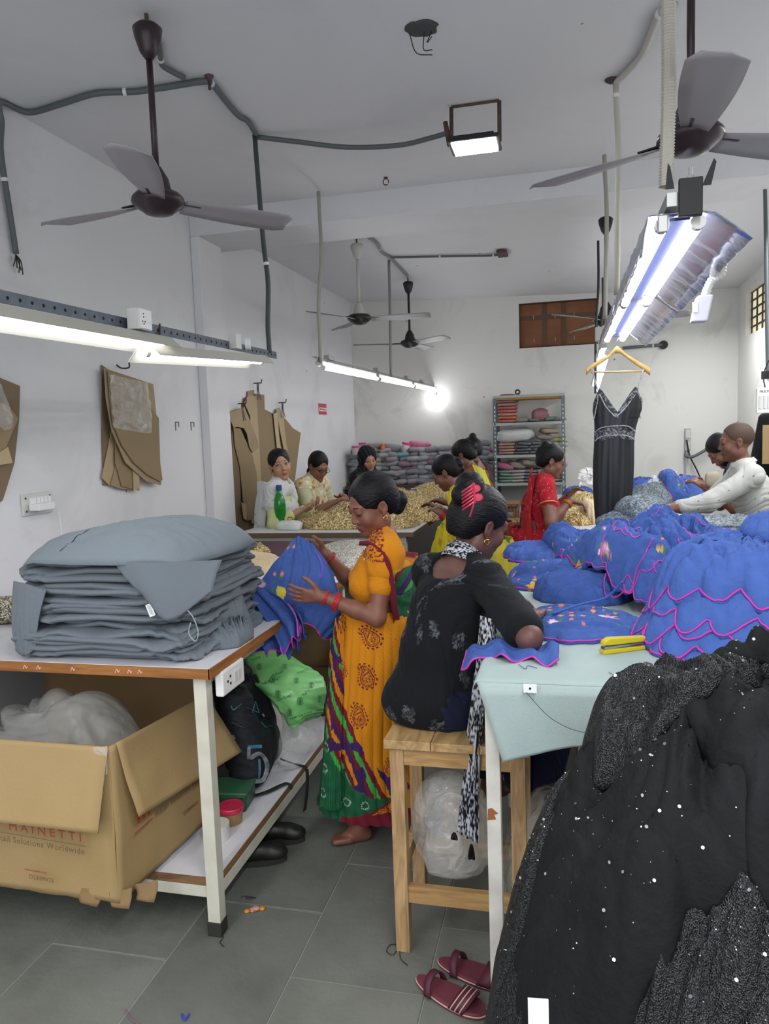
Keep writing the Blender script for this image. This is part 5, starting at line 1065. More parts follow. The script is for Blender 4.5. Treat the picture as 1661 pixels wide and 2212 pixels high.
# right back table: gold, cream, grey, blue
h4 = Heap(X40-.1, 1.3, Y40-.05, Y41, Z4+.002)
def L4(px, py, rx, ry, th, seed, name, label, m, col=None, fold=.03, fr=9, dz=0, **kk):
    q = PZ(px, py, Z4+dz); return lump(h4, name, label, 'garment', m, cx=q[0], cy_=min(q[1], 8.2), rx=rx, ry=ry, rot=.2, th=th, seed=seed, fold=fold, fr=fr, edge=2.4, col=col, **kk)
L4(1240, 1125, .16, .34, .07, 131, 'gold_sequin_garment', 'gold sequin garment under the red sari hands', M_gold)
L4(1258, 1098, .14, .5, .12, 132, 'gold_sequin_garment', 'gold sequin garment left of the hanging black dress', M_gold)
M_cream2 = mat('cream_cup', '#d6c3a2', .7)
L4(1278, 1128, .085, .16, .10, 133, 'cream_garment', 'round cream cup-shaped garment beside the hanging black dress', M_cream2, fold=.006, fr=4)
M_gpat = sequin_mat('grey_pattern', '#4f5a64', '#7f8a92', 150, .1, .6, .5, .3)
def blue4(px, py, rx, ry, th, seed, label, dz=.05):
    q = PZ(px, py, Z4+dz); dress(h4, label, cx=q[0], cy_=min(q[1], 8.2), rx=rx, ry=ry, rot=.2, th=th, seed=seed, fold=.03, fr=9, pr=hi(seed), edge=2.4)
L4(1450, 1085, .3, .3, .04, 145, 'gold_sequin_garment', 'bronze sequin garment between the grey and blue mounds', sequin_mat('bronze_sequins', '#7d6640', '#e9d8a0', 210, .7, .35), dz=.03)
blue4(1385, 1045, .2, .4, .16, 141, 'blue dress heap just right of the hanging black dress', .10)
blue4(1250, 1062, .16, .3, .08, 142, 'blue and grey heap left of the hanging black dress', .05)
L4(1400, 1075, .22, .35, .14, 143, 'grey_patterned_garment', 'grey patterned garment right of the hanging black dress', M_gpat, dz=.08)
blue4(1480, 1062, .26, .4, .18, 144, 'blue floral dress mound in front of the check shirt man', .12)
h5 = Heap(-.2, 1.2, 3.8, 5.4, Z5)
h5.H += np.maximum(0, .12)
for i, (px, py, rx, ry, l_) in enumerate(((1360, 1120, .16, .2, 'dark grey patterned garment behind the crest of the blue pile'), (1400, 1108, .16, .2, 'grey patterned garment under the white shirt sleeve'), (1560, 1130, .25, .2, 'grey garment in front of the white shirt man'))):
    q = PY(px, py, 4.15); lump(h5, 'grey_patterned_garment', l_, 'garment', M_gpat, cx=q[0], cy_=4.15, rx=rx, ry=ry, rot=.1, th=q[2]-Z5-.10, seed=150+i, fold=.02, fr=9, edge=2.5)
# ================================================================== BLACK SEQUINNED PILE
M_blk = mat('black_tulle', '#0d0e10', .85, bump=(45, .5, 6), vary=(5, '#15171a', .8), spec=.25); M_blk2 = sequin_mat('black_beads', '#0a0b0d', '#34363a', 420, .3, .38, .5, .6); M_sat = mat('dark_satin', '#24272e', .42, bump=(5, .2))

hk = Heap(-.5, 1.45, .75, 1.83, .425, .01)
hk.H[...] = 0.003
hk.smooth(6)
def bell(cx, cyy, rx, ry, h, p=2.0): hk.H[...] = np.maximum(hk.H, h*np.clip(1-(np.abs((hk.X-cx)/rx)**p+np.abs((hk.Y-cyy)/ry)**p), 0, 1)**.55)
bell(.56, 1.42, .79, .56, 1.09, 2.4); hk.smooth(8)
specs = [(.0, 1.35, .20, .30, .2, .05, M_blk2, 'black beaded garment hanging lowest at the left of the black pile'),
 (.02, 1.52, .22, .15, .6, .06, M_blk2, 'black beaded sleeve sticking out left under the teal cloth'),
 (.70, 1.05, .36, .28, .1, .04, M_blk, 'black tulle garment at the very front right of the black pile'),
 (.28, 1.12, .30, .26, 1.2, .04, M_blk2, 'black beaded garment at the lower middle of the black pile'),
 (.14, 1.32, .24, .20, .9, .045, M_blk, 'plain black tulle fold left of the middle of the black pile'),
 (.45, 1.28, .30, .22, 2.3, .045, M_blk, 'black tulle garment with scattered sequins in the middle of the black pile'),
 (.88, 1.18, .30, .32, .6, .04, M_sat, 'smooth dark grey satin garment at the right of the black pile'),
 (.62, 1.45, .30, .20, .4, .045, M_blk, 'black tulle garment draped near the top right of the black pile'),
 (.22, 1.52, .20, .16, .7, .045, M_blk2, 'black beaded garment on the shoulder of the black pile'),
 (.38, 1.58, .20, .14, .2, .05, M_blk, 'topmost bunched black tulle garment of the black pile')]
rs = np.random.RandomState(5); Vsq = []
M_seq = mat('silver_sequin', '#d8dade', .12, metal=1.0)
for i, (cx, cyy, rx, ry, ro, th, m_, l_) in enumerate(specs):
    V, Fq, lp = hk.lay(cx, cyy, rx, ry, ro, th, 170+i, fold=.048, fr=7, ang=.9+i*.4, stretch=3.2, edge=3, rough_=.3, nr=60, na=220)
    o = mk('black_sequin_garment', V, Fq, m_, smooth=True, label=l_, cat='garment')
    nt_ = 420 if m_ is not M_sat else 0
    if nt_:
        N_ = vnormals(V, Fq); body = np.arange(220*54); pk = rs.choice(body, nt_, replace=False); ps = []
        for j in pk:
            nn = N_[j]; nn = nn*(1 if nn[2] > 0 else -1); nn = nn+rs.randn(3)*.5; nn /= np.linalg.norm(nn); t1_ = np.cross(nn, [0.3, .1, 1]); t1_ /= np.linalg.norm(t1_); t2_ = np.cross(nn, t1_)
            r_ = (.0030 if rs.rand() < .18 else .0012); c0 = V[j]+nn*.002; a = np.arange(6)*math.pi/3
            ps.append((c0+r_*(np.cos(a)[:, None]*t1_+np.sin(a)[:, None]*t2_), [tuple(range(6))]))
        so = mk('sequin', *comb(*ps), M_seq, o); tag(so, kind='stuff')
mk('tulle_loop', *crinkle_poly(np.array([PY(1290, 1580, 1.74), PY(1355, 1568, 1.70), PY(1360, 1625, 1.68), PY(1278, 1622, 1.74)]), 14, .015, 3), mat('sheer_black', '#1b2422', .8, alpha=.45), label='sheer black tulle loop sticking out over the teal cloth', cat='tulle', smooth=True)
q = PY(1160, 2232, 1.0); mk('paper_sheet', *cbox(q+[0, .05, -.01], (.03, .004, .045), .1), mat('bright_plate'), label='white printed paper at the bottom under the black pile', cat='paper')
# ================================================================== PEOPLE
M_skin = mat('skin', '#8a5a44', .5, vcol=True, bump=(120, .06), spec=.45); M_hair = mat('black_hair', '#0c0b0f', .45, bump=(55, .35, 5), stretch=(1, 1, 3.5), spec=.25)
M_cloth = mat('printed_cloth', '#888888', .85, vcol=True, spec=.2, bump=(160, .18, 5), sheen=.03); M_clothflat = mat('soft_cloth', '#888888', .9, vcol=True, spec=.2, bump=(90, .2, 5), sheen=.03)
M_goldj = mat('gold_jewel', '#c9973a', .25, metal=1.); M_bang = mat('red_bangle', '#b5202c', .3, coat=.5); M_eyew = mat('eye_white', '#d9d2cc', .3); M_iris = mat('dark_iris', '#1c1210', .2)
def Rz(a): c, s = math.cos(a), math.sin(a); return np.array([[c, -s, 0], [s, c, 0], [0, 0, 1.]])
def Rx(a): c, s = math.cos(a), math.sin(a); return np.array([[1., 0, 0], [0, c, -s], [0, s, c]])
def Ry(a): c, s = math.cos(a), math.sin(a); return np.array([[c, 0, s], [0, 1., 0], [-s, 0, c]])
def unit(v): v = np.array(v, float); return v/(np.linalg.norm(v)+1e-9)
def ik(Sh, Wr, la, lb, pole):
    d = Wr-Sh; L = np.linalg.norm(d); L2 = min(L, (la+lb)*.985); dn = d/L; Wr = Sh+dn*L2
    x = (la*la-lb*lb+L2*L2)/(2*L2); hgt = math.sqrt(max(la*la-x*x, 1e-6)); p = np.array(pole, float); p -= dn*(p@dn); p = unit(p); return Sh+dn*x+p*hgt, Wr
def hand(s, W, d, n, side, k=1., curl=.5, spread=.2, thumb=.5, pt=False):
    """palm with four unequal bent fingers and a thumb from the side of the palm; n = palm normal, side = towards the thumb"""
    d = unit(d); n = unit(n-d*(n@d)); t = unit(np.cross(d, n)); t = t if t@side > 0 else -t
    K = .0
    s.cap(W, W+d*.03*k, .021*k, .021*k, .012)
    for o in (-.024, -.008, .008, .024): s.cap(W+d*.03*k+t*o*.7*k, W+d*.082*k+t*o*k, .0125*k, .0105*k, .010)
    for i, (o, L) in enumerate(((.027, .92), (.009, 1.), (-.009, .95), (-.026, .76))):
        p = W+d*.084*k+t*o*k; dd = unit(d+t*o*spread*14); c = curl*(1+.12*i); segs = (.038, .025, .02)
        r = .0088
        for j, sg in enumerate(segs):
            c_j = c*(.7, 1., .8)[j]; dd = unit(dd*math.cos(c_j)+n*math.sin(c_j)); q = p+dd*sg*L*k; s.cap(p, q, r*k, (r-.0009)*k, .004); p = q; r -= .0009
    p = W+d*.022*k+t*.020*k; dd = unit(t*.75+d*.55+n*.35*thumb); q = p+dd*.042*k; s.cap(p, q, .0125*k, .0105*k, .010)
    dd = unit(dd+d*.5*1+n*.35*thumb); p, q = q, q+dd*.030*k; s.cap(p, q, .0102*k, .0092*k, .005); dd = unit(dd+d*.35); s.cap(q, q+dd*.022*k, .0092*k, .0075*k, .004)
def head_prims(s, H, R, k=1., male=False):
    P = lambda x, y, z: H+R@(np.array([x, y, z])*k); e = lambda c, r, kk=.02, sub=False, RR=None: s.ell(P(*c), np.array(r)*k, R if RR is None else R@RR, kk, sub); c_ = lambda a, b, ra, rb, kk=.01: s.cap(P(*a), P(*b), ra*k, rb*k, kk)
    e((0, -.016, .034), (.074, .092, .082)); e((0, .018, -.022), (.059, .068, .082)); e((0, .030, -.060), (.047, .050, .046)); e((0, .064, -.094), (.021, .020, .017), .022)
    for x in (-1, 1):
        e((x*.037, .056, -.030), (.023, .022, .025), .02); e((x*.048, .000, -.062), (.018, .035, .026), .02)
        e((x*.031, .092, .006), (.016, .010, .0095), .012, True); e((x*.030, .0745, .006), (.0155, .0130, .0108), .004)
        e((x*.074, -.008, -.004), (.0075, .017, .028), .006, RR=Rz(x*.35)); e((x*.079, -.006, -.000), (.005, .009, .016), .004, True); e((x*.073, -.002, -.030), (.006, .008, .009), .005)
    c_((-.038, .0745, .0245), (-.010, .0815, .0225), .0055, .0060, .018); c_((.010, .0815, .0225), (.038, .0745, .0245), .0060, .0055, .018)
    c_((0, .080, .012), (0, .098, -.028), .0075, .0098, .011); 
    for x in (-1, 1): e((x*.0125, .087, -.032), (.0080, .0095, .0072), .006)
    c_((-.021, .0755, -.0590), (-.004, .0885, -.0550), .0050, .0066, .006); c_((.021, .0755, -.0590), (.004, .0885, -.0550), .0050, .0066, .006); c_((-.015, .0800, -.0675), (.015, .0800, -.0675), .0058, .0058, .006); e((0, .0845, -.0680), (.013, .0070, .0060), .006)
    e((0, .100, -.0612), (.021, .012, .0018), .002, True)
def person(label, pos, face, h=1.55, pz=None, lean=0., hunch=8., fat=1., head=(0, 10, 0), wr=None, poles=None, hands=None, skin='#8a5a44', lips='#7c4038', res=.006, legs=None, name='person', cat='person', nodx=0., eyes='down', brow=True, k_head=1., male=False, grp=None, armr=1., el=None):
    s_ = h/1.55; pos = np.array(pos, float); B = Rz(math.radians(face-90)); pz = pz if pz is not None else .86*s_
    w = lambda v: pos+B@(np.array(v, float)); D = lambda v: B@np.array(v, float)
    u1 = Rx(-math.radians(lean))@[0, 0, 1.]; u2 = Rx(-math.radians(lean+hunch))@[0, 0, 1.]; f2 = Rx(-math.radians(lean+hunch))@[0, 1., 0]
    P = np.array([0, 0, pz]); Wp = P+u1*.15*s_; Cp = Wp+u2*.17*s_; Nb = Cp+u2*.165*s_
    R1 = Rx(-math.radians(lean)); R2 = Rx(-math.radians(lean+hunch))
    hy, hp_, hr_ = [math.radians(a) for a in head]; Rh = Rz(hy)@Rx(-hp_)@Ry(hr_)
    nd = unit(u2+np.array([0, .35, .6])*(.5)); Hb = Nb+nd*.075*s_; Hc = Hb+Rh@(np.array([0, .012, .085])*k_head)
    s = S(); s.M = np.eye(4); s.M[:3, :3] = B; s.M[:3, 3] = pos; tags = {}
    def mark(n, f): i = len(s.p); f(); tags[n] = list(range(i, len(s.p)))
    sw = (.175 if male else .150)*s_
    Sh = {-1: Nb-u2*.045*s_-np.array([sw, 0, 0]), 1: Nb-u2*.045*s_+np.array([sw, 0, 0])}
    def torso():
        s.ell(P, np.array([.155*fat, .112*fat, .12])*s_, R1, .05); s.ell(Wp, np.array([.122*fat, .095*fat, .13])*s_, R1, .06); s.ell(Cp, np.array([.140, .100*min(fat, 1.1), .15])*s_, R2, .05)
        if male: s.ell(Cp+f2*.01+u2*.04, np.array([.155, .095, .11])*s_, R2, .05)
    mark('torso', torso)
    def bust():
        for x in (-1, 1): s.ell(Cp+f2*.075*s_-u2*.03*s_+np.array([x*.058*s_, 0, 0]), np.array([.060, .058, .060])*s_*(fat if not male else .6), R2, .03)
    if not male: mark('bust', bust)
    mark('shoulders', lambda: (s.cap(Sh[-1]*.97+Nb*.03, Sh[1]*.97+Nb*.03, .05*s_, .05*s_, .04), s.cap(Sh[-1]*.8+Nb*.2, Nb+u2*.02*s_, .045*s_, .045*s_, .035), s.cap(Sh[1]*.8+Nb*.2, Nb+u2*.02*s_, .045*s_, .045*s_, .035)))
    mark('neck', lambda: s.cap(Nb, Hb+Rh@np.array([0, 0, .03]), .047*s_, .043*s_, .03))
    kp = {'Hc': w(Hc), 'Rh': B@Rh, 'Nb': w(Nb), 'Sh': {k: w(v) for k, v in Sh.items()}, 'P': w(P), 'W': w(Wp), 'C': w(Cp), 'B': B, 's': s_, 'u2': D(u2), 'f2': D(f2), 'R2': B@R2}
    Binv = B.T; lc = lambda v: Binv@(np.array(v, float)-pos); El, Wr = {}, {}
    for x in (-1, 1):
        t = (wr or {}).get(x); t = lc(t) if t is not None else Sh[x]+np.array([x*.06, .05, -.48])*s_
        pl = (poles or {}).get(x, (x*.5, -.5, -.7)); El[x], Wr[x] = ik(Sh[x], t, .265*s_, .235*s_, pl)
        if el and x in el: El[x] = lc(el[x]); Wr[x] = El[x]+unit(t-El[x])*.232*s_
        mark('uarm%d' % x, lambda: s.cap(Sh[x], El[x], .047*s_*armr*(1.05 if fat > 1.05 else 1), .037*s_*armr, .03)); mark('farm%d' % x, lambda: (s.cap(El[x], El[x]*.6+Wr[x]*.4, .037*s_*armr, .035*s_*armr, .02), s.cap(El[x]*.6+Wr[x]*.4, Wr[x], .035*s_*armr, .024*s_, .02)))
        hd = (hands or {}).get(x, {}); d = unit(Wr[x]-El[x]); dd = Binv@np.array(hd['d'], float) if 'd' in hd else d; nn = Binv@np.array(hd['n'], float) if 'n' in hd else np.array([-x*.3, 0, -1.])
        side = Binv@np.array(hd['side'], float) if 'side' in hd else np.array([-x*1., .3, .3])
        mark('hand%d' % x, lambda: hand(s, Wr[x]+d*.0, unit(dd), nn, side, .98*s_, hd.get('curl', .55), hd.get('spread', .2), hd.get('thumb', .6)))
    kp['El'] = {k: w(v) for k, v in El.items()}; kp['Wr'] = {k: w(v) for k, v in Wr.items()}
    if legs:
        for x in (-1, 1):
            Hp = P+np.array([x*.085*s_, 0, -.03]); K_, A_, T_ = [lc(v) for v in legs[x]]
            mark('leg%d' % x, lambda: (s.cap(Hp, K_, .082*s_*fat, .055*s_, .04), s.cap(K_, K_*.6+A_*.4, .052*s_, .05*s_, .02), s.cap(K_*.6+A_*.4, A_, .05*s_, .033*s_, .02)))
            fd = unit(T_-A_*[1, 1, 0]-[0, 0, T_[2]]); sd = np.cross(fd, [0, 0, 1.]); hl = A_*[1, 1, 0]+[0, 0, T_[2]]-fd*.03
            def foot():
                s.cap(A_, hl+[0, 0, .006], .033*s_, .026*s_, .02); s.cap(hl+fd*.02+[0, 0, .004], T_-fd*.05, .026*s_, .024*s_, .02); s.cap(A_, T_-fd*.06, .03*s_, .022*s_, .03)
                for o, l, r in ((-.030, .0, .012), (-.013, .006, .0095), (.002, .002, .009), (.016, -.006, .0085), (.028, -.016, .008)):
                    o = -o*x; s.cap(T_-fd*.06+sd*o*.8, T_+fd*l+sd*o, r*1.3, r, .006)
            mark('foot%d' % x, foot)
    elif res < .02:
        pass
    mark('head', lambda: head_prims(s, Hc, Rh, k_head, male))
    V, Fq = s.mesh(res); V = relax(V, Fq, 1, .35)
    hl = (V-kp['Hc'])@kp['Rh']/k_head; c = np.repeat(C(skin)[None], len(V), 0)*(1+.05*gn(V*18))[:, None]
    lip = sstep(.024, .018, np.abs(hl[:, 0]))*sstep(.066, .072, hl[:, 1])*sstep(-.0735, -.069, hl[:, 2])*sstep(-.0495, -.0535, hl[:, 2]); c = c*(1-lip[:, None]*.8)+C(lips)*lip[:, None]*.8
    soc = np.exp(-(((np.abs(hl[:, 0])-.031)/.017)**2+((hl[:, 2]-.007)/.010)**2))*(hl[:, 1] > .05); c = c*(1-.18*soc[:, None])
    root = thing(name, label, cat, (pos[0], pos[1], 0.), grp); bd = mk('body', V, Fq, M_skin, root, smooth=True, col=c)
    Q = lambda x, y, z: kp['Hc']+kp['Rh']@(np.array([x, y, z])*k_head)
    for x in (-1, 1):
        if brow: mk('eyebrow', *tube(smoothpath([Q(x*.012, .0865, .0245), Q(x*.026, .0855, .0300), Q(x*.043, .0735, .0265)], 4), [.0014]+[.0020]*4+[.0018]*3+[.0010], 6), M_hair, root)
        if eyes == 'open':
            e = mk('eye', *lathe([(0, -.011), (.006, -.009), (.011, -.002), (.0105, .004), (.006, .009), (0, .011)], Q(x*.0305, .0775, .0065), 12), M_eyew, root, smooth=True)
            mk('iris', *lathe([(0, -.0055), (.004, -.0045), (.0055, 0), (.004, .0045), (0, .0055)], Q(x*.0305+.002, .0845, .0068), 10), M_iris, e, smooth=True)
            mk('upper_lash', *tube([Q(x*.0305-.014, .0825, .0085), Q(x*.0305-.006, .0885, .0135), Q(x*.0305+.006, .0885, .0135), Q(x*.0305+.014, .0825, .0085)], .0016, 5), M_hair, e)
        else: mk('eyelash', *tube(smoothpath([Q(x*.0305-.014, .0820, .0015), Q(x*.0305, .0873, -.0022), Q(x*.0305+.014, .0810, .0015)], 4), .0015, 5), M_hair, root)
    kp.update(root=root, S=s, tags=tags, Q=Q, k=k_head, res=res, B=B, w=w, D=D, pos=pos); return kp
def hair(kp, bun=None, tail=None, low=-.062, style='tied', m=None, extra=None, vol=1., parent=None):
    s = S(); k = kp['k']; R = kp['Rh']; Q = kp['Q']; e = lambda c, r, kk=.012, sub=False, RR=None: s.ell(Q(*c), np.array(r)*k, R if RR is None else R@RR, kk, sub)
    if style == 'tied':
        e((0, -.020, .038), (.080*vol, .099*vol, .089*vol)); e((0, -.062, -.010), (.062, .052, .070), .03)
        e((0, .124, -.038), (.070, .080, .146), .012, True); e((0, .07, -.10), (.12, .09, .09), .02, True)
        for x in (-1, 1): e((x*.084, -.002, -.018), (.020, .024, .036), .012, True); e((x*.070, .060, -.050), (.030, .040, .062), .012, True)
        e((0, -.03, low-.085), (.2, .2, .085), .015, True)
    elif style == 'short':
        e((0, -.018, .042), (.080, .096, .086)); e((0, .112, -.055), (.098, .078, .120), .012, True); e((0, -.03, -.10), (.2, .2, .085), .015, True)
        for x in (-1, 1): e((x*.084, .004, -.018), (.020, .026, .030), .01, True)
    elif style == 'shaved':
        e((0, -.016, .036), (.0755, .0935, .0838)); e((0, .105, -.035), (.1, .085, .120), .012, True); e((0, -.03, -.11), (.2, .2, .085), .015, True)
    for b in (bun or []): e(b[0], b[1], .010)
    for t in (tail or []): s.cap(Q(*t[0]) if len(t[0]) == 3 else t[0], Q(*t[1]), t[2]*k, t[3]*k, .02)
    V, Fq = s.mesh(min(kp['res'], .006)); 
    if style != 'shaved': 
        q = (V-kp['Hc'])@R; N = vnormals(V, Fq); a = np.arctan2(q[:, 0], q[:, 2]); V = V+N*(.0016*gn(np.stack([a*14, q[:, 1]*14, 0*a], 1))+.0010*gn(np.stack([a*40, q[:, 1]*20, 0*a], 1)))[:, None]
    return mk('hair', V, Fq, m or M_hair, parent or kp['root'], smooth=True)
def garment(kp, name, keep, d, col, cuts=(), add=None, sleeve=None, res=None, amp=.004, fr=9, seed=1, m=None, clip=None, ang=1.4, label=None, relax_=0):
    """clothing grown from the body's own volumes, offset outwards, with openings cut"""
    idx = [i for n in keep for i in kp['tags'].get(n, [])]; s = kp['S'].clone(d, set(idx))
    if sleeve:
        for x, f in sleeve.items():
            A, E, Wr_ = kp['Sh'][x], kp['El'][x], kp['Wr'][x]; r = .047*kp['s']
            if f <= 1: s.cap(A, A+(E-A)*f, r+d+.004, r*.9+d+.006, .03)
            else: s.cap(A, E, r+d+.003, r*.85+d+.003, .03); s.cap(E, E+(Wr_-E)*(f-1), r*.85+d+.002, r*.62+d+.004, .02)
    for c in (add or []):
        if c[0] == 'c': s.cap(*c[1:])
        else: s.ell(*c[1:])
    for c in cuts: s.ell(c[0], c[1], c[2] if len(c) > 2 else None, .006, True)
    V, Fq = s.mesh(res or kp['res'], clip); N = vnormals(V, Fq); V = relax(V, Fq, 1+relax_, .4)
    q = (V-kp['pos'])@kp['B']; V = V+N*(amp*folds(q[:, 0]*1.0+q[:, 1]*.8, q[:, 2], seed, fr, 2.6, ang))[:, None]
    cc = col(V, N) if callable(col) else np.repeat(np.array(col)[None], len(V), 0); return mk(name, V, Fq, m or M_clothflat, kp['root'], smooth=True, col=cc, label=label)
def skirt(kp, name, rings, col, n=200, nz=120, pleat=.012, np_=22, seed=1, m=None, ang0=0., label=None):
    """rings: list of (z, cx, cy, rx, ry) in world space, from top to hem"""
    rings = np.array(rings, float); t = np.linspace(0, 1, nz); zz = np.array([np.interp(t, np.linspace(0, 1, len(rings)), rings[:, i]) for i in range(5)]).T
    K = np.ones(9)/9
    for i in range(1, 5): zz[:, i] = np.convolve(np.pad(zz[:, i], 4, mode='edge'), K, 'valid')
    a = np.arange(n)*2*math.pi/n; A, T = np.meshgrid(a, t); Z = zz[:, 0][:, None]+0*A
    pl = (np.abs(np.sin(A*np_/2+.8*gn(np.stack([A.ravel()*1.2, T.ravel()*1.5, 0*A.ravel()+seed], 1)).reshape(A.shape)))**.8-.5)*pleat*(.25+T)
    pl += .010*gn(np.stack([np.cos(A).ravel()*3, np.sin(A).ravel()*3, T.ravel()*4+seed], 1)).reshape(A.shape)
    X = zz[:, 1][:, None]+(zz[:, 3][:, None]+pl)*np.cos(A); Y = zz[:, 2][:, None]+(zz[:, 4][:, None]+pl)*np.sin(A); V = np.stack([X.ravel(), Y.ravel(), Z.ravel()], 1)
    cc = col(V, A.ravel(), T.ravel()) if callable(col) else np.repeat(np.array(col)[None], len(V), 0)
    return mk(name, V, gridf(nz, n, True), m or M_cloth, kp['root'], smooth=True, col=cc, solid=.003, label=label)
def cloth_strip(kp, name, cols, m, col, amp=.006, seed=1, fr=12, nu=16, nv=10, solid=.003, hemm=None, label=None, parent=None):
    """cloth through a grid of points: cols[i][j]"""
    G = np.array(cols, float); Q = np.array([smoothpath(G[i], nu) for i in range(len(G))]); Q = np.array([smoothpath(Q[:, j], nv) for j in range(Q.shape[1])]).transpose(1, 0, 2)
    a, b = Q.shape[:2]; U, W_ = np.meshgrid(np.linspace(0, 1, a), np.linspace(0, 1, b), indexing='ij'); V = Q.reshape(-1, 3); Fq = gridf(a, b); N = vnormals(V, Fq)
    V = V+N*(amp*folds(U.ravel(), W_.ravel()*.35, seed, fr, 3, 1.57))[:, None]; cc = col(V, U.ravel(), W_.ravel()) if callable(col) else np.repeat(np.array(col)[None], len(V), 0)
    o = mk(name, V, Fq, m, parent if parent is not None else kp['root'], smooth=True, col=cc, solid=solid, label=label)
    return o, V.reshape(a, b, 3)
def ring(kp, name, C_, ax, r, rt, m, n=20, parent=None):
    ax = unit(ax); u = unit(np.cross(ax, [.3, .2, 1])); v = np.cross(ax, u); a = np.linspace(0, 2*math.pi, n+1); P_ = np.array(C_)+r*(np.cos(a)[:, None]*u+np.sin(a)[:, None]*v); return mk(name, *tube(P_, rt, 6, False), m, parent or kp['root'], smooth=True)
def earring(kp, x=-1):
    q = kp['Q'](x*.077, .0, -.042); mk('earring', *tube(np.array([q+.009*(math.cos(a)*kp['Rh'][:, 1]+math.sin(a)*kp['Rh'][:, 2])-.004*kp['Rh'][:, 2] for a in np.linspace(0, 6.0, 14)]), .0018, 5), M_goldj, kp['root'])
ORG, MAR, GRN, PUR, LGRN = C('#c98016'), C('#6e1c2c'), C('#1c5a3a'), C('#3f2357'), C('#3fa044')
def paisley(u, v, cx, cy_, sc_, flip=1, rot=0.):
    """distance-like field of a curled drop, in units of its own size"""
    x = (u-cx)/sc_; y = (v-cy_)/sc_; c, s = math.cos(rot), math.sin(rot); x, y = (x*c+y*s)*flip, -x*s+y*c
    t = np.linspace(0, 1, 22); px = .10-.32*np.sin(t*2.4)*t**.8+.30*t**3; py = -.35+1.05*t-.12*t**4; r = .40*(1-t)**.75+.05; d = np.full(len(u), 9.)
    for a, b, rr in zip(px, py, r): d = np.minimum(d, np.hypot(x-a, y-b)-rr)
    return d, x, y
def print_paisley(c, u, v, lst, ink):
    for cx, cy_, sc_, fl, ro in lst:
        m = (np.abs(u-cx) < sc_*1.1) & (np.abs(v-cy_) < sc_*1.1)
        if not m.any(): continue
        d, x, y = paisley(u[m], v[m], cx, cy_, sc_, fl, ro); ang = np.arctan2(y+.05, x-.05); t = np.zeros(m.sum())
        t[(d < .0) & (d > -.07)] = 1; t[(d < -.12) & (d > -.16)] = 1
        dots = (d > .07) & (d < .19) & (np.sin(ang*17+y*3) > -.05); t[dots] = 1
        rf = np.hypot(x-.08, y+.35); t[(rf < .20) & (np.sin(np.arctan2(y+.35, x-.08)*8) > -.2) & (rf > .05)] = 1
        t[(d < -.18) & (rf > .24) & (np.sin(y*26+x*9) > .35)] = 1
        cm = c[m]; cm[t > 0] = ink; c[m] = cm
    return c
# ------------------------------------------------------------------ the woman in the orange sari
Yo = 2.93; p0 = PY(822, 1500, Yo)
def pY(lst, Y): return [PY(a, b, Y) for a, b in lst]
ko = person('standing woman in an orange and green sari sorting a blue dress at the work table', (p0[0]+.01, Yo, 0), 196, h=1.43, lean=-7, hunch=5, fat=1.06, head=(26, 22, -4),
            wr={1: PY(705, 1198, 3.02), -1: PY(700, 1290, 2.70)}, poles={-1: (.3, -.2, -1), 1: (-.25, -.35, -1)} if False else {1: (.3, -.2, -1), -1: (-.25, -.35, -1)},
            hands={-1: dict(d=(-1, -.1, .10), n=(.15, 1, .25), side=(0, .2, 1), curl=.16, thumb=.2, spread=.35), 1: dict(d=(-.9, -.05, .5), n=(.1, -1, -.35), side=(0, -.2, 1), curl=.75, thumb=1.)},
            skin='#7d5040', lips='#6d3a36', res=.0048, legs={x: (p0+[-.05, x*.09, -.35], np.array([PZ(790, 1790, 0)[0], 2.91+.09*x, .06]), np.array([PZ(742, 1790, 0)[0]+.0, 2.87+.09*x, .025])) for x in (-1, 1)}, k_head=1.03)
hair(ko, bun=[((0, -.118, -.035), (.036, .034, .038)), ((.0, -.10, -.06), (.03, .03, .03))])
earring(ko, -1)
zW = PY(800, 1300, Yo)[2]
BO = ko['B']; xl = lambda X, Y, Z: (X-ko['pos'][0])*BO[0, 0]+(Y-ko['pos'][1])*BO[1, 0]      # local right
yl = lambda X, Y, Z: (X-ko['pos'][0])*BO[0, 1]+(Y-ko['pos'][1])*BO[1, 1]                    # local forward
def ocol(V, N):
    c = np.repeat(ORG[None], len(V), 0)*(1+.10*np.sin(V[:, 2]*700+V[:, 0]*300)*.4+.08*gn(V*12))[:, None]; return c
garment(ko, 'blouse', ['torso', 'bust', 'shoulders'], .006, ocol, sleeve={-1: .5, 1: .5}, clip=lambda X, Y, Z: zW+.035-Z+0*X+0*Y,
        cuts=[(ko['Nb']-ko['f2']*.07-ko['u2']*.02, np.array([.085, .08, .11]), ko['R2']), (ko['Nb']+ko['f2']*.09+ko['u2']*.01, np.array([.07, .07, .09]), ko['R2'])], amp=.002, seed=3)
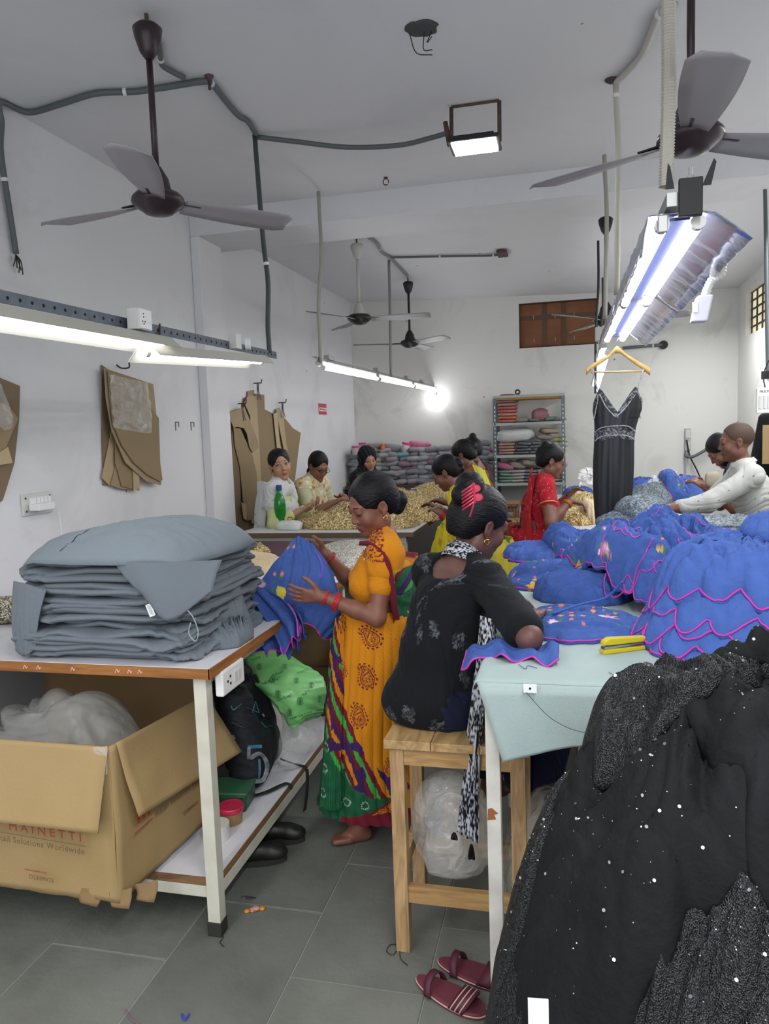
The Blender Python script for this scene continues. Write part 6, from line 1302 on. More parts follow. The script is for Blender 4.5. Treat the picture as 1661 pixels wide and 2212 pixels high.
def pcol(V, N):
    c = ocol(V, N); x = xl(V[:, 0], V[:, 1], 0); y = yl(V[:, 0], V[:, 1], 0); z = V[:, 2]
    dd = (y < -.055)                                            # the part that falls to the back
    st = (np.floor((z*.8+y*.9)/.034) % 4).astype(int); pal = np.array([MAR, LGRN, PUR, GRN]); b = dd & (z < ko['Nb'][2]-.10); c[b] = pal[st[b]]
    g = np.floor(np.stack([x/.05, z/.05, 0*x], 1)); h = np.abs(np.sin(g@np.array([12.9, 78.2, 3.]))*43758) % 1
    vv = (V-ko['pos']); f = np.stack([x/.05, z/.05], 1)-g[:, :2]-.5; m = (~b) & (h < .22) & (np.hypot(f[:, 0], f[:, 1]) < .1) & (np.hypot(f[:, 0], f[:, 1]) > .0); c[m] = C('#e8d7b0')
    e = (z > ko['Nb'][2]-.06) & (y > -.02) & (y < .09) & (gn(V*95) > .05); c[e] = MAR
    return c
garment(ko, 'sari_shoulder_drape', ['torso', 'bust', 'shoulders'], .019, pcol, sleeve={-1: .22}, clip=lambda X, Y, Z: np.maximum(zW+.03-.25*yl(X, Y, Z)-Z, xl(X, Y, Z)-.03-.25*(ko['Nb'][2]-Z)),
        cuts=[(ko['Nb']-ko['f2']*.06+ko['u2']*.0, np.array([.075, .09, .13]), ko['R2']), (ko['Nb']+ko['f2']*.09+ko['u2']*.02, np.array([.06, .07, .09]), ko['R2'])], amp=.005, fr=13, seed=8, ang=.5, res=.0048)
# border of the drape over the upper arm and its fall behind the arm
A_, E_ = ko['Sh'][-1], ko['El'][-1]
bp = [PY(775, 1178, 2.83), PY(800, 1182, 2.77), PY(823, 1205, 2.735), PY(836, 1245, 2.74), PY(843, 1300, 2.76), PY(850, 1340, 2.79)]
o_, G_ = cloth_strip(ko, 'sari_border', [[p, p+[.004, -.003, -.0]+np.array(v)] for p, v in zip(bp, [(.004, -.008, .02)]*2+[(.022, -.004, .006)]*4)], M_cloth, lambda V, u, w: np.where(((np.sin(u*220) > .2) & (np.abs(w-.5) < .28))[:, None], C('#a08a5c'), MAR), amp=0, nu=4, nv=12)
def fallcol(V, u, w):
    c = np.repeat(GRN[None], len(V), 0)*(1+.25*gn(V*30))[:, None]; st = (np.floor((V[:, 2]+V[:, 0]*.6)/.032) % 4).astype(int); pal = np.array([ORG, MAR, LGRN, PUR]); m = V[:, 2] > zW-.02; c[m & (V[:, 2] > zW+.10)] = pal[st[m & (V[:, 2] > zW+.10)]]
    q = gn(V*70) > .42; c[q & ~m] = C('#c9d2c0'); c[w < .10] = MAR; c[(w > .04) & (w < .07)] = C('#a58c60'); return c
cols = []
for t_, (xa, xb) in zip(np.linspace(0, 1, 6), ((826, 905), (842, 905), (850, 900), (853, 895), (855, 890), (857, 885))):
    yy = 1190+t_*370; cols.append([PY(xa, yy, 2.80+.0*t_), PY((xa+xb)/2, yy, 2.86+.03*t_), PY(xb, yy+4, 3.0)])
cloth_strip(ko, 'sari_back_fall', cols, M_cloth, fallcol, amp=.007, seed=5, nu=10, nv=14)
pe = [PY(a, 1300, Yo)[0] for a in (728, 868)]
def RG(y, xa, xb, ry, dy=0): a = PY(xa, y, Yo); b = PY(xb, y, Yo); return (a[2], (a[0]+b[0])/2, Yo+dy, (b[0]-a[0])/2, ry)
rings = [RG(1306, 738, 884, .155), RG(1330, 728, 890, .175), RG(1400, 720, 898, .19), RG(1500, 713, 895, .19), RG(1600, 706, 895, .19), RG(1700, 698, 915, .195), RG(1722, 692, 935, .20)]
PXL = 1/ (F_PX/Yo)
def inv(V):  # where a skirt point lies in the pattern, measured on the cloth's near side
    d = V-[0, 0, CAM_Z]; zz = d@_f; return 830.5+F_PX*(d@_r)/zz, 1106-F_PX*(d@_u)/zz
cur = np.array([(727, 1300), (730, 1325), (741, 1422), (749, 1503), (771, 1574), (802, 1634), (837, 1675), (900, 1710)]); cg = np.array([(690, 1560), (715, 1600), (736, 1640), (766, 1690), (812, 1716), (850, 1722), (900, 1712)]); ch = np.array([(690, 1900), (735, 1800), (743, 1757), (786, 1753), (812, 1745), (852, 1725), (900, 1700)])
cw = lambda pts: np.array([PY(a, b, Yo-.15)[[0, 2]] for a, b in pts]); cur_w, cg_w, ch_w = cw(cur), cw(cg), cw(ch)
def skcol(V, a, t):
    x, z = V[:, 0], V[:, 2]; c = np.repeat(ORG[None], len(V), 0)*(1+.10*np.sign(np.sin((x*.75+z*.66)*620+4*gn(V*9)))*(gn(V*np.array([40, 40, 40])) > .1)*-.7+.06*gn(V*10))[:, None]
    ps = [PY(*q, Yo-.15) for q in ((802, 1368), (798, 1450), (781, 1534), (845, 1655), (836, 1752), (735, 1345), (743, 1440))]
    lst = [(ps[0][0], ps[0][2], .060, -1, .9), (ps[1][0], ps[1][2], .062, -1, .35), (ps[2][0], ps[2][2], .060, -1, .25), (ps[3][0], ps[3][2], .045, -1, .2), (ps[4][0], ps[4][2], .055, 1, .2), (ps[5][0], ps[5][2], .04, -1, .2), (ps[6][0], ps[6][2], .04, -1, .2)]
    c = print_paisley(c, x, z, lst, MAR)
    zc_ = np.interp(x, cur_w[:, 0], cur_w[:, 1]); multi = z < zc_+.0; near = z-zc_
    k = np.floor((x*1.0+z*.42+.004*gn(V*60))/.019).astype(int) % 5; pal = np.array([MAR, LGRN, MAR, ORG, PUR]); mm = multi; c[mm] = pal[k[mm]]
    pb_ = mm & (gn(np.stack([x*17, 0*x, z*17], 1)) > .32); c[pb_] = PUR
    zg = np.interp(x, cg_w[:, 0], cg_w[:, 1]); gr = mm & (z < zg); c[gr] = GRN*(1+.35*gn(V[gr]*28))[:, None]
    for q in ((710, 1607), (707, 1650), (706, 1700), (755, 1722), (795, 1730)):
        w_ = PY(*q, Yo-.15); r = np.hypot(x-w_[0], z-w_[2]); m = (r < .018) & (r > .012) & (np.sin(np.arctan2(z-w_[2], x-w_[0])*14) > -.2); c[m & gr] = C('#b9c4b4')
    zh = np.interp(x, ch_w[:, 0], ch_w[:, 1]); un = z < zh; c2 = np.repeat(ORG[None], len(V), 0); c2 = print_paisley(c2, x, z, lst[4:5], MAR); c[un] = c2[un]; ed = np.abs(z-zh) < .006; c[ed] = MAR
    bt = (V[:, 2] < rings[-1][0]+.045) & un; c[bt] = MAR; back = np.sin(a) > .3; return c
skirt(ko, 'sari_skirt', rings, skcol, n=520, nz=330, pleat=.010, np_=30, seed=2)
o_, G_ = cloth_strip(ko, 'sari_pleats', [[PY(728, 1335, 2.80), PY(716, 1450, 2.79), PY(706, 1560, 2.77), PY(700, 1650, 2.76), PY(692, 1742, 2.74)], [PY(736, 1330, 2.775), PY(730, 1450, 2.755), PY(722, 1560, 2.735), PY(716, 1650, 2.72), PY(715, 1752, 2.70)], [PY(745, 1335, 2.785), PY(742, 1450, 2.76), PY(738, 1560, 2.74), PY(736, 1650, 2.73), PY(738, 1746, 2.72)]], M_cloth, lambda V, u, w: skcol(V, u*0-1.5, w), amp=.010, seed=6, fr=16, nu=30, nv=60)
for x, C_, n_, m_ in ((-1, (672, 1287), 2, None), (-1, (694, 1292), 4, None)):
    for k in range(n_):
        f = 0 if C_[0] == 672 else 1; W_, E_ = ko['Wr'][-1], ko['El'][-1]; p = W_+(E_-W_)*(.02+.18*f+.022*k); ring(ko, 'bangle', p, E_-W_, (.030, .0345)[f]*1.0, .0028, M_bang)
for k in range(2): W_, E_ = ko['Wr'][1], ko['El'][1]; ring(ko, 'bangle', W_+(E_-W_)*(.08+.03*k), E_-W_, .031, .0026, M_bang)
n_ = ko['Nb']; mk('necklace', *tube(smoothpath([n_+ko['B']@np.array(q) for q in ((-.055, -.03, .045), (-.05, .03, .02), (0, .06, -.01), (.05, .03, .02), (.055, -.03, .045))], 6), .0018, 5), MATS['black_wire'], ko['root'])
mk('blouse_string', *tube(smoothpath([ko['Nb']-ko['f2']*.05+ko['B']@np.array([a, 0, -.015]) for a in (-.09, 0, .09)], 6), .003, 5), MATS['old_string'] if 'old_string' in MATS else mat('old_string', '#b06a1a', .7), ko['root'])
# the dress in her hands
g = [[PY(632, 1172, 2.98), PY(598, 1207, 2.93), PY(572, 1245, 2.88), PY(553, 1278, 2.84), PY(578, 1300, 2.80)],
     [PY(645, 1160, 2.97), PY(632, 1212, 2.90), PY(620, 1260, 2.85), PY(612, 1300, 2.82), PY(610, 1335, 2.80)],
     [PY(660, 1165, 2.95), PY(675, 1215, 2.88), PY(672, 1265, 2.82), PY(668, 1315, 2.80), PY(672, 1350, 2.80)],
     [PY(672, 1178, 2.96), PY(705, 1222, 2.90), PY(728, 1280, 2.84), PY(738, 1325, 2.84), PY(700, 1378, 2.86)],
     [PY(668, 1185, 3.02), PY(700, 1235, 3.02), PY(722, 1290, 3.0), PY(742, 1330, 2.97), PY(728, 1365, 2.96)]]
kd = dict(root=thing('blue_dress', 'blue dress with a flowered edge held up in the hands of the woman in orange', 'dress', PY(700, 1378, 2.86)))
def hcol(V, u, w):
    c = np.repeat((BLUE*.95)[None], len(V), 0)*(1+.08*gn(V*14))[:, None]; m = (u < .22); c2 = floral(V, 77, lambda q: np.ones(len(q), bool)); c[m] = c2[m]; ln = np.abs(u-.60-.05*np.sin(w*9)) < .008; c[ln & (w > .1) & (w < .4)] = C('#7c4cc0'); c[(gn(V*9) > .5) & (u < .3)] = YELC; return c
o_, G_ = cloth_strip(kd, 'bodice', g, M_bluec, hcol, amp=.010, seed=21, fr=9, nu=14, nv=26)
mk('hem', *tube(G_[:, -1]+[0, -.002, 0], .0028, 5), M_hem, kd['root'], smooth=True)
# ------------------------------------------------------------------ the seated woman in black
Ys = 2.40; ps_ = PY(935, 1500, Ys)
ks = person('woman in a black flowered tunic sitting on the pine stool with her back to us', (ps_[0]-.005, Ys, 0), 52, h=1.46, pz=.785, lean=5, hunch=22, fat=1.0, head=(-14, 20, 8), k_head=1.05,
            wr={1: PZ(1158, 1300, Z5+.05), -1: PZ(1130, 1310, Z5+.05)+[-.10, .12, .0]}, poles={1: (.75, -.2, -.8), -1: (-.8, -.2, -.5)}, el={1: PZ(1143, 1378, Z5+.045)},
            hands={1: dict(d=(.1, .9, .05), n=(0, .1, -1), side=(-1, 0, .2), curl=.6), -1: dict(d=(.9, .2, -.0), n=(0, 0, -1), side=(0, -1, .2), curl=.6)}, skin='#5f3e37', lips='#6a3535', res=.0048,
            legs={1: (np.array([-.02, 2.66, .72]), np.array([-.14, 2.56, .34]), np.array([-.05, 2.60, .30])), -1: (np.array([-.20, 2.85, .72]), np.array([-.28, 2.74, .34]), np.array([-.20, 2.80, .30]))})
hair(ks, bun=[((.0, -.085, .105), (.052, .046, .048)), ((.02, -.11, .07), (.04, .035, .035))])
earring(ks, 1)
mk('stray_lock', *tube(smoothpath([ks['Q'](.06, .05, .06), ks['Q'](.078, .085, .045), ks['Q'](.08, .095, .0), ks['Q'](.078, .07, -.02)]), .0008, 4), M_hair, ks['root'])
# claw clip
M_clipr = mat('red_plastic', '#b81f45', .3, coat=.4); cq = lambda x, y, z: ks['Q'](x, y, z)
cl = thing('hair_clip', 'red plastic claw clip in the bun of the seated woman', 'hair clip', cq(.045, -.06, .13))
c0 = cq(.045, -.055, .130); ax = unit(PY(1035, 1060, Ys)-PY(1000, 1085, Ys)); up_ = np.array([0, 0, 1.]); fw_ = unit(np.cross(ax, up_)); fw_ = fw_*(1 if fw_[1] < 0 else -1)
ctr = PY(1016, 1072, Ys-.075)
for k in range(6):
    b = ctr+np.array([.0, -.0, .030-.011*k]); mk('tooth', *tube(smoothpath([b+ax*.012, b+ax*-.006+[0, -.008, 0], b-ax*.026+[0, .002, 0], b-ax*.034+[0, .018, 0]], 5), [.0032]*15+[.0018], 6), M_clipr, cl)
mk('spine', *tube([ctr+ax*.013+[0, 0, .035], ctr+ax*.016+[0, -.002, -.03]], .0045, 6), M_clipr, cl)
for sgn in (-1, 1): mk('grip', *lathe([(0, -.003), (.011, -.002), (.013, 0), (.011, .002), (0, .003)], (0, 0, 0), 12)[0:1][0]@np.array([[1.3, 0, 0], [0, 0, 1], [0, 1, 0]])+ctr+ax*(.024+.004*sgn)+[0, 0, -.004-.018*sgn], lathe([(0, -.003), (.011, -.002), (.013, 0), (.011, .002), (0, .003)], (0, 0, 0), 12)[1], M_clipr, cl) if False else None
for sgn in (-1, 1):
    V, Fc = lathe([(0, -.003), (.011, -.002), (.013, 0), (.011, .002), (0, .003)], (0, 0, 0), 12); mk('grip', V[:, [0, 2, 1]]*[1.3, 1, 1]+ctr+ax*(.024+.004*sgn)+[0, 0, -.004-.016*sgn], Fc, M_clipr, cl)
mk('long_prong', *tube(smoothpath([ctr+ax*.016+[0, 0, -.02], ctr+ax*.006+[0, -.004, -.045], ctr-ax*.004+[0, 0, -.062]], 4), .003, 6), M_clipr, cl)
BK = C('#0d1014')
def kcol(V, N):
    c = np.repeat(BK[None], len(V), 0); q = (V-ks['pos'])@ks['B']; u = np.arctan2(q[:, 0], -q[:, 1])*.16; v = q[:, 2]
    cell = .105; gx_ = np.floor(u/cell); gy_ = np.floor(v/cell+.5*(gx_ % 2)); h = np.abs(np.sin(gx_*12.9+gy_*78.2)*43758.5) % 1; h2 = np.abs(np.sin(gx_*39.3+gy_*11.2)*24634.6) % 1
    fu = (u/cell-gx_-.3-.4*h); fv = (v/cell+.5*(gx_ % 2)-gy_-.3-.4*h2); fl = np.zeros(len(V))
    for k in range(4):
        a = k*1.6+h*6; cu, cv = .17*np.cos(a), .17*np.sin(a); r = np.hypot(fu-cu, fv-cv); an = np.arctan2(fv-cv, fu-cu); fl = np.maximum(fl, (r < .13+.03*np.cos(an*5))*(gn(V*240) > -.15)*(.35+.65*((k+gx_) % 2 == 0)))
    fl = fl*(h > .30)*.8; return c*(1-fl[:, None]*.38)+C('#8d939a')*fl[:, None]*.38
st_ = ps_[2]; seat = .715
garment(ks, 'tunic', ['torso', 'bust', 'shoulders'], .013, kcol, sleeve={1: .86, -1: .9}, add=[('e', ks['P']+[.0, 0, -.01], np.array([.165, .135, .10]), np.eye(3), .06), ('e', ks['P']+ks['B']@np.array([0, .10, -.03]), np.array([.16, .15, .065]), ks['B'], .06)],
        cuts=[(ks['Nb']-ks['f2']*.075-ks['u2']*.015, np.array([.082, .06, .062]), ks['R2']), (ks['Nb']+ks['f2']*.08, np.array([.08, .07, .08]), ks['R2']), (ks['Nb']+ks['u2']*.08, np.array([.052, .055, .08]), ks['R2'])], amp=.0055, fr=8, seed=12, clip=lambda X, Y, Z: seat+.004-Z+0*X+0*Y, m=M_cloth, ang=.6)
# tunic panel over the stool and the dark trousers
def navy(V, *a): return np.repeat(C('#161a30')[None], len(V), 0)
Bs = ks['B']; L_ = lambda x, y, z: ks['pos']+Bs@np.array([x, y, 0])+[0, 0, z]
s2 = S(); 
for x in (-1, 1): K_ = {1: np.array([-.02, 2.70, .74]), -1: np.array([-.20, 2.85, .74])}[x]; H_ = ks['P']+Bs@np.array([x*.085, 0, -.01]); s2.cap(H_, K_, .092, .078, .05); s2.cap(K_, K_+(np.array([-.14, 2.60, .40])-np.array([-.02, 2.70, .74]))*.85, .085, .105, .05)
V, Fq = s2.mesh(.007); V = V+vnormals(V, Fq)*(.006*folds(V[:, 0]+V[:, 1], V[:, 2], 4, 7, 3, 0))[:, None]; mk('trousers', V, Fq, M_clothflat, ks['root'], smooth=True, col=navy(V))
# black and white scarf
def scol(V, u, w):
    cell = .020; q = np.stack([(V[:, 0]+V[:, 1])/cell, V[:, 2]/cell], 1); g = np.floor(q); f = q-g-.5; h = np.abs(np.sin(g@np.array([12.9, 78.2]))*43758) % 1; r = np.hypot(f[:, 0], f[:, 1]); a = np.arctan2(f[:, 1], f[:, 0])
    on = (r < .36+.10*np.cos(a*6)) & (r > .12) | ((gn(V*230) > .30) & (r > .42)); c = np.repeat(C('#14151b')[None], len(V), 0); c[on] = C('#b9bcc4'); return c
Nk = ks['Nb']; u2, f2 = ks['u2'], ks['f2']; r2 = Bs@np.array([1., 0, 0])
arc = []
for a in np.linspace(-150, 150, 9):
    t = math.radians(a); d = -f2*math.cos(t)+r2*math.sin(t)*1.0; arc.append([Nk+d*.078+u2*(.016-.02*(1-math.cos(t))), Nk+d*.070+u2*(.052-.015*(1-math.cos(t))), Nk+d*.060+u2*(.072-.01*(1-math.cos(t)))])
cloth_strip(ks, 'scarf', arc, M_cloth, scol, amp=.003, seed=3, nu=14, nv=12)
fall = [[PY(1040, 1330, 2.30), PY(1028, 1440, 2.27), PY(1015, 1560, 2.26), PY(1000, 1700, 2.26), PY(988, 1795, 2.26)], [PY(1055, 1335, 2.22), PY(1045, 1440, 2.20), PY(1028, 1560, 2.19), PY(1018, 1700, 2.19), PY(1010, 1810, 2.19)], [PY(1072, 1340, 2.24), PY(1062, 1440, 2.22), PY(1042, 1560, 2.20), PY(1034, 1700, 2.2), PY(1034, 1822, 2.2)]]
cloth_strip(ks, 'scarf_end', fall, M_cloth, scol, amp=.010, seed=9, fr=10, nu=22, nv=64)
fall = [[PY(1058, 1560, 2.40), PY(1062, 1640, 2.40), PY(1060, 1760, 2.40)], [PY(1075, 1560, 2.38), PY(1078, 1640, 2.38), PY(1072, 1760, 2.38)]]
cloth_strip(ks, 'scarf_end', fall, M_cloth, scol, amp=.004, seed=10, fr=8, nu=22, nv=14)
for (px, py), ln in (((1018, 1825), .045), ((981, 1800), .02)):
    q = PY(px, py, 2.2); mk('tassel', *comb(*[tube(smoothpath([q, q+[.005*(k % 3-1), .003*(k//3-1), -ln*.5], q+[.007*(k % 3-1), .004*(k//3-1), -ln*(.8+.05*k)]], 4), .0045, 6) for k in range(7)]), M_hair, ks['root'])
# ------------------------------------------------------------------ the workers behind
def floral_fn(base, cols, cell=.06, thr=.45):
    def fn(V, *a):
        c = np.repeat(C(base)[None], len(V), 0); g = np.floor(V/cell); f = V/cell-g-.5; h = np.abs(np.sin(g@np.array([12.9, 78.2, 37.7]))*43758) % 1; r = np.sqrt((f**2).sum(1))
        for i, cc in enumerate(cols):
            lo = thr+(1-thr)*i/len(cols); m = (h > lo) & (h <= lo+(1-thr)/len(cols)) & (r < .40+.12*gn(V*70)); c[m] = C(cc)
        return c
    return fn
def plain(h_): return lambda V, *a: np.repeat(C(h_)[None], len(V), 0)*(1+.07*gn(V*9))[:, None]
def dots(base, ink, cell=.05, r_=.10):
    def fn(V, *a):
        c = np.repeat(C(base)[None], len(V), 0); q = V/cell; q = q+.5*(np.floor(q[:, 2:3]) % 2); g = np.floor(q); f = q-g-.5; c[np.sqrt((f**2).sum(1)) < r_+.14] = C(ink); return c
    return fn
SL = ['torso', 'bust', 'shoulders']
def cuts_(kp, front=.075, back=.05, w_=.07): return [(kp['Nb']+kp['f2']*.08+kp['u2']*.0, np.array([w_, .07, front]), kp['R2']), (kp['Nb']+kp['u2']*.09, np.array([.056, .06, .085]), kp['R2']), (kp['Nb']-kp['f2']*.06, np.array([w_, .05, back]), kp['R2'])]
def long_skirt(kp, col, z0, z1, rx, ry, flare=1.25, **k):
    x, y = kp['P'][:2]; skirt(kp, k.pop('nm', 'skirt'), [(z0, x, y, rx*.88, ry*.88), (z0-.12, x, y, rx, ry), (z1, x, y, rx*flare, ry*flare)], col, n=110, nz=50, pleat=.012, np_=18, **k)
# pale green kurta, looks at the camera
def at_(px, py, Y): q = PY(px, py, Y); return (q[0], Y, 0)
YG = 5.62; kg = person('woman in pale green with a white dotted shawl looking straight at the camera', at_(588, 1100, YG), 5, h=1.50, lean=4, hunch=8, fat=1.05, head=(-62, 0, 10), eyes='open',
     wr={1: PY(650, 1103, YG-.12), -1: PY(668, 1092, YG+.05)}, poles={1: (.5, -.5, -.8), -1: (-.5, -.4, -.8)}, hands={1: dict(d=(1, .3, .35), n=(0, .5, .8), side=(0, 1, .3), curl=.8), -1: dict(d=(1, -.4, .2), n=(0, -.3, .8), side=(0, -1, .3), curl=.8)}, skin='#ad8467', k_head=1.08, lips='#8c4a44', res=.0068)
hair(kg, tail=[((0, -.09, -.03), (.0, -.14, -.14), .03, .022), ((0, -.14, -.14), (.0, -.15, -.24), .022, .014)]); earring(kg, -1); earring(kg, 1)
garment(kg, 'tunic', SL, .013, plain('#c2c78c'), sleeve={1: 1.55, -1: 1.55}, cuts=cuts_(kg), amp=.005)
long_skirt(kg, plain('#c2c78c'), kg['P'][2]+.06, .25, .19, .16, 1.3, nm='tunic_skirt')
dt = dots('#c9cbc9', '#8f9396', .045, .02)
garment(kg, 'shawl', ['shoulders', 'bust'], .030, dt, add=[('e', kg['Nb']-kg['u2']*.03, np.array([.11, .10, .06]), kg['R2'], .04), ('c', kg['Sh'][1], kg['Sh'][1]*.6+kg['El'][1]*.4, .075, .08, .03), ('c', kg['Sh'][-1], kg['Sh'][-1]*.7+kg['El'][-1]*.3, .075, .08, .03)],
        cuts=[(kg['Nb']+kg['u2']*.09+kg['f2']*.03, np.array([.062, .07, .1]), kg['R2'])], amp=.007, fr=9, seed=5, clip=lambda X, Y, Z: kg['Nb'][2]-.24-Z+0*X+0*Y)
cloth_strip(kg, 'shawl_end', [[PY(556, 1040, YG-.1), PY(553, 1090, YG-.12), PY(547, 1150, YG-.12)], [PY(570, 1040, YG-.17), PY(562, 1090, YG-.17), PY(558, 1155, YG-.17)], [PY(584, 1045, YG-.16), PY(578, 1090, YG-.16), PY(570, 1155, YG-.15)]], M_cloth, dt, amp=.012, seed=4, nu=14, nv=14)
# glasses
YL = 6.25; kl = person('woman with black glasses and a yellow and white flowered shawl', at_(655, 1090, YL), -18, h=1.50, lean=6, hunch=14, fat=1.05, head=(-22, 28, 0),
     wr={1: PY(722, 1085, YL-.25), -1: PY(735, 1078, YL)}, poles={1: (.5, -.5, -.8), -1: (-.5, -.4, -.8)}, skin='#8d6350', lips='#80423c', res=.0072)
hair(kl, tail=[((0, -.09, -.02), (-.01, -.13, -.12), .032, .022), ((-.01, -.13, -.12), (-.02, -.15, -.22), .022, .014)]); earring(kl, 1)
for x in (-1, 1): mk('glasses_rim', *tube([kl['Q'](x*.032+.021*math.cos(a), .100, .004+.016*math.sin(a)) for a in np.linspace(0, 2*math.pi, 17)], .0022, 5), M_black, kl['root'])
mk('glasses_bridge', *comb(tube([kl['Q'](-.011, .100, .006), kl['Q'](.011, .100, .006)], .002, 5), tube([kl['Q'](.053, .098, .008), kl['Q'](.078, .0, .006)], .002, 5), tube([kl['Q'](-.053, .098, .008), kl['Q'](-.078, .0, .006)], .002, 5)), M_black, kl['root'])
garment(kl, 'tunic', SL, .013, plain('#b9bb96'), sleeve={1: 1.1, -1: 1.1}, cuts=cuts_(kl), amp=.005)
long_skirt(kl, plain('#b9bb96'), kl['P'][2]+.06, .25, .19, .16, 1.3, nm='tunic_skirt')
fl_ = floral_fn('#cfc3a4', ['#c4892c', '#e4e0d4', '#b98a3c'], .045, .25)
garment(kl, 'shawl', ['shoulders', 'bust', 'torso'], .026, fl_, cuts=[(kl['Nb']+kl['u2']*.09+kl['f2']*.03, np.array([.062, .07, .1]), kl['R2']), (kl['C']+kl['B']@np.array([-.12, .0, -.2]), np.array([.16, .3, .2]), kl['B'])], amp=.010, fr=14, seed=6, clip=lambda X, Y, Z: kl['W'][2]+.0-Z+0*X+0*Y)
# black head scarf
YH = 7.35; kh = person('smiling girl in a black head scarf at the far end of the sequin table', at_(776, 1080, YH), -25, h=1.50, lean=5, hunch=12, fat=.95, head=(-28, 16, 8), wr={1: PY(812, 1062, YH-.2), -1: PY(815, 1060, YH)}, poles={1: (.5, -.5, -.8), -1: (-.5, -.4, -.8)}, skin='#b78568', lips='#9a4a44', res=.0075)
garment(kh, 'tunic', SL, .016, floral_fn('#1b1d1b', ['#3c3a24', '#2c2e22'], .05, .4), sleeve={1: 1.7, -1: 1.7}, cuts=[], amp=.005)
long_skirt(kh, plain('#1b1d1b'), kh['P'][2]+.06, .3, .18, .15, 1.2, nm='tunic_skirt')
s = S(); Qh = kh['Q']; s.ell(Qh(0, -.022, .030), np.array([.093, .110, .103]), kh['Rh'], .02); s.cap(Qh(0, -.03, -.05), kh['Nb'], .082, .095, .05); s.cap(kh['Sh'][-1]*.6+kh['Nb']*.4, kh['Sh'][1]*.6+kh['Nb']*.4, .08, .08, .05); s.ell(kh['C']+kh['f2']*.06+kh['u2']*.06, np.array([.13, .10, .12]), kh['R2'], .05); s.ell(Qh(0, .11, -.018), np.array([.060, .09, .088]), kh['Rh'], .008, True)
V, Fq = s.mesh(.006); V = V+vnormals(V, Fq)*(.005*folds(V[:, 0]*1.2+V[:, 1], V[:, 2], 5, 12, 3, 1.2))[:, None]
ln_ = np.abs(np.sin((V[:, 0]+V[:, 1]*.6+V[:, 2]*.4)*70)) < .06; cc_ = np.repeat(C('#14161c')[None], len(V), 0); cc_[ln_] = C('#5a606c'); mk('head_scarf', V, Fq, M_cloth, kh['root'], smooth=True, col=cc_)
hair(kh, extra=1)
# yellow sari with bare back
YY = 5.15; ky = person('woman in a yellow sari with a bare back bending over gold sequins', at_(1052, 1110, YY), 172, h=1.50, lean=14, hunch=16, fat=1.0, head=(6, 30, 0), wr={1: PY(938, 1108, YY-.0)+[0, .25, 0], -1: PY(955, 1112, YY-.12)}, poles={1: (.5, -.4, -.8), -1: (-.5, -.4, -.8)}, skin='#7a5243', lips='#74403a', res=.0062)
hair(ky, bun=[((0, -.115, .010), (.04, .032, .036)), ((0, -.105, -.03), (.028, .028, .028))]); earring(ky, -1)
garment(ky, 'blouse', ['torso', 'bust', 'shoulders'], .008, plain('#d9c42e'), sleeve={1: .5, -1: .45}, cuts=[(ky['Nb']-ky['f2']*.10-ky['u2']*.11, np.array([.12, .10, .21]), ky['R2']), (ky['Nb']+ky['u2']*.09, np.array([.06, .07, .09]), ky['R2'])], amp=.003, clip=lambda X, Y, Z: ky['W'][2]-.02-Z+0*X+0*Y)
long_skirt(ky, floral_fn('#b5a63a', ['#a8542c', '#4d6e34', '#c9a43a'], .05, .5), ky['P'][2]+.10, .05, .19, .16, 1.3, nm='sari_skirt')
for k in range(4): ring(ky, 'bangle', ky['Wr'][-1]+(ky['El'][-1]-ky['Wr'][-1])*(.05+.04*k), ky['El'][-1]-ky['Wr'][-1], .03, .003, M_bang)
cloth_strip(ky, 'sari_fall', [[PY(945, 1140, 5.0), PY(938, 1165, 5.0), PY(930, 1200, 5.0)], [PY(965, 1120, 4.95), PY(962, 1160, 4.93), PY(955, 1205, 4.93)], [PY(985, 1130, 4.98), PY(985, 1165, 4.96), PY(985, 1205, 4.96)]], M_cloth, floral_fn('#d0bf30', ['#c9962c', '#8e9a34'], .06, .6), amp=.012, seed=5, nu=12, nv=12)
# rust top and long yellow shawl
YR = 5.95; kr = person('woman in a rust top with a long yellow shawl down her back', at_(1062, 1110, YR), 170, h=1.57, lean=8, hunch=14, fat=.95, head=(0, 24, 0), wr={1: PY(960, 1085, YR+.1), -1: PY(965, 1085, YR-.1)}, poles={1: (.5, -.4, -.8), -1: (-.5, -.4, -.8)}, skin='#70493a', lips='#74403a', res=.0068)
hair(kr, bun=[((0, -.11, .03), (.036, .032, .034))]); earring(kr, -1)
garment(kr, 'tunic', SL, .014, floral_fn('#7d3f1e', ['#8a4824', '#c9bba0'], .11, .78), sleeve={1: 1.4, -1: 1.4}, cuts=cuts_(kr), amp=.005)
long_skirt(kr, plain('#7d3f1e'), kr['P'][2]+.08, .35, .18, .15, 1.2, nm='tunic_skirt')
YE = lambda V, *a: np.repeat(C('#c2c24c')[None], len(V), 0)*(1+.08*gn(V*14))[:, None]
cloth_strip(kr, 'shawl', [[PY(1020, 1003, 5.82), PY(1040, 1060, 5.76), PY(1052, 1130, 5.74), PY(1072, 1215, 5.74), PY(1076, 1262, 5.74)], [PY(1040, 1012, 5.88), PY(1058, 1065, 5.84), PY(1072, 1130, 5.8), PY(1086, 1200, 5.78), PY(1090, 1262, 5.78)], [PY(1046, 1022, 5.98), PY(1070, 1075, 5.95), PY(1085, 1130, 5.9), PY(1098, 1200, 5.86), PY(1097, 1225, 5.86)]], M_clothflat, YE, amp=.014, seed=7, fr=9, nu=12, nv=20)
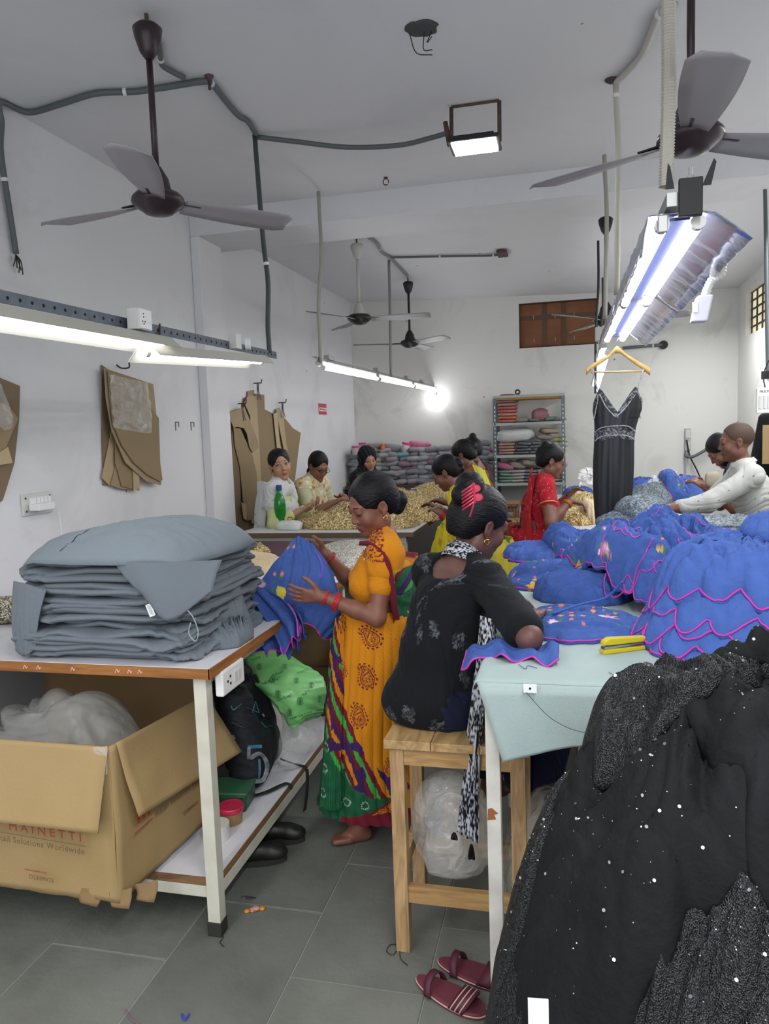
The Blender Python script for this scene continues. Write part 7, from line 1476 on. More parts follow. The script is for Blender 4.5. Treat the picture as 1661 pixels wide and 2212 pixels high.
# third head behind
YT = 6.8; kt = person('woman in black with a high bun, mostly hidden behind the rust top', at_(1055, 1110, YT), 160, h=1.56, lean=6, hunch=10, fat=.95, head=(0, 15, 0), skin='#70493a', lips='#74403a', res=.0085)
hair(kt, bun=[((0, -.06, .12), (.036, .034, .034))])
garment(kt, 'tunic', SL, .014, plain('#3b2a2c'), sleeve={1: 1.4, -1: 1.4}, cuts=cuts_(kt), amp=.005); long_skirt(kt, plain('#3b2a2c'), kt['P'][2]+.08, .35, .18, .15, 1.2, nm='tunic_skirt')
# red sari
YD = 5.55; kz = person('woman in a red patterned sari at the corner of the back right table', at_(1152, 1120, YD), 12, h=1.49, lean=4, hunch=8, fat=1.08, head=(-6, 20, 0), wr={1: PY(1232, 1082, YD-.12), -1: PY(1226, 1072, YD+.18)}, poles={1: (.45, -.55, -.8), -1: (-.5, -.4, -.8)}, hands={1: dict(d=(1, .1, -.25), n=(-.2, 0, -1), side=(0, 1, .2), curl=.75)}, skin='#785144', lips='#74403a', res=.0062, armr=1.12)
hair(kz, bun=[((0, -.075, .085), (.048, .042, .045)), ((0, -.10, .04), (.04, .035, .04))]); earring(kz, 1)
def redc(V, *a):
    c = np.repeat(C('#a8202e')[None], len(V), 0); v = gn(V*14)+.5*gn(V*26+5); c[np.abs(v) < .030] = C('#c85a5c'); c[gn(V*70) > .62] = C('#d98a86'); return c
garment(kz, 'blouse', ['torso', 'bust', 'shoulders'], .008, redc, sleeve={1: .42, -1: .42}, cuts=[(kz['Nb']-kz['f2']*.10-kz['u2']*.09, np.array([.08, .08, .11]), kz['R2']), (kz['Nb']+kz['u2']*.09, np.array([.06, .07, .09]), kz['R2'])], amp=.003, clip=lambda X, Y, Z: kz['W'][2]+.05-Z+0*X+0*Y, m=M_cloth)
ring(kz, 'sleeve_trim', kz['Sh'][1]+(kz['El'][1]-kz['Sh'][1])*.46, kz['El'][1]-kz['Sh'][1], .063, .004, mat('gold_trim', '#c9a46a', .5))
garment(kz, 'sari_shoulder_drape', ['torso', 'bust', 'shoulders'], .020, redc, cuts=[(kz['Nb']-kz['f2']*.10-kz['u2']*.05, np.array([.085, .09, .14]), kz['R2']), (kz['Nb']+kz['u2']*.09, np.array([.06, .08, .09]), kz['R2']), (kz['C']+kz['B']@np.array([.06, -.16, -.2]), np.array([.14, .14, .2]), kz['B'])], amp=.006, fr=12, seed=9, clip=lambda X, Y, Z: kz['W'][2]-.02-Z+0*X+0*Y, m=M_cloth)
long_skirt(kz, redc, kz['P'][2]+.13, .04, .185, .16, 1.35, nm='sari_skirt', m=M_cloth)
cloth_strip(kz, 'sari_back_fall', [[PY(1150, 1010, 5.72), PY(1140, 1080, 5.72), PY(1126, 1170, 5.7)], [PY(1146, 1020, 5.5), PY(1138, 1080, 5.45), PY(1128, 1170, 5.42)], [PY(1156, 1030, 5.42), PY(1148, 1090, 5.38), PY(1148, 1170, 5.36)]], M_cloth, redc, amp=.008, seed=8, nu=12, nv=16)
for k in range(3): ring(kz, 'bangle', kz['Wr'][1]+(kz['El'][1]-kz['Wr'][1])*(.10+.035*k), kz['El'][1]-kz['Wr'][1], .034, .003, mat('orange_bangle', '#d27a2a', .3, coat=.5))
# two men
YC = 5.75; kc = person('bearded man in a dark check shirt bending his head over his work', at_(1655, 1110, YC), 176, h=1.60, lean=12, hunch=16, fat=1., head=(4, 42, 0), male=True, wr={-1: PY(1525, 1055, YC-.2), 1: PY(1520, 1050, YC)}, poles={1: (.5, -.4, -.8), -1: (-.5, -.4, -.8)}, skin='#7a5040', lips='#74403a', res=.0065)
hair(kc, style='short')
s = S(); s.ell(kc['Q'](0, .022, -.070), np.array([.058, .060, .045]), kc['Rh'], .02); s.ell(kc['Q'](0, .055, -.02), np.array([.07, .06, .042]), kc['Rh'], .01, True); s.ell(kc['Q'](0, .098, -.062), np.array([.024, .02, .016]), kc['Rh'], .004, True); V, Fq = s.mesh(.006); mk('beard', V, Fq, M_hair, kc['root'], smooth=True)
def chk(V, *a):
    c = np.repeat(C('#1d2736')[None], len(V), 0); q = (V-kc['pos'])@kc['B']; u = np.arctan2(q[:, 0], -q[:, 1])*.16; m = (np.abs(((u/.055) % 1)-.5) < .09) | (np.abs(((q[:, 2]/.055) % 1)-.5) < .09); c[m] = C('#5d6b7c'); return c
garment(kc, 'shirt', ['torso', 'shoulders'], .018, chk, sleeve={1: .8, -1: .8}, cuts=[(kc['Nb']+kc['u2']*.09, np.array([.062, .07, .09]), kc['R2'])], amp=.006, m=M_cloth)
long_skirt(kc, plain('#23252c'), kc['P'][2]+.08, .04, .17, .13, .95, nm='trousers')
YW = 5.0; kw = person('bald man in a white shirt with small dark motifs standing at the right', at_(1645, 1120, YW), 178, h=1.61, lean=5, hunch=10, fat=1.03, head=(0, 6, 0), male=True, wr={-1: PY(1440, 1105, YW-.22), 1: PY(1450, 1095, YW+.12)}, poles={1: (.5, -.3, -.9), -1: (-.5, -.3, -.9)}, skin='#6f4a3a', lips='#5d3830', res=.0062)
hair(kw, style='shaved', m=mat('shaved_hair', '#4a382f', .7))
wsh = dots('#b9bab6', '#70737a', .055, .0)
garment(kw, 'shirt', ['torso', 'shoulders'], .011, wsh, sleeve={1: 1.75, -1: 1.6}, cuts=[(kw['Nb']+kw['u2']*.10, np.array([.062, .07, .09]), kw['R2'])], amp=.007, fr=10, m=M_cloth)
cl_ = []
for a in np.linspace(-165, 165, 11):
    t = math.radians(a+180); d = -kw['f2']*math.cos(t)*-1+(kw['B']@np.array([1., 0, 0]))*math.sin(t); cl_.append([kw['Nb']+d*.075+kw['u2']*.012, kw['Nb']+d*.066+kw['u2']*.048, kw['Nb']+d*.082+kw['u2']*.022])
cloth_strip(kw, 'collar', cl_, M_cloth, plain('#c2c3c0'), amp=0, nu=6, nv=10)
long_skirt(kw, plain('#2a2c33'), kw['P'][2]+.08, .04, .17, .13, .95, nm='trousers')
# ================================================================== BACK WALL: PACKETS, TUBS, RACK
M_pk = {}
def pkmat(h_):
    if h_ not in M_pk: M_pk[h_] = mat('packet_'+h_.strip('#'), h_, .35, bump=(28, .7, 4), vary=(16, '#e8e8ea', .35))
    return M_pk[h_]
PKM = {}
def packet(label, c, s, h_, rz=0., tilt=0., group=None, name='garment_packet'):
    k = (h_, round(s[2]/s[0], 1)); v = random.Random(int(abs(c[0]*1000+c[2]*777))).randrange(3); k = (h_, v)
    if k not in PKM:
        V, Fq = blob((0, 0, 0), (1, 1, 1), v*7+3, .22, 3.2, (11, 20), .45, False); V[:, 2] *= np.clip(1.25-.55*np.maximum(np.abs(V[:, 0]), np.abs(V[:, 1])), .3, 1)
        me = bpy.data.meshes.new(name); me.from_pydata([tuple(x) for x in V], [], [tuple(int(i) for i in f) for f in Fq]); me.polygons.foreach_set('use_smooth', np.ones(len(me.polygons), dtype=bool)); me.materials.append(pkmat(h_)); PKM[k] = me
    o = bpy.data.objects.new(name, PKM[k]); COL.objects.link(o); o.location = c; o.scale = (s[0]/2, s[1]/2, s[2]/2); o.rotation_euler = (0, tilt, rz); o['_o'] = tuple(c)
    return tag(o, label, 'packet', group)
cb = thing('low_cabinet', 'long dark low cabinet under the heap of garment packets at the back wall', 'cabinet', (-1.7, 9.0, 0))
mk('top', *box(-2.56, -.9, 8.62, 9.28, 1.03, 1.07), mat('dark_cabinet_wood', '#4b3a36', .6), cb); mk('body', *box(-2.54, -.92, 8.66, 9.28, 0, 1.03), mat('cabinet_side', '#6a6462', .7), cb)
rnd = random.Random(21); greys = ['#85878f', '#9a9ca6', '#767880', '#8b8890', '#a4a3ac', '#6d6f78', '#8f8a86']
ORD = ['first', 'second', 'third', 'fourth', 'fifth', 'sixth', 'seventh', 'eighth', 'ninth', 'tenth', 'eleventh', 'twelfth', 'thirteenth', 'fourteenth', 'fifteenth']
sp_col = {(4, 7): '#c4447a', (5, 6): '#4aa5ab', (5, 4): '#7a4a5e', (6, 3): '#6f4358', (8, 4): '#8f4560', (10, 3): '#86485f', (11, 1): '#d0417f', (3, 2): '#5fa39a', (2, 5): '#94947a', (1, 7): '#8f9070', (2, 7): '#8c8f66', (7, 8): '#b8407c', (12, 2): '#93456a'}
spl = {'#c4447a': 'hot pink', '#4aa5ab': 'turquoise', '#7a4a5e': 'mauve', '#6f4358': 'plum', '#8f4560': 'wine red', '#86485f': 'dull berry', '#d0417f': 'bright magenta', '#5fa39a': 'sea green', '#94947a': 'khaki', '#8f9070': 'dull olive', '#8c8f66': 'olive', '#b8407c': 'fuchsia', '#93456a': 'raspberry'}
for i in range(14):
    topn = 8+int(1.3*math.sin(i*1.1))
    for j in range(topn):
        x = -2.47+i*.118+rnd.uniform(-.02, .02); y = 8.84+rnd.uniform(-.05, .05)+.014*j; z = 1.098+j*.054+rnd.uniform(-.007, .007)
        h_ = sp_col.get((i, j)); kw_ = dict(rz=rnd.uniform(-.3, .3), tilt=rnd.uniform(-.2, .2))
        if h_: packet('%s packet among the grey ones at the back wall' % spl[h_], (x, y, z), (.155, .22, .078), h_, **kw_)
        else: packet('grey garment packet, %s from the left in the %s layer of the back wall heap' % (ORD[i], ORD[j]), (x, y, z), (.155, .22, .078), greys[rnd.randrange(7)], group='grey garment packets along the back wall', **kw_)
for k, (px, py, h_, l_) in enumerate(((905, 962, '#b83f76', 'pink packet on top of the packet heap beside the pink-lidded tub'), (850, 968, '#6b6d78', 'dark grey bag leaning on top of the packet heap'), (1045, 1005, '#6c7a78', 'dull green packet left of the rack'), (1040, 1025, '#77706e', 'brownish packet left of the rack foot'), (1050, 985, '#9aa09e', 'pale packet standing left of the rack'))):
    q = PY(px, py, 8.95); packet(l_, q, (.24, .2, .10), h_, rz=.2*k, tilt=.2)
M_tub = film('clear_tub', '#e9d9e0', .5, .25); M_lidp = mat('pink_lid', '#d23c82', .4); M_lido = mat('orange_tub', '#d2703a', .45)
def tub(label, px, py, r, h, lid, Y=8.85, m=None, tilt=0):
    q = PY(px, py, Y)-[0, 0, .03]; t = thing('plastic_tub', label, 'tub', q)
    def tl(V): c_, s__ = math.cos(tilt), math.sin(tilt); V = V.copy(); x, z = V[:, 0].copy(), V[:, 2].copy(); V[:, 0] = x*c_+z*s__; V[:, 2] = -x*s__+z*c_; return V+q
    V, Fc = lathe([(r*.84, 0), (r*.88, .01), (r, h), (r*.97, h), (r*.8, .012)], (0, 0, 0), 20); mk('wall', tl(V), Fc, m or M_tub, t, smooth=True)
    V, Fc = lathe([(0, h+.012), (r*1.05, h+.012), (r*1.07, h+.004), (r*1.05, h-.012), (r*1.01, h-.012)], (0, 0, 0), 20, False); mk('lid', tl(V), Fc, lid, t, smooth=False)
    return t
tub('clear tub with a pink lid, leftmost on the packet heap', 768, 978, .042, .10, M_lidp, 8.75); tub('clear tub with a pink lid behind the two front ones', 783, 970, .045, .10, M_lidp, 9.1); tub('wide clear tub with a pink lid right of the leftmost one', 797, 976, .052, .09, M_lidp, 8.7)
tub('small orange tub standing on the packet heap', 827, 966, .03, .06, M_lido, 8.85, m=M_lido); tub('tilted clear tub with a pink lid in the middle of the packet heap', 874, 972, .055, .11, M_lidp, 8.85, tilt=.25)
tub('dark tub with a pink lid beside the rack post', 1055, 990, .05, .12, M_lidp, 8.95, m=mat('dark_tub', '#3d3a48', .5))
# rack
M_ang = mat('rack_angle', '#626a70', .5, metal=.2); M_shf = mat('rack_shelf', '#9aa09f', .5)
RX0, RX1, RY0, RY1 = PY(1064, 855, 8.75)[0], PY(1220, 850, 8.75)[0], 8.75, 9.2
rk = thing('metal_rack', 'grey slotted angle rack full of packets at the back wall', 'rack', ((RX0+RX1)/2, RY0, 0))
lv = [PY(1140, y, 8.75)[2] for y in (852, 912, 982, 1043)]+[.62, .2]
for x in (RX0, RX1-.004):
    for y in (RY0, RY1-.004):
        sx = 1 if x == RX0 else -1; p_ = mk('post', *comb(box(min(x, x+sx*.038), max(x, x+sx*.038), y, y+.003, 0, lv[0]), box(x, x+.003, y, y+.035, 0, lv[0])), M_ang, rk)
        if y == RY0:
            hs_ = [cbox((x+sx*.019, y-.001, .3+.048*k), (.012, .002, .022)) for k in range(int((lv[0]-.34)/.048))]; tag(mk('slot', *comb(*hs_), mat('slot_light', '#c9cdd0', .6), p_), kind='stuff')
for i, z in enumerate(lv): mk('shelf', *comb(box(RX0, RX1, RY0, RY1, z-.004, z), box(RX0, RX1, RY0-.002, RY0, z-.03, z)), M_shf, rk)
mk('inner_board', *box(RX0+.03, RX1-.03, RY0+.02, RY1, lv[0]-.05, lv[0]-.02), mat('ochre_board', '#b27f2c', .6), rk)
z1_, z2_, z3_ = lv[1], lv[2], lv[3]; rnd = random.Random(5)
names_ = ['lowest', 'second', 'third', 'fourth', 'fifth', 'sixth', 'seventh', 'eighth']
for j, h_ in enumerate(['#d0603a', '#d8703c', '#c98c78', '#c9604a', '#c05050', '#b9867e', '#a9807c']):
    packet('%s packet of the orange and red stack on the upper rack shelf' % names_[j], (RX0+.15, 8.98, z1_+.022+.038*j), (.22, .3, .045), h_, rz=rnd.uniform(-.08, .08))
for j, (x, w_, hh, h_, l_) in enumerate(((.32, .16, .06, '#8d8a78', 'crumpled olive packet on the upper rack shelf'), (.45, .13, .05, '#77706c', 'brownish packet in the middle of the upper rack shelf'), (.52, .18, .16, '#8f3f56', 'maroon tied bag on the upper rack shelf'), (.63, .16, .06, '#5f7d6c', 'green packet right of the maroon bag'), (.71, .16, .045, '#8b8f92', 'flat grey packet at the right of the upper rack shelf'))):
    packet(l_, (RX0+x, 8.95, z1_+hh*.45), (w_, .26, hh), h_, rz=.1*j)
packet('big white folded bag on the middle rack shelf', (RX0+.24, 8.95, z2_+.225), (.42, .3, .16), '#d9dad9', tilt=-.08)
for j in range(4): packet('%s peach packet of the small stack on the middle rack shelf' % names_[j], (RX0+.14, 8.97, z2_+.02+.034*j), (.20, .28, .04), '#c99a84', rz=rnd.uniform(-.08, .08))
for j in range(4):
    for i in range(3): packet('dark grey packet, %s from the left in the %s row on the middle rack shelf' % (ORD[i], ORD[j]), (RX0+.32+.155*i+.03*(j % 2), 8.96, z2_+.02+.034*j), (.18, .28, .042), ['#50555c', '#5c6168', '#474b52'][(i+j) % 3], rz=rnd.uniform(-.1, .1), tilt=rnd.uniform(-.08, .08), group='dark grey packets on the middle rack shelf')
for j, (x, z, h_, l_) in enumerate(((.58, .19, '#8d8078', 'silvery brown packet right of the white bag'), (.62, .26, '#b5a27c', 'gold foil packet high on the middle rack shelf'), (.69, .20, '#a8a894', 'pale olive packet at the right of the middle rack shelf'), (.70, .10, '#b9b8a8', 'cream packet at the right end of the middle rack shelf'), (.69, .15, '#a9b03c', 'lime green packet at the right of the middle rack shelf'), (.66, .14, '#8c8a80', 'grey beige packet under the gold foil one'), (.69, .045, '#bfbfb8', 'white packet at the lower right of the middle rack shelf'))):
    packet(l_, (RX0+x, 8.94, z2_+z), (.2, .24, .065), h_, rz=.2*j, tilt=.1)
for i in range(5):
    for j in range(4): packet('%s packet on the lower rack shelf, %s from below in its stack' % (['sea green', 'off-white', 'dark grey', 'pale grey', 'cream'][i], ORD[j]), (RX0+.12+.145*i, 8.95, z3_+.02+.036*j), (.18, .28, .044), ['#6f9a86', '#b3aea8', '#6a6c76', '#9a989c', '#b0ac94'][i], rz=rnd.uniform(-.1, .1), tilt=rnd.uniform(-.06, .06), group=['sea green', 'off-white', 'dark grey', 'pale grey', 'cream'][i]+' packets on the lower rack shelf')
for j, (x, z, h_, l_) in enumerate(((.12, .19, '#c0507f', 'pink packet at the left of the lower rack shelf'), (.24, .20, '#8c7c72', 'brown crumpled packet on the lower rack shelf'), (.36, .22, '#9c9668', 'olive gold crumpled packet on the lower rack shelf'), (.48, .20, '#a59c84', 'beige crumpled packet on the lower rack shelf'), (.60, .22, '#aaa892', 'pale crumpled packet on the lower rack shelf'), (.70, .2, '#b8b4a4', 'whitish crumpled packet at the right of the lower rack shelf'))):
    packet(l_, (RX0+x, 8.93, z3_+z), (.2, .24, .09), h_, rz=.3*j, tilt=.2)
q = PY(1118, 848, 8.8); tr_ = thing('tape_roll', 'small black tape roll standing on top of the rack', 'tape', q); V, Fc = lathe([(.014, -.012), (.033, -.012), (.033, .012), (.014, .012), (.014, -.012)], (0, 0, 0), 16, False); mk('roll', V[:, [0, 2, 1]]+[q[0], q[1], lv[0]+.034], Fc, M_black, tr_)
mk('flat_scrap', *blob((q[0]-.12, 8.9, lv[0]), (.09, .06, .015), 3, .3, 8, (8, 16)), mat('dark_scrap', '#6d6058', .7), label='flat brown scrap beside the tape roll on top of the rack', cat='scrap', smooth=True)
packet('clear crumpled bag on the shelf below the packets of the rack', (RX0+.2, 8.95, .70), (.3, .3, .2), '#8b8f90'); packet('black cloth bag under the rack packets', (RX0+.48, 8.9, .76), (.3, .3, .30), '#20242c', name='cloth_bag')
packet('pink bag on the bottom of the rack', (RX0+.5, 8.95, .28), (.24, .25, .12), '#c06a90')
# clutter left of the hanging dress on the back table
mk('crumpled_film', *crinkle_poly(np.array([PY(1250, 1010, 7.6), PY(1290, 1005, 7.6), PY(1292, 1045, 7.4), PY(1245, 1050, 7.4)]), 18, .10, 5), film('bright_film', '#f2f2f4', .45), label='heap of crumpled clear film left of the hanging black dress', cat='plastic film', smooth=True)
mk('crumpled_film', *crinkle_poly(np.array([PY(1400, 1030, 7.2), PY(1455, 1022, 7.2), PY(1458, 1050, 7.0), PY(1395, 1055, 7.0)]), 18, .09, 8), MATS['bright_film'], label='crumpled clear film behind the blue mound on the back table', cat='plastic film', smooth=True)
packet('small red and white packet on the white table by the rack', PY(1243, 1046, 7.7)*[1, 1, 0]+[0, 0, Z4+.04], (.07, .06, .07), '#b24a5c'); 
q = PY(1540, 1035, 5.5); packet('small open packet with yellow print before the check shirt man', q, (.10, .05, .10), '#c9bca4')
# ================================================================== BOTTLES AND SMALL THINGS ON THE WHITE TABLE
def bottle(label, base, k, m_body, m_cap, water=None):
    t = thing('plastic_bottle', label, 'bottle', base)
    sz_ = lambda VF: (VF[0]*[1, 1, k]+np.array(base), VF[1])
    mk('body', *sz_(lathe([(.001, .004), (.028*k, 0), (.034*k, .012), (.035*k, .05), (.0345*k, .055), (.035*k, .06), (.035*k, .115), (.036*k, .13), (.033*k, .16), (.022*k, .195), (.0135*k, .215), (.0135*k, .232)], (0, 0, 0), 24)), m_body, t, smooth=True)
    if m_cap: mk('cap', *sz_(lathe([(.0175*k, .222), (.0178*k, .25), (.015*k, .253), (.001, .253)], (0, 0, 0), 16)), m_cap, t)
    return t
M_grn = mat('green_pet', '#1faf3a', .12, trans=.55, spec=.6, emit=None); M_bcap = mat('blue_cap', '#24467f', .4); M_pet = film('clear_pet', '#e6ecec', .30, .1)
q = PY(606, 1130, 5.40); bt = bottle('green plastic bottle with a blue cap in front of the woman in pale green', (q[0], q[1], Z3+.001), 1.3, M_grn, M_bcap)
q = PZ(893, 1052, Z3+.004); bottle('clear plastic bottle standing among the gold sequins', (q[0]-.05, 7.4, Z3+.05), 1.25, M_pet, None)
q = PY(622, 1135, 5.26); mk('plastic_pouch', *blob((q[0], q[1]+.02, Z3+.001), (.105, .06, .045), 7, .35, 14, (20, 36)), mat('milky_pouch', '#dfe3de', .3, bump=(30, .8), alpha=.9), label='milky plastic pouch lying at the front left corner of the white table', cat='pouch', smooth=True)
mk('red_seal', *tube(smoothpath([q+[.0, -.0, .045], q+[.01, -.01, .062], q+[.035, -.01, .06], q+[.04, -.0, .045]]), .004, 6), mat('red_seal', '#c23038', .5), label='small red clip on the milky plastic pouch', cat='clip')
for px, py, zz in ((888, 1048, .20), (905, 1098, .10)):
    a = PY(px-12, py+10, 5.8); b = PY(px+12, py+10, 5.75); mk('pen', *tube([a, b], .005, 6), mat('blue_pen', '#2f6aa8', .4), label='blue pen lying on the gold sequins %s' % ('by the clear bottle' if py < 1060 else 'beside the yellow sari hand'), cat='pen')
# ================================================================== BLACK DRESS ON THE HANGER
YD_ = 4.42
hg = thing('clothes_hanger', 'pale wooden clothes hanger hooked on the tube fixture', 'hanger', PY(1333, 760, YD_))
M_hw = wood('hanger_wood', '#c9a566', '#b38c4c', 5, .35, (8, 1, 1))
hx = smoothpath([PY(1266, 803, YD_), PY(1285, 788, YD_), PY(1312, 772, YD_), PY(1328, 757, YD_), PY(1338, 757, YD_), PY(1352, 768, YD_), PY(1380, 787, YD_), PY(1404, 803, YD_)], 8)
n = len(hx); s = np.linspace(-1, 1, n); wd = .010+.010*np.abs(s)**3+.010*np.exp(-(s/.18)**2)
V = np.vstack([np.stack([hx[:, 0], hx[:, 1]+sy*.009, hx[:, 2]+sz*wd], 1) for sy, sz in ((-1, -1), (1, -1), (1, 1), (-1, 1))])
Fc = [(a*n+i, a*n+i+1, b*n+i+1, b*n+i) for a, b in ((0, 1), (1, 2), (2, 3), (3, 0)) for i in range(n-1)]+[(0, n, 2*n, 3*n), (n-1, 2*n-1, 3*n-1, 4*n-1)]
mk('shoulder_bar', V, Fc, M_hw, hg, smooth=True); mk('trouser_bar', *tube([PY(1276, 804, YD_), PY(1392, 802, YD_)], .005, 8), M_hw, hg)
tp = PY(1333, 750, YD_); mk('hook', *tube(smoothpath([tp, tp+[0, 0, .035], tp+[.018, 0, .06], tp+[.0, 0, .085], tp+[-.02, 0, .07]]), .002, 6), M_chr, hg)
bd_ = thing('evening_dress', 'long black strappy dress with beaded trim hanging from the wooden hanger', 'dress', PY(1325, 1150, YD_))
rowsp = [(838, 1283, 1384), (862, 1281, 1388), (885, 1280, 1387), (905, 1283, 1380), (925, 1284, 1374), (945, 1283, 1371), (960, 1283, 1370), (1000, 1281, 1370), (1050, 1281, 1368), (1100, 1284, 1362), (1158, 1290, 1352)]
na = 90; a = np.arange(na)*2*math.pi/na; V = []; PXY = []
rp = np.array(rowsp, float); tt = np.linspace(0, 1, 90); Rr = np.array([np.interp(tt, np.linspace(0, 1, len(rp)), rp[:, i]) for i in range(3)]).T
for y_, xa, xb in Rr:
    A = PY(xa, y_, YD_); B = PY(xb, y_, YD_); cx, rx = (A[0]+B[0])/2, (B[0]-A[0])/2; fx = np.cos(a); pl = 1+.06*np.sin(a*9+y_*.004)*np.clip((y_-960)/100, 0, 1)+.03*np.sin(a*17)
    X = cx+rx*fx*pl**.3; Yy = YD_+.055*np.sin(a)*pl; Z = np.full(na, A[2])
    if y_ < 905: # neckline: points above the V are pulled down to it
        vtop = np.where(np.abs(fx) < .78, 893-(np.abs(fx)/.78)*58, 835+(np.abs(fx)-.78)/.22*35); yy = np.maximum(y_, vtop); Z = np.array([PY(1330, q_, YD_)[2] for q_ in yy])
        PXY += list(zip(fx, yy))
    else: PXY += list(zip(fx, np.full(na, y_)))
    V.append(np.stack([X, Yy, Z], 1))
V = np.vstack(V); PXY = np.array(PXY); cc = np.repeat(C('#15161c')[None], len(V), 0)
vt = np.where(np.abs(PXY[:, 0]) < .78, 893-(np.abs(PXY[:, 0])/.78)*58, 835+(np.abs(PXY[:, 0])-.78)/.22*35); dv = PXY[:, 1]-vt
lace = (dv < 13) | ((PXY[:, 1] > 922+10*np.abs(PXY[:, 0])) & (PXY[:, 1] < 946+8*np.abs(PXY[:, 0]))); cc[lace & (gn(V*190) > .12)] = C('#7e828a'); cc[lace & (gn(V*190) <= .12)] = C('#1e1f24')
mk('gown', V, gridf(90, na, True), mat('black_satin', '#15161c', .42, vcol=True, bump=(6, .15), spec=.5), bd_, smooth=True, col=cc)
M_bead = sequin_mat('silver_beads', '#8d9096', '#ffffff', 420, .5, .25, .6)
fy_ = YD_-.058
for pts in ([(1283, 905), (1290, 870), (1294, 852), (1310, 880), (1330, 902)], [(1383, 905), (1380, 870), (1374, 852), (1350, 882), (1330, 902)], [(1283, 935), (1300, 924), (1330, 920), (1356, 921), (1373, 932)], [(1283, 954), (1300, 943), (1330, 940), (1356, 942), (1371, 950)]):
    P_ = smoothpath([PY(x, y, YD_-.058*math.sqrt(max(0, 1-((x-1330)/52)**2))-.003) for x, y in pts], 8); mk('bead_trim', *ribbed(P_, .0035, 6, .007), M_bead, bd_)
for pts in ([(1277, 795), (1283, 815), (1293, 848)], [(1391, 795), (1384, 815), (1375, 850)]): mk('strap', *tube(smoothpath([PY(x, y, YD_-.02) for x, y in pts], 6), .005, 6), M_bead, bd_)
# ================================================================== THINGS ON AND UNDER THE WORK TABLE
ZS = .201
# backpack
bk = thing('backpack', 'black backpack with a big grey and blue printed 5 on the lower shelf', 'backpack', (-1.32, 2.9, ZS))
M_bp = mat('black_nylon', '#17191f', .7, bump=(200, .3, 3)); M_prg = mat('worn_grey_print', '#7d8088', .7, vary=(40, '#2a2c33', .8)); M_prb = mat('worn_blue_print', '#3c7690', .7, vary=(40, '#20303a', .8))
s = S(); s.cap((-1.36, 2.92, ZS+.10), (-1.42, 2.95, ZS+.38), .105, .09, .05); s.cap((-1.30, 2.80, ZS+.09), (-1.35, 2.82, ZS+.36), .085, .07, .05); s.cap((-1.33, 3.02, ZS+.09), (-1.38, 3.04, ZS+.36), .085, .07, .05); s.ell((-1.28, 2.88, ZS+.14), (.055, .13, .12), None, .03); s.ell((-1.42, 2.93, ZS+.43), (.075, .11, .06), None, .04)
V, Fq = s.mesh(.008); V[:, 2] = np.maximum(V[:, 2], ZS); V = V+vnormals(V, Fq)*(.006*folds(V[:, 1], V[:, 2], 3, 9, 3, .4))[:, None]; bpo = mk('bag_body', V, Fq, M_bp, bk, smooth=True)
def on_bag(px, py, up_=.004):  # nearest front surface point under a pixel
    d = _ray(px, py); d = d/np.linalg.norm(d); rel = V-[0, 0, CAM_Z]; tpar = rel@d; dist = np.linalg.norm(rel-tpar[:, None]*d, axis=1); m = dist < .012
    if not m.any(): return PY(px, py, 2.8)
    return np.array([0, 0, CAM_Z])+d*(tpar[m].min()-up_)
def decal(pts, w_, m, name, sub=7):
    P_ = smoothpath([on_bag(*p) for p in pts], sub); view = unit(P_.mean(0)-[0, 0, CAM_Z]); T = np.gradient(P_, axis=0); T /= np.linalg.norm(T, axis=1)[:, None]+1e-9; Sd = np.cross(T, view); w_ = np.broadcast_to(w_, (len(P_),)); Vv = np.vstack([P_-Sd*w_[:, None]/2, P_+Sd*w_[:, None]/2]); n = len(P_)
    return mk(name, Vv, [(i, i+1, n+i+1, n+i) for i in range(n-1)], m, bpo, solid=.0015)
decal([(566, 1612), (535, 1614)], .014, M_prb, 'printed_digit'); decal([(538, 1614), (537, 1640)], .014, M_prg, 'printed_digit'); decal([(540, 1638), (560, 1628), (573, 1640), (577, 1660), (568, 1684), (548, 1688)], .018, M_prg, 'printed_digit'); decal([(560, 1640), (561, 1665), (558, 1690)], .010, M_prb, 'printed_digit')
decal([(499, 1525), (505, 1533), (522, 1520)], [.003]+[.006]*12+[.001]*2 if False else .005, M_prb, 'printed_tick')
for p_ in ([(532, 1527), (560, 1540)], [(560, 1540), (552, 1515)], [(552, 1515), (545, 1540)], [(545, 1538), (562, 1522)], [(565, 1560), (575, 1572)], [(575, 1572), (588, 1566)]): decal(p_, .004, M_prb, 'printed_star', 3)
decal([(500, 1560), (535, 1572), (575, 1552)], .0022, mat('zip_line', '#2c2f38', .5), 'zip')
decal([(600, 1653), (604, 1650)], .012, M_prg, 'small_mark'); decal([(567, 1542), (571, 1548)], .01, M_prg, 'small_mark'); decal([(503, 1588), (507, 1597)], .008, M_prg, 'small_mark')
for k in range(9): mk('ruffle', *tube(smoothpath([PY(480+8*k, 1470-3*math.sin(k), 2.86), PY(487+8*k, 1455+2*(k % 3), 2.84), PY(494+8*k, 1474, 2.86)]), .007, 6), M_bp, bpo)
M_web = mat('black_webbing', '#1f1c1a', .8)
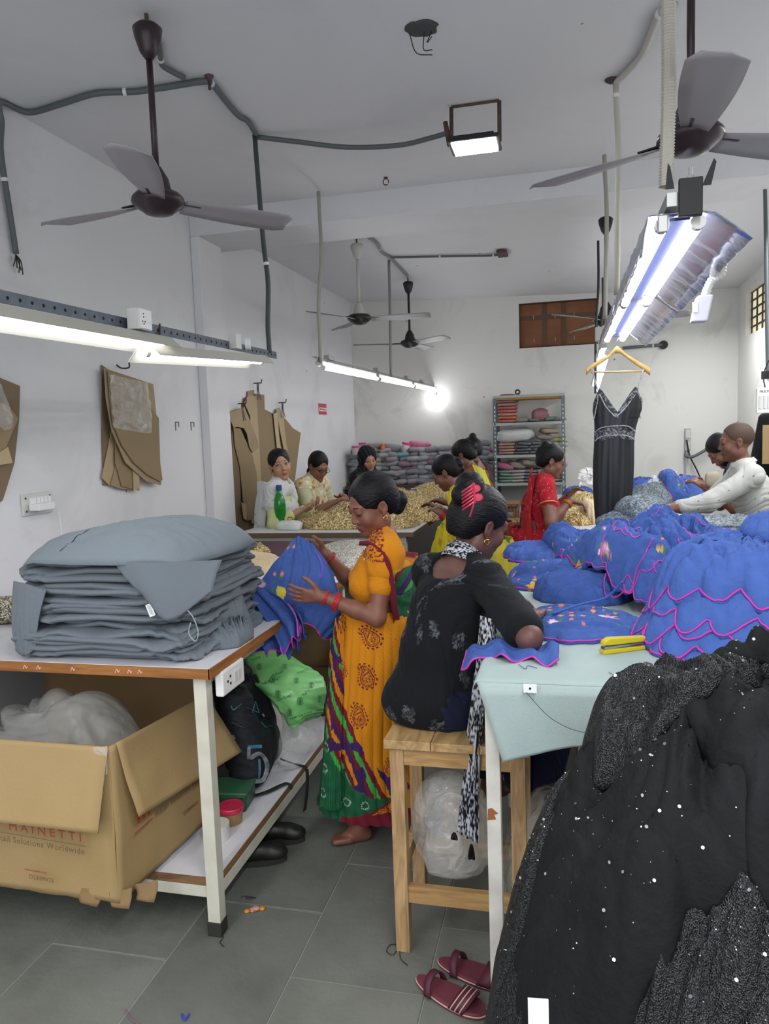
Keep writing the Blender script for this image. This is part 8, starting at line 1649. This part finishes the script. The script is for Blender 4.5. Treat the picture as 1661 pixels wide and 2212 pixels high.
def strap(pts, label=None, w_=.020, par=None):
    P_ = smoothpath(pts, 8); n = len(P_); T = np.gradient(P_, axis=0); Sd = np.cross(T, [0, 0, 1.]); ln = np.linalg.norm(Sd, axis=1); Sd[ln < 1e-4*ln.max()+1e-9] = [0, 1, 0]; Sd /= np.linalg.norm(Sd, axis=1)[:, None]
    for i in range(n):
        if abs(T[i][2]) > 2*np.hypot(T[i][0], T[i][1]): Sd[i] = [.3, .95, 0]
    return mk('strap', np.vstack([P_-Sd*w_/2, P_+Sd*w_/2]), [(i, i+1, n+i+1, n+i) for i in range(n-1)], M_web, par or bk, solid=.003, smooth=True)
ex = TX1-.03
strap([(-1.23, 2.97, ZS+.06), (-1.19, 3.0, ZS+.03), (ex-.02, 3.02, ZS+.012), (ex+.012, 3.02, ZS-.005), (ex+.016, 3.0, ZS-.09), (ex+.012, 2.97, ZS-.17)])
strap([(-1.26, 2.72, ZS+.008), (-1.21, 2.76, ZS+.012), (-1.17, 2.83, ZS+.012), (ex-.01, 2.85, ZS+.008), (ex+.006, 2.85, ZS-.012)])
# box, tub, tape roll
q = PZ(490, 1715, ZS); gb = thing('plastic_box', 'dark green lidded plastic box beside the backpack', 'box', (q[0], q[1], ZS)); mk('base', *cbox((-1.34, 2.66, ZS+.035), (.20, .13, .07), .1), mat('green_box', '#1e4a34', .4), gb, bevel=.01); mk('lid', *cbox((-1.34, 2.66, ZS+.074), (.21, .14, .012), .1), mat('green_lid', '#3b6a4c', .35, alpha=.9), gb, bevel=.004)
q = PZ(492, 1785, ZS); tb = thing('round_container', 'round brown container with a red lid on the lower shelf', 'container', (q[0], q[1]+.03, ZS)); r = .046; c0 = (q[0], q[1]+.035, ZS)
mk('tub_wall', *lathe([(r*.86, 0), (r*.9, .004), (r, .055)], c0, 32), mat('tan_tub', '#8b7248', .45), tb, smooth=False); mk('red_lid', *lathe([(r*1.04, .048), (r*1.07, .052), (r*1.07, .064), (r*1.02, .068), (r*.9, .066), (.001, .066)], c0, 32), mat('red_lid', '#b52a48', .4), tb)
q = PZ(462, 1818, ZS); c0 = (q[0], q[1]+.03, ZS); tp_ = thing('tape_roll', 'white tape roll partly behind the front table leg', 'tape', c0); mk('tape', *lathe([(.030, .055), (.046, .055), (.046, 0), (.030, 0)], c0, 32), mat('cream_tape', '#c9c8c0', .5), tp_); mk('core', *lathe([(.0295, .054), (.0295, .001)], c0, 32, False), mat('printed_core', '#8d4a58', .7), tp_)
# green courier bag on clear bags
M_gp = mat('green_poly', '#84cc7c', .3, bump=(14, .5, 4)); M_gprint = mat('dark_green_print', '#2c6b45', .4)
gv = [[PY(505, 1440, 3.0), PY(530, 1410, 3.05), PY(590, 1395, 3.15), PY(640, 1425, 3.2)], [PY(520, 1470, 2.98), PY(560, 1455, 2.98), PY(610, 1440, 3.06), PY(690, 1455, 3.15)], [PY(560, 1490, 3.0), PY(590, 1500, 2.95), PY(640, 1495, 2.98), PY(706, 1490, 3.1)], [PY(590, 1510, 3.05), PY(612, 1545, 2.98), PY(655, 1545, 2.98), PY(700, 1530, 3.1)], [PY(605, 1530, 3.08), PY(628, 1572, 3.0), PY(660, 1560, 3.02), PY(695, 1545, 3.12)]]
gbg = dict(root=thing('courier_bag', 'bright green printed plastic bag lying over clear bags under the table', 'bag', PY(640, 1560, 3.0)))
o_, Gg = cloth_strip(gbg, 'bag_sheet', gv, M_gp, lambda V, *a: np.repeat(C('#84cc7c')[None], len(V), 0), amp=.010, seed=5, fr=7, nu=14, nv=14)
VG = Gg.reshape(-1, 3)
def on_green(px, py):
    d = _ray(px, py); d = d/np.linalg.norm(d); rel = VG-[0, 0, CAM_Z]; tpar = rel@d; dist = np.linalg.norm(rel-tpar[:, None]*d, axis=1); m = dist < .02
    return np.array([0, 0, CAM_Z])+d*((tpar[m].min() if m.any() else np.linalg.norm(rel[np.argmin(dist)]))-.006)
for (px, py) in ((530, 1432), (588, 1468), (615, 1440), (640, 1470), (648, 1515), (600, 1500), (625, 1540), (672, 1480), (560, 1440), (690, 1510)):
    c0 = on_green(px, py); e1 = on_green(px+6, py)-on_green(px-6, py); e1 = unit(e1)*.012; e2 = unit(on_green(px, py-6)-on_green(px, py+6))*.016
    mk('printed_loops', *comb(*[tube([c0+e1*(dx+.45*math.cos(a))+e2*math.sin(a) for a in np.linspace(0, 2*math.pi, 11)], .0009, 4, False) for dx in (-.5, 0, .5)]), M_gprint, gbg['root'])
for (px, py), s_ in (((555, 1425), 'YOUR'), ((575, 1478), 'THE PLANET'), ((600, 1458), 'PLANET'), ((655, 1452), 'PURPOSE'), ((612, 1512), 'NATURE'), ((640, 1552), 'FOR NATURE'), ((665, 1500), 'THE')):
    c0 = on_green(px-14, py+4); e1 = unit(on_green(px+14, py-6)-c0); e2 = unit(on_green(px-12, py-12)-c0); text(s_, .017, M_gprint, c0, e1, e2, gbg['root'], ext=.0003)
M_cb = film('clear_bag', '#e6e6e4', .20)
for c_, r_, l_ in (((-1.25, 3.1, ZS), (.10, .12, .10), 'clear plastic bag of scraps under the green bag'), ((-1.22, 3.22, ZS+.02), (.09, .10, .13), 'clear plastic bag by the far table leg')):
    mk('plastic_bag', *blob(c_, r_, 5, .25, 6, (26, 40)), M_cb, label=l_, cat='bag', smooth=True)
mk('white_cloth_bundle', *blob((-1.36, 3.05, ZS), (.09, .13, .17), 9, .25, 9, (24, 36)), mat('white_bundle', '#b9b8b4', .8), label='white cloth bundle behind the backpack', cat='bundle', smooth=True)
q = PZ(648, 1597, ZS); wb = thing('plastic_bottle', 'small clear bottle with a green label lying on the lower shelf', 'bottle', (q[0], q[1], ZS)); V, Fc = lathe([(0, -.06), (.024, -.058), (.026, -.04), (.026, .02), (.015, .045), (.010, .06), (0, .062)], (0, 0, 0), 20); V = V[:, [2, 1, 0]]; mk('body', rotz(V, .5)+[q[0]-.03, q[1]+.03, ZS+.027], Fc, M_pet, wb, smooth=True); V, Fc = lathe([(.0265, -.03), (.0268, .01)], (0, 0, 0), 20, False); V = V[:, [2, 1, 0]]; mk('label_wrap', rotz(V, .5)+[q[0]-.03, q[1]+.03, ZS+.027], Fc, mat('green_label', '#2a9a6c', .4), wb, smooth=True)
# behind: carton and beige bundles under the maroon table
cq_ = thing('small_carton', 'small brown carton under the maroon-covered table', 'box', (-1.40, 3.9, 0)); mk('body', *cbox((-1.42, 4.0, .52), (.26, .3, .24), .2), M_ctn, cq_); mk('flap', *cbox((-1.30, 3.86, .66), (.10, .12, .004), .2), M_ctn, cq_)
mk('crate_base', *box(-1.62, -1.2, 3.82, 4.2, 0, .40), M_ctni, cq_)
mk('beige_bundle', *blob((-1.14, 3.98, .36), (.13, .16, .17), 3, .3, 9, (30, 44)), mat('beige_fabric', '#9c8478', .8), label='beige fabric bundle in a clear bag under the maroon-covered table', cat='bundle', smooth=True)
mk('beige_bundle', *blob((-1.10, 4.1, .0), (.16, .16, .26), 4, .2, 9, (24, 36)), mat('grey_bundle', '#8c8884', .8), label='grey bundle on the floor below the beige one', cat='bundle', smooth=True)
mk('plastic_bag', *blob((-1.15, 3.85, .62), (.12, .14, .10), 5, .4, 9, (26, 40)), M_cb, label='clear plastic bag above the beige bundle', cat='bag', smooth=True)
# carton contents and things behind it
V, Fq = blob((-1.76, 2.24, .44), (.27, .20, .215), 11, .34, 7, (46, 70), 1., True)
mk('plastic_liner', V, Fq, mat('milky_film', '#c3c3be', .3, bump=(16, .8, 4), alpha=.34), label='crumpled milky plastic liner rising out of the big carton', cat='plastic liner', smooth=True)
for k, (x, y, sx, sy, sz, h_, l_) in enumerate(((-2.25, 3.2, .3, .3, .62, '#8f8a72', 'worn yellowish box against the wall behind the big carton'), (-1.95, 3.25, .22, .3, .60, '#c49aa8', 'pink wrapped stack behind the big carton'), (-1.70, 3.3, .24, .3, .58, '#b5b4b0', 'stack of clear film behind the big carton'), (-1.50, 3.35, .2, .25, .60, '#77706a', 'brown board leaning behind the big carton'))):
    mk('storage_stack', *cbox((x, y, ZS+sz/2), (sx, sy, sz), .05*k), mat('stack_%d' % k, h_, .6, bump=(20, .6), vary=(14, '#d8d4d0', .5)), label=l_, cat='box', bevel=.01)
# ================================================================== FLOOR THINGS
M_shoe = mat('black_shoe', '#1d1d1c', .45); M_sole = mat('shoe_sole', '#2b2a28', .7)
def shoe(label, c, rz):
    t = thing('shoe', label, 'shoe', c); c = np.array(c)
    s = S(); s.cap((0, .06, .045), (0, -.03, .048), .033, .037, .03); s.cap((0, -.03, .05), (0, -.09, .055), .036, .034, .03); s.ell((0, .085, .036), (.038, .05, .030), None, .02); s.ell((0, -.075, .095), (.025, .035, .04), None, .01, True)
    V, Fq = s.mesh(.006); V[:, 2] = np.maximum(V[:, 2], .022); mk('upper', rotz(V, rz)+c, Fq, M_shoe, t, smooth=True)
    a = np.linspace(0, 2*math.pi, 33)[:-1]; P_ = [(.040*math.sin(x)*(1+.12*math.cos(x)), .005+.125*math.cos(x)) for x in a]; V, Fc = prism(P_, (0, 0, 0), (1, 0, 0), (0, 1, 0), (0, 0, .024)); mk('sole', rotz(V, rz)+c, Fc, M_sole, t)
    for k in range(3): mk('lace', *tube(rotz(smoothpath([(-.018, .02-.02*k, .082), (0, .022-.02*k, .090), (.018, .02-.02*k, .082)]), rz)+c, .002, 5), M_black, t)
a = PZ(600, 1845, 0); shoe('black shoe under the work table, nearer one', (-1.21, 2.60, 0), -1.25); shoe('black shoe under the work table, farther one', (-1.19, 2.76, 0), -1.35)
M_sand = mat('maroon_rubber', '#66303d', .55, bump=(60, .1)); M_sand2 = mat('dark_maroon', '#4f2030', .6); M_trim = mat('pale_trim', '#c9a89a', .6)
def sandal(label, c, rz, stripes=True):
    t = thing('sandal', label, 'sandal', c); c = np.array(c); a = np.linspace(0, 2*math.pi, 41)[:-1]
    P_ = [(.042*math.sin(x)*(1+.18*math.cos(x))+.006*math.cos(x), .122*math.cos(x)) for x in a]; V, Fc = prism(P_, (0, 0, 0), (1, 0, 0), (0, 1, 0), (0, 0, .02)); mk('sole', rotz(V, rz)+c, Fc, M_sand, t, bevel=.004)
    P2 = [(x*1.02, y*1.01) for x, y in P_]; mk('sole_rim', *tube(rotz(np.array([(x, y, .011) for x, y in P2+P2[:1]]), rz)+c, .002, 5, False), M_trim, t)
    for y0_, w_, hh in ((.045, .05, .038),) + (((-.05, .022, .045),) if True else ()):
        n = 13; th = np.linspace(0, math.pi, n); V = np.array([(.045*math.cos(x), y0_+s_*w_/2+(.02*math.sin(x) if y0_ > 0 else -.01*math.sin(x)), .012+hh*math.sin(x)) for s_ in (-1, 1) for x in th]); st_ = mk('band', rotz(V, rz)+c, [(i, i+1, n+i+1, n+i) for i in range(n-1)], M_sand2, t, smooth=True, solid=.004)
        if y0_ > 0 and stripes:
            for s_ in (-.3, 0, .3): mk('stripe', *tube(rotz(np.array([(.0475*math.cos(x), y0_+s_*w_+.02*math.sin(x), .0145+hh*math.sin(x)) for x in th]), rz)+c, .0018, 4), M_trim, st_)
a = PZ(905, 2130, 0); b = PZ(1045, 2200, 0); m_ = (a+b)/2; sandal('maroon sandal with pale stripes nearest to us beside the white table leg', (-.345, 2.03, 0), math.atan2(b[1]-a[1], b[0]-a[0])-math.pi/2)
a = PZ(945, 2085, 0); b = PZ(1050, 2110, 0); sandal('maroon sandal with a knotted strap behind the striped one', (-.285, 2.135, 0), math.atan2(b[1]-a[1], b[0]-a[0])-math.pi/2-.1, False)
q = PZ(550, 1967, 0); wr_ = thing('sweet_wrapper', 'small orange and red sweet wrapper on the floor', 'wrapper', q); mk('middle', *blob(q, (.020, .011, .009), 3, .3, 30, (10, 16), rz=.5), mat('wrapper_print', '#b9a08c', .4, vary=(120, '#b03a2a', 1.)), wr_, smooth=True)
for sgn in (-1, 1): mk('twist', *blob(q+[sgn*.024, sgn*.012, 0], (.010, .010, .006), 5, .3, 30, (8, 12)), mat('wrapper_orange', '#d08a2a', .4), wr_)
def thr(label, pts, r, m): mk('thread_scrap', *tube(smoothpath([PZ(a, b, .003) for a, b in pts], 5), r, 5), m, label=label, cat='thread')
thr('blue thread scrap on the floor near the bottom picture edge', [(392, 2190), (398, 2203), (402, 2200), (409, 2190)], .003, mat('blue_thread2', '#3548a8', .8))
thr('black hair pin on the floor near the sweet wrapper', [(520, 1938), (530, 1936), (552, 1940), (530, 1941)], .002, MATS['black_wire'])
thr('dark thread tangle on the floor beside the work table foot', [(480, 2005), (492, 2003), (478, 2012), (482, 2025), (475, 2035), (484, 2045)], .0014, MATS['black_wire'])
thr('dark thread curl at the foot of the pine stool', [(870, 2045), (845, 2040), (835, 2055), (850, 2062), (862, 2045), (865, 2070), (880, 2085)], .0014, MATS['black_wire'])
thr('magenta thread on the floor at the bottom picture edge', [(270, 2180), (282, 2200), (300, 2212)], .0016, mat('magenta_thread', '#8a5a7c', .8))
# plastic bag on the stool stretcher, and the carton scrap behind the stool
q = (-.30, 2.40, .22)
mk('plastic_bag', *blob((-.37, 2.36, .23), (.13, .12, .19), 15, .26, 5, (40, 60), 1.), film('clear_bag2', '#ededea', .26), label='crumpled clear plastic bag wedged on the stool stretchers', cat='bag', smooth=True)
mk('plastic_bag', *blob((-.06, 2.50, .0), (.17, .2, .28), 16, .2, 4, (40, 60), 1.), film('clear_bag3', '#dcdad0', .30), label='large clear plastic sack standing under the teal table', cat='bag', smooth=True)
mk('sack_filling', *blob((-.06, 2.52, .0), (.14, .16, .24), 17, .2, 6, (20, 30), 1.), mat('sack_cream', '#b5ae9c', .8), label='cream cloth inside the large clear sack under the teal table', cat='bundle', smooth=True)
pc = thing('brown_carton', 'brown carton standing under the teal table behind the dark trousers', 'box', (.28, 3.1, 0)); mk('body', *cbox((.28, 3.1, .40), (.4, .35, .8), .1), M_ctni, pc)
mk('carton_scrap', *cbox((-.36, 2.52, .30), (.14, .006, .20), .3), M_ctn, label='torn cardboard scrap between the stool legs', cat='cardboard')
mk('white_crate', *cbox((-.12, 3.35, .30), (.3, .3, .6), .1), mat('pale_grey_side', '#b9c0be', .6), label='pale grey bin standing far under the teal table', cat='bin', bevel=.01)
# black hanging coat at the right edge
s = S(); a = PY(1652, 905, 6.6); b = PY(1655, 1010, 6.6); s.cap(a, b, .05, .13, .05); s.cap(a+[.1, 0, 0], b+[.14, 0, 0], .08, .15, .05); V, Fq = s.mesh(.012); mk('black_coat', V, Fq, M_blk, smooth=True, label='black coat hanging behind the bald man at the right picture edge', cat='coat')
mk('coat_board', *cbox(PY(1665, 960, 6.35), (.12, .01, .30)), M_ctn, label='brown board in front of the black coat at the right picture edge', cat='board')
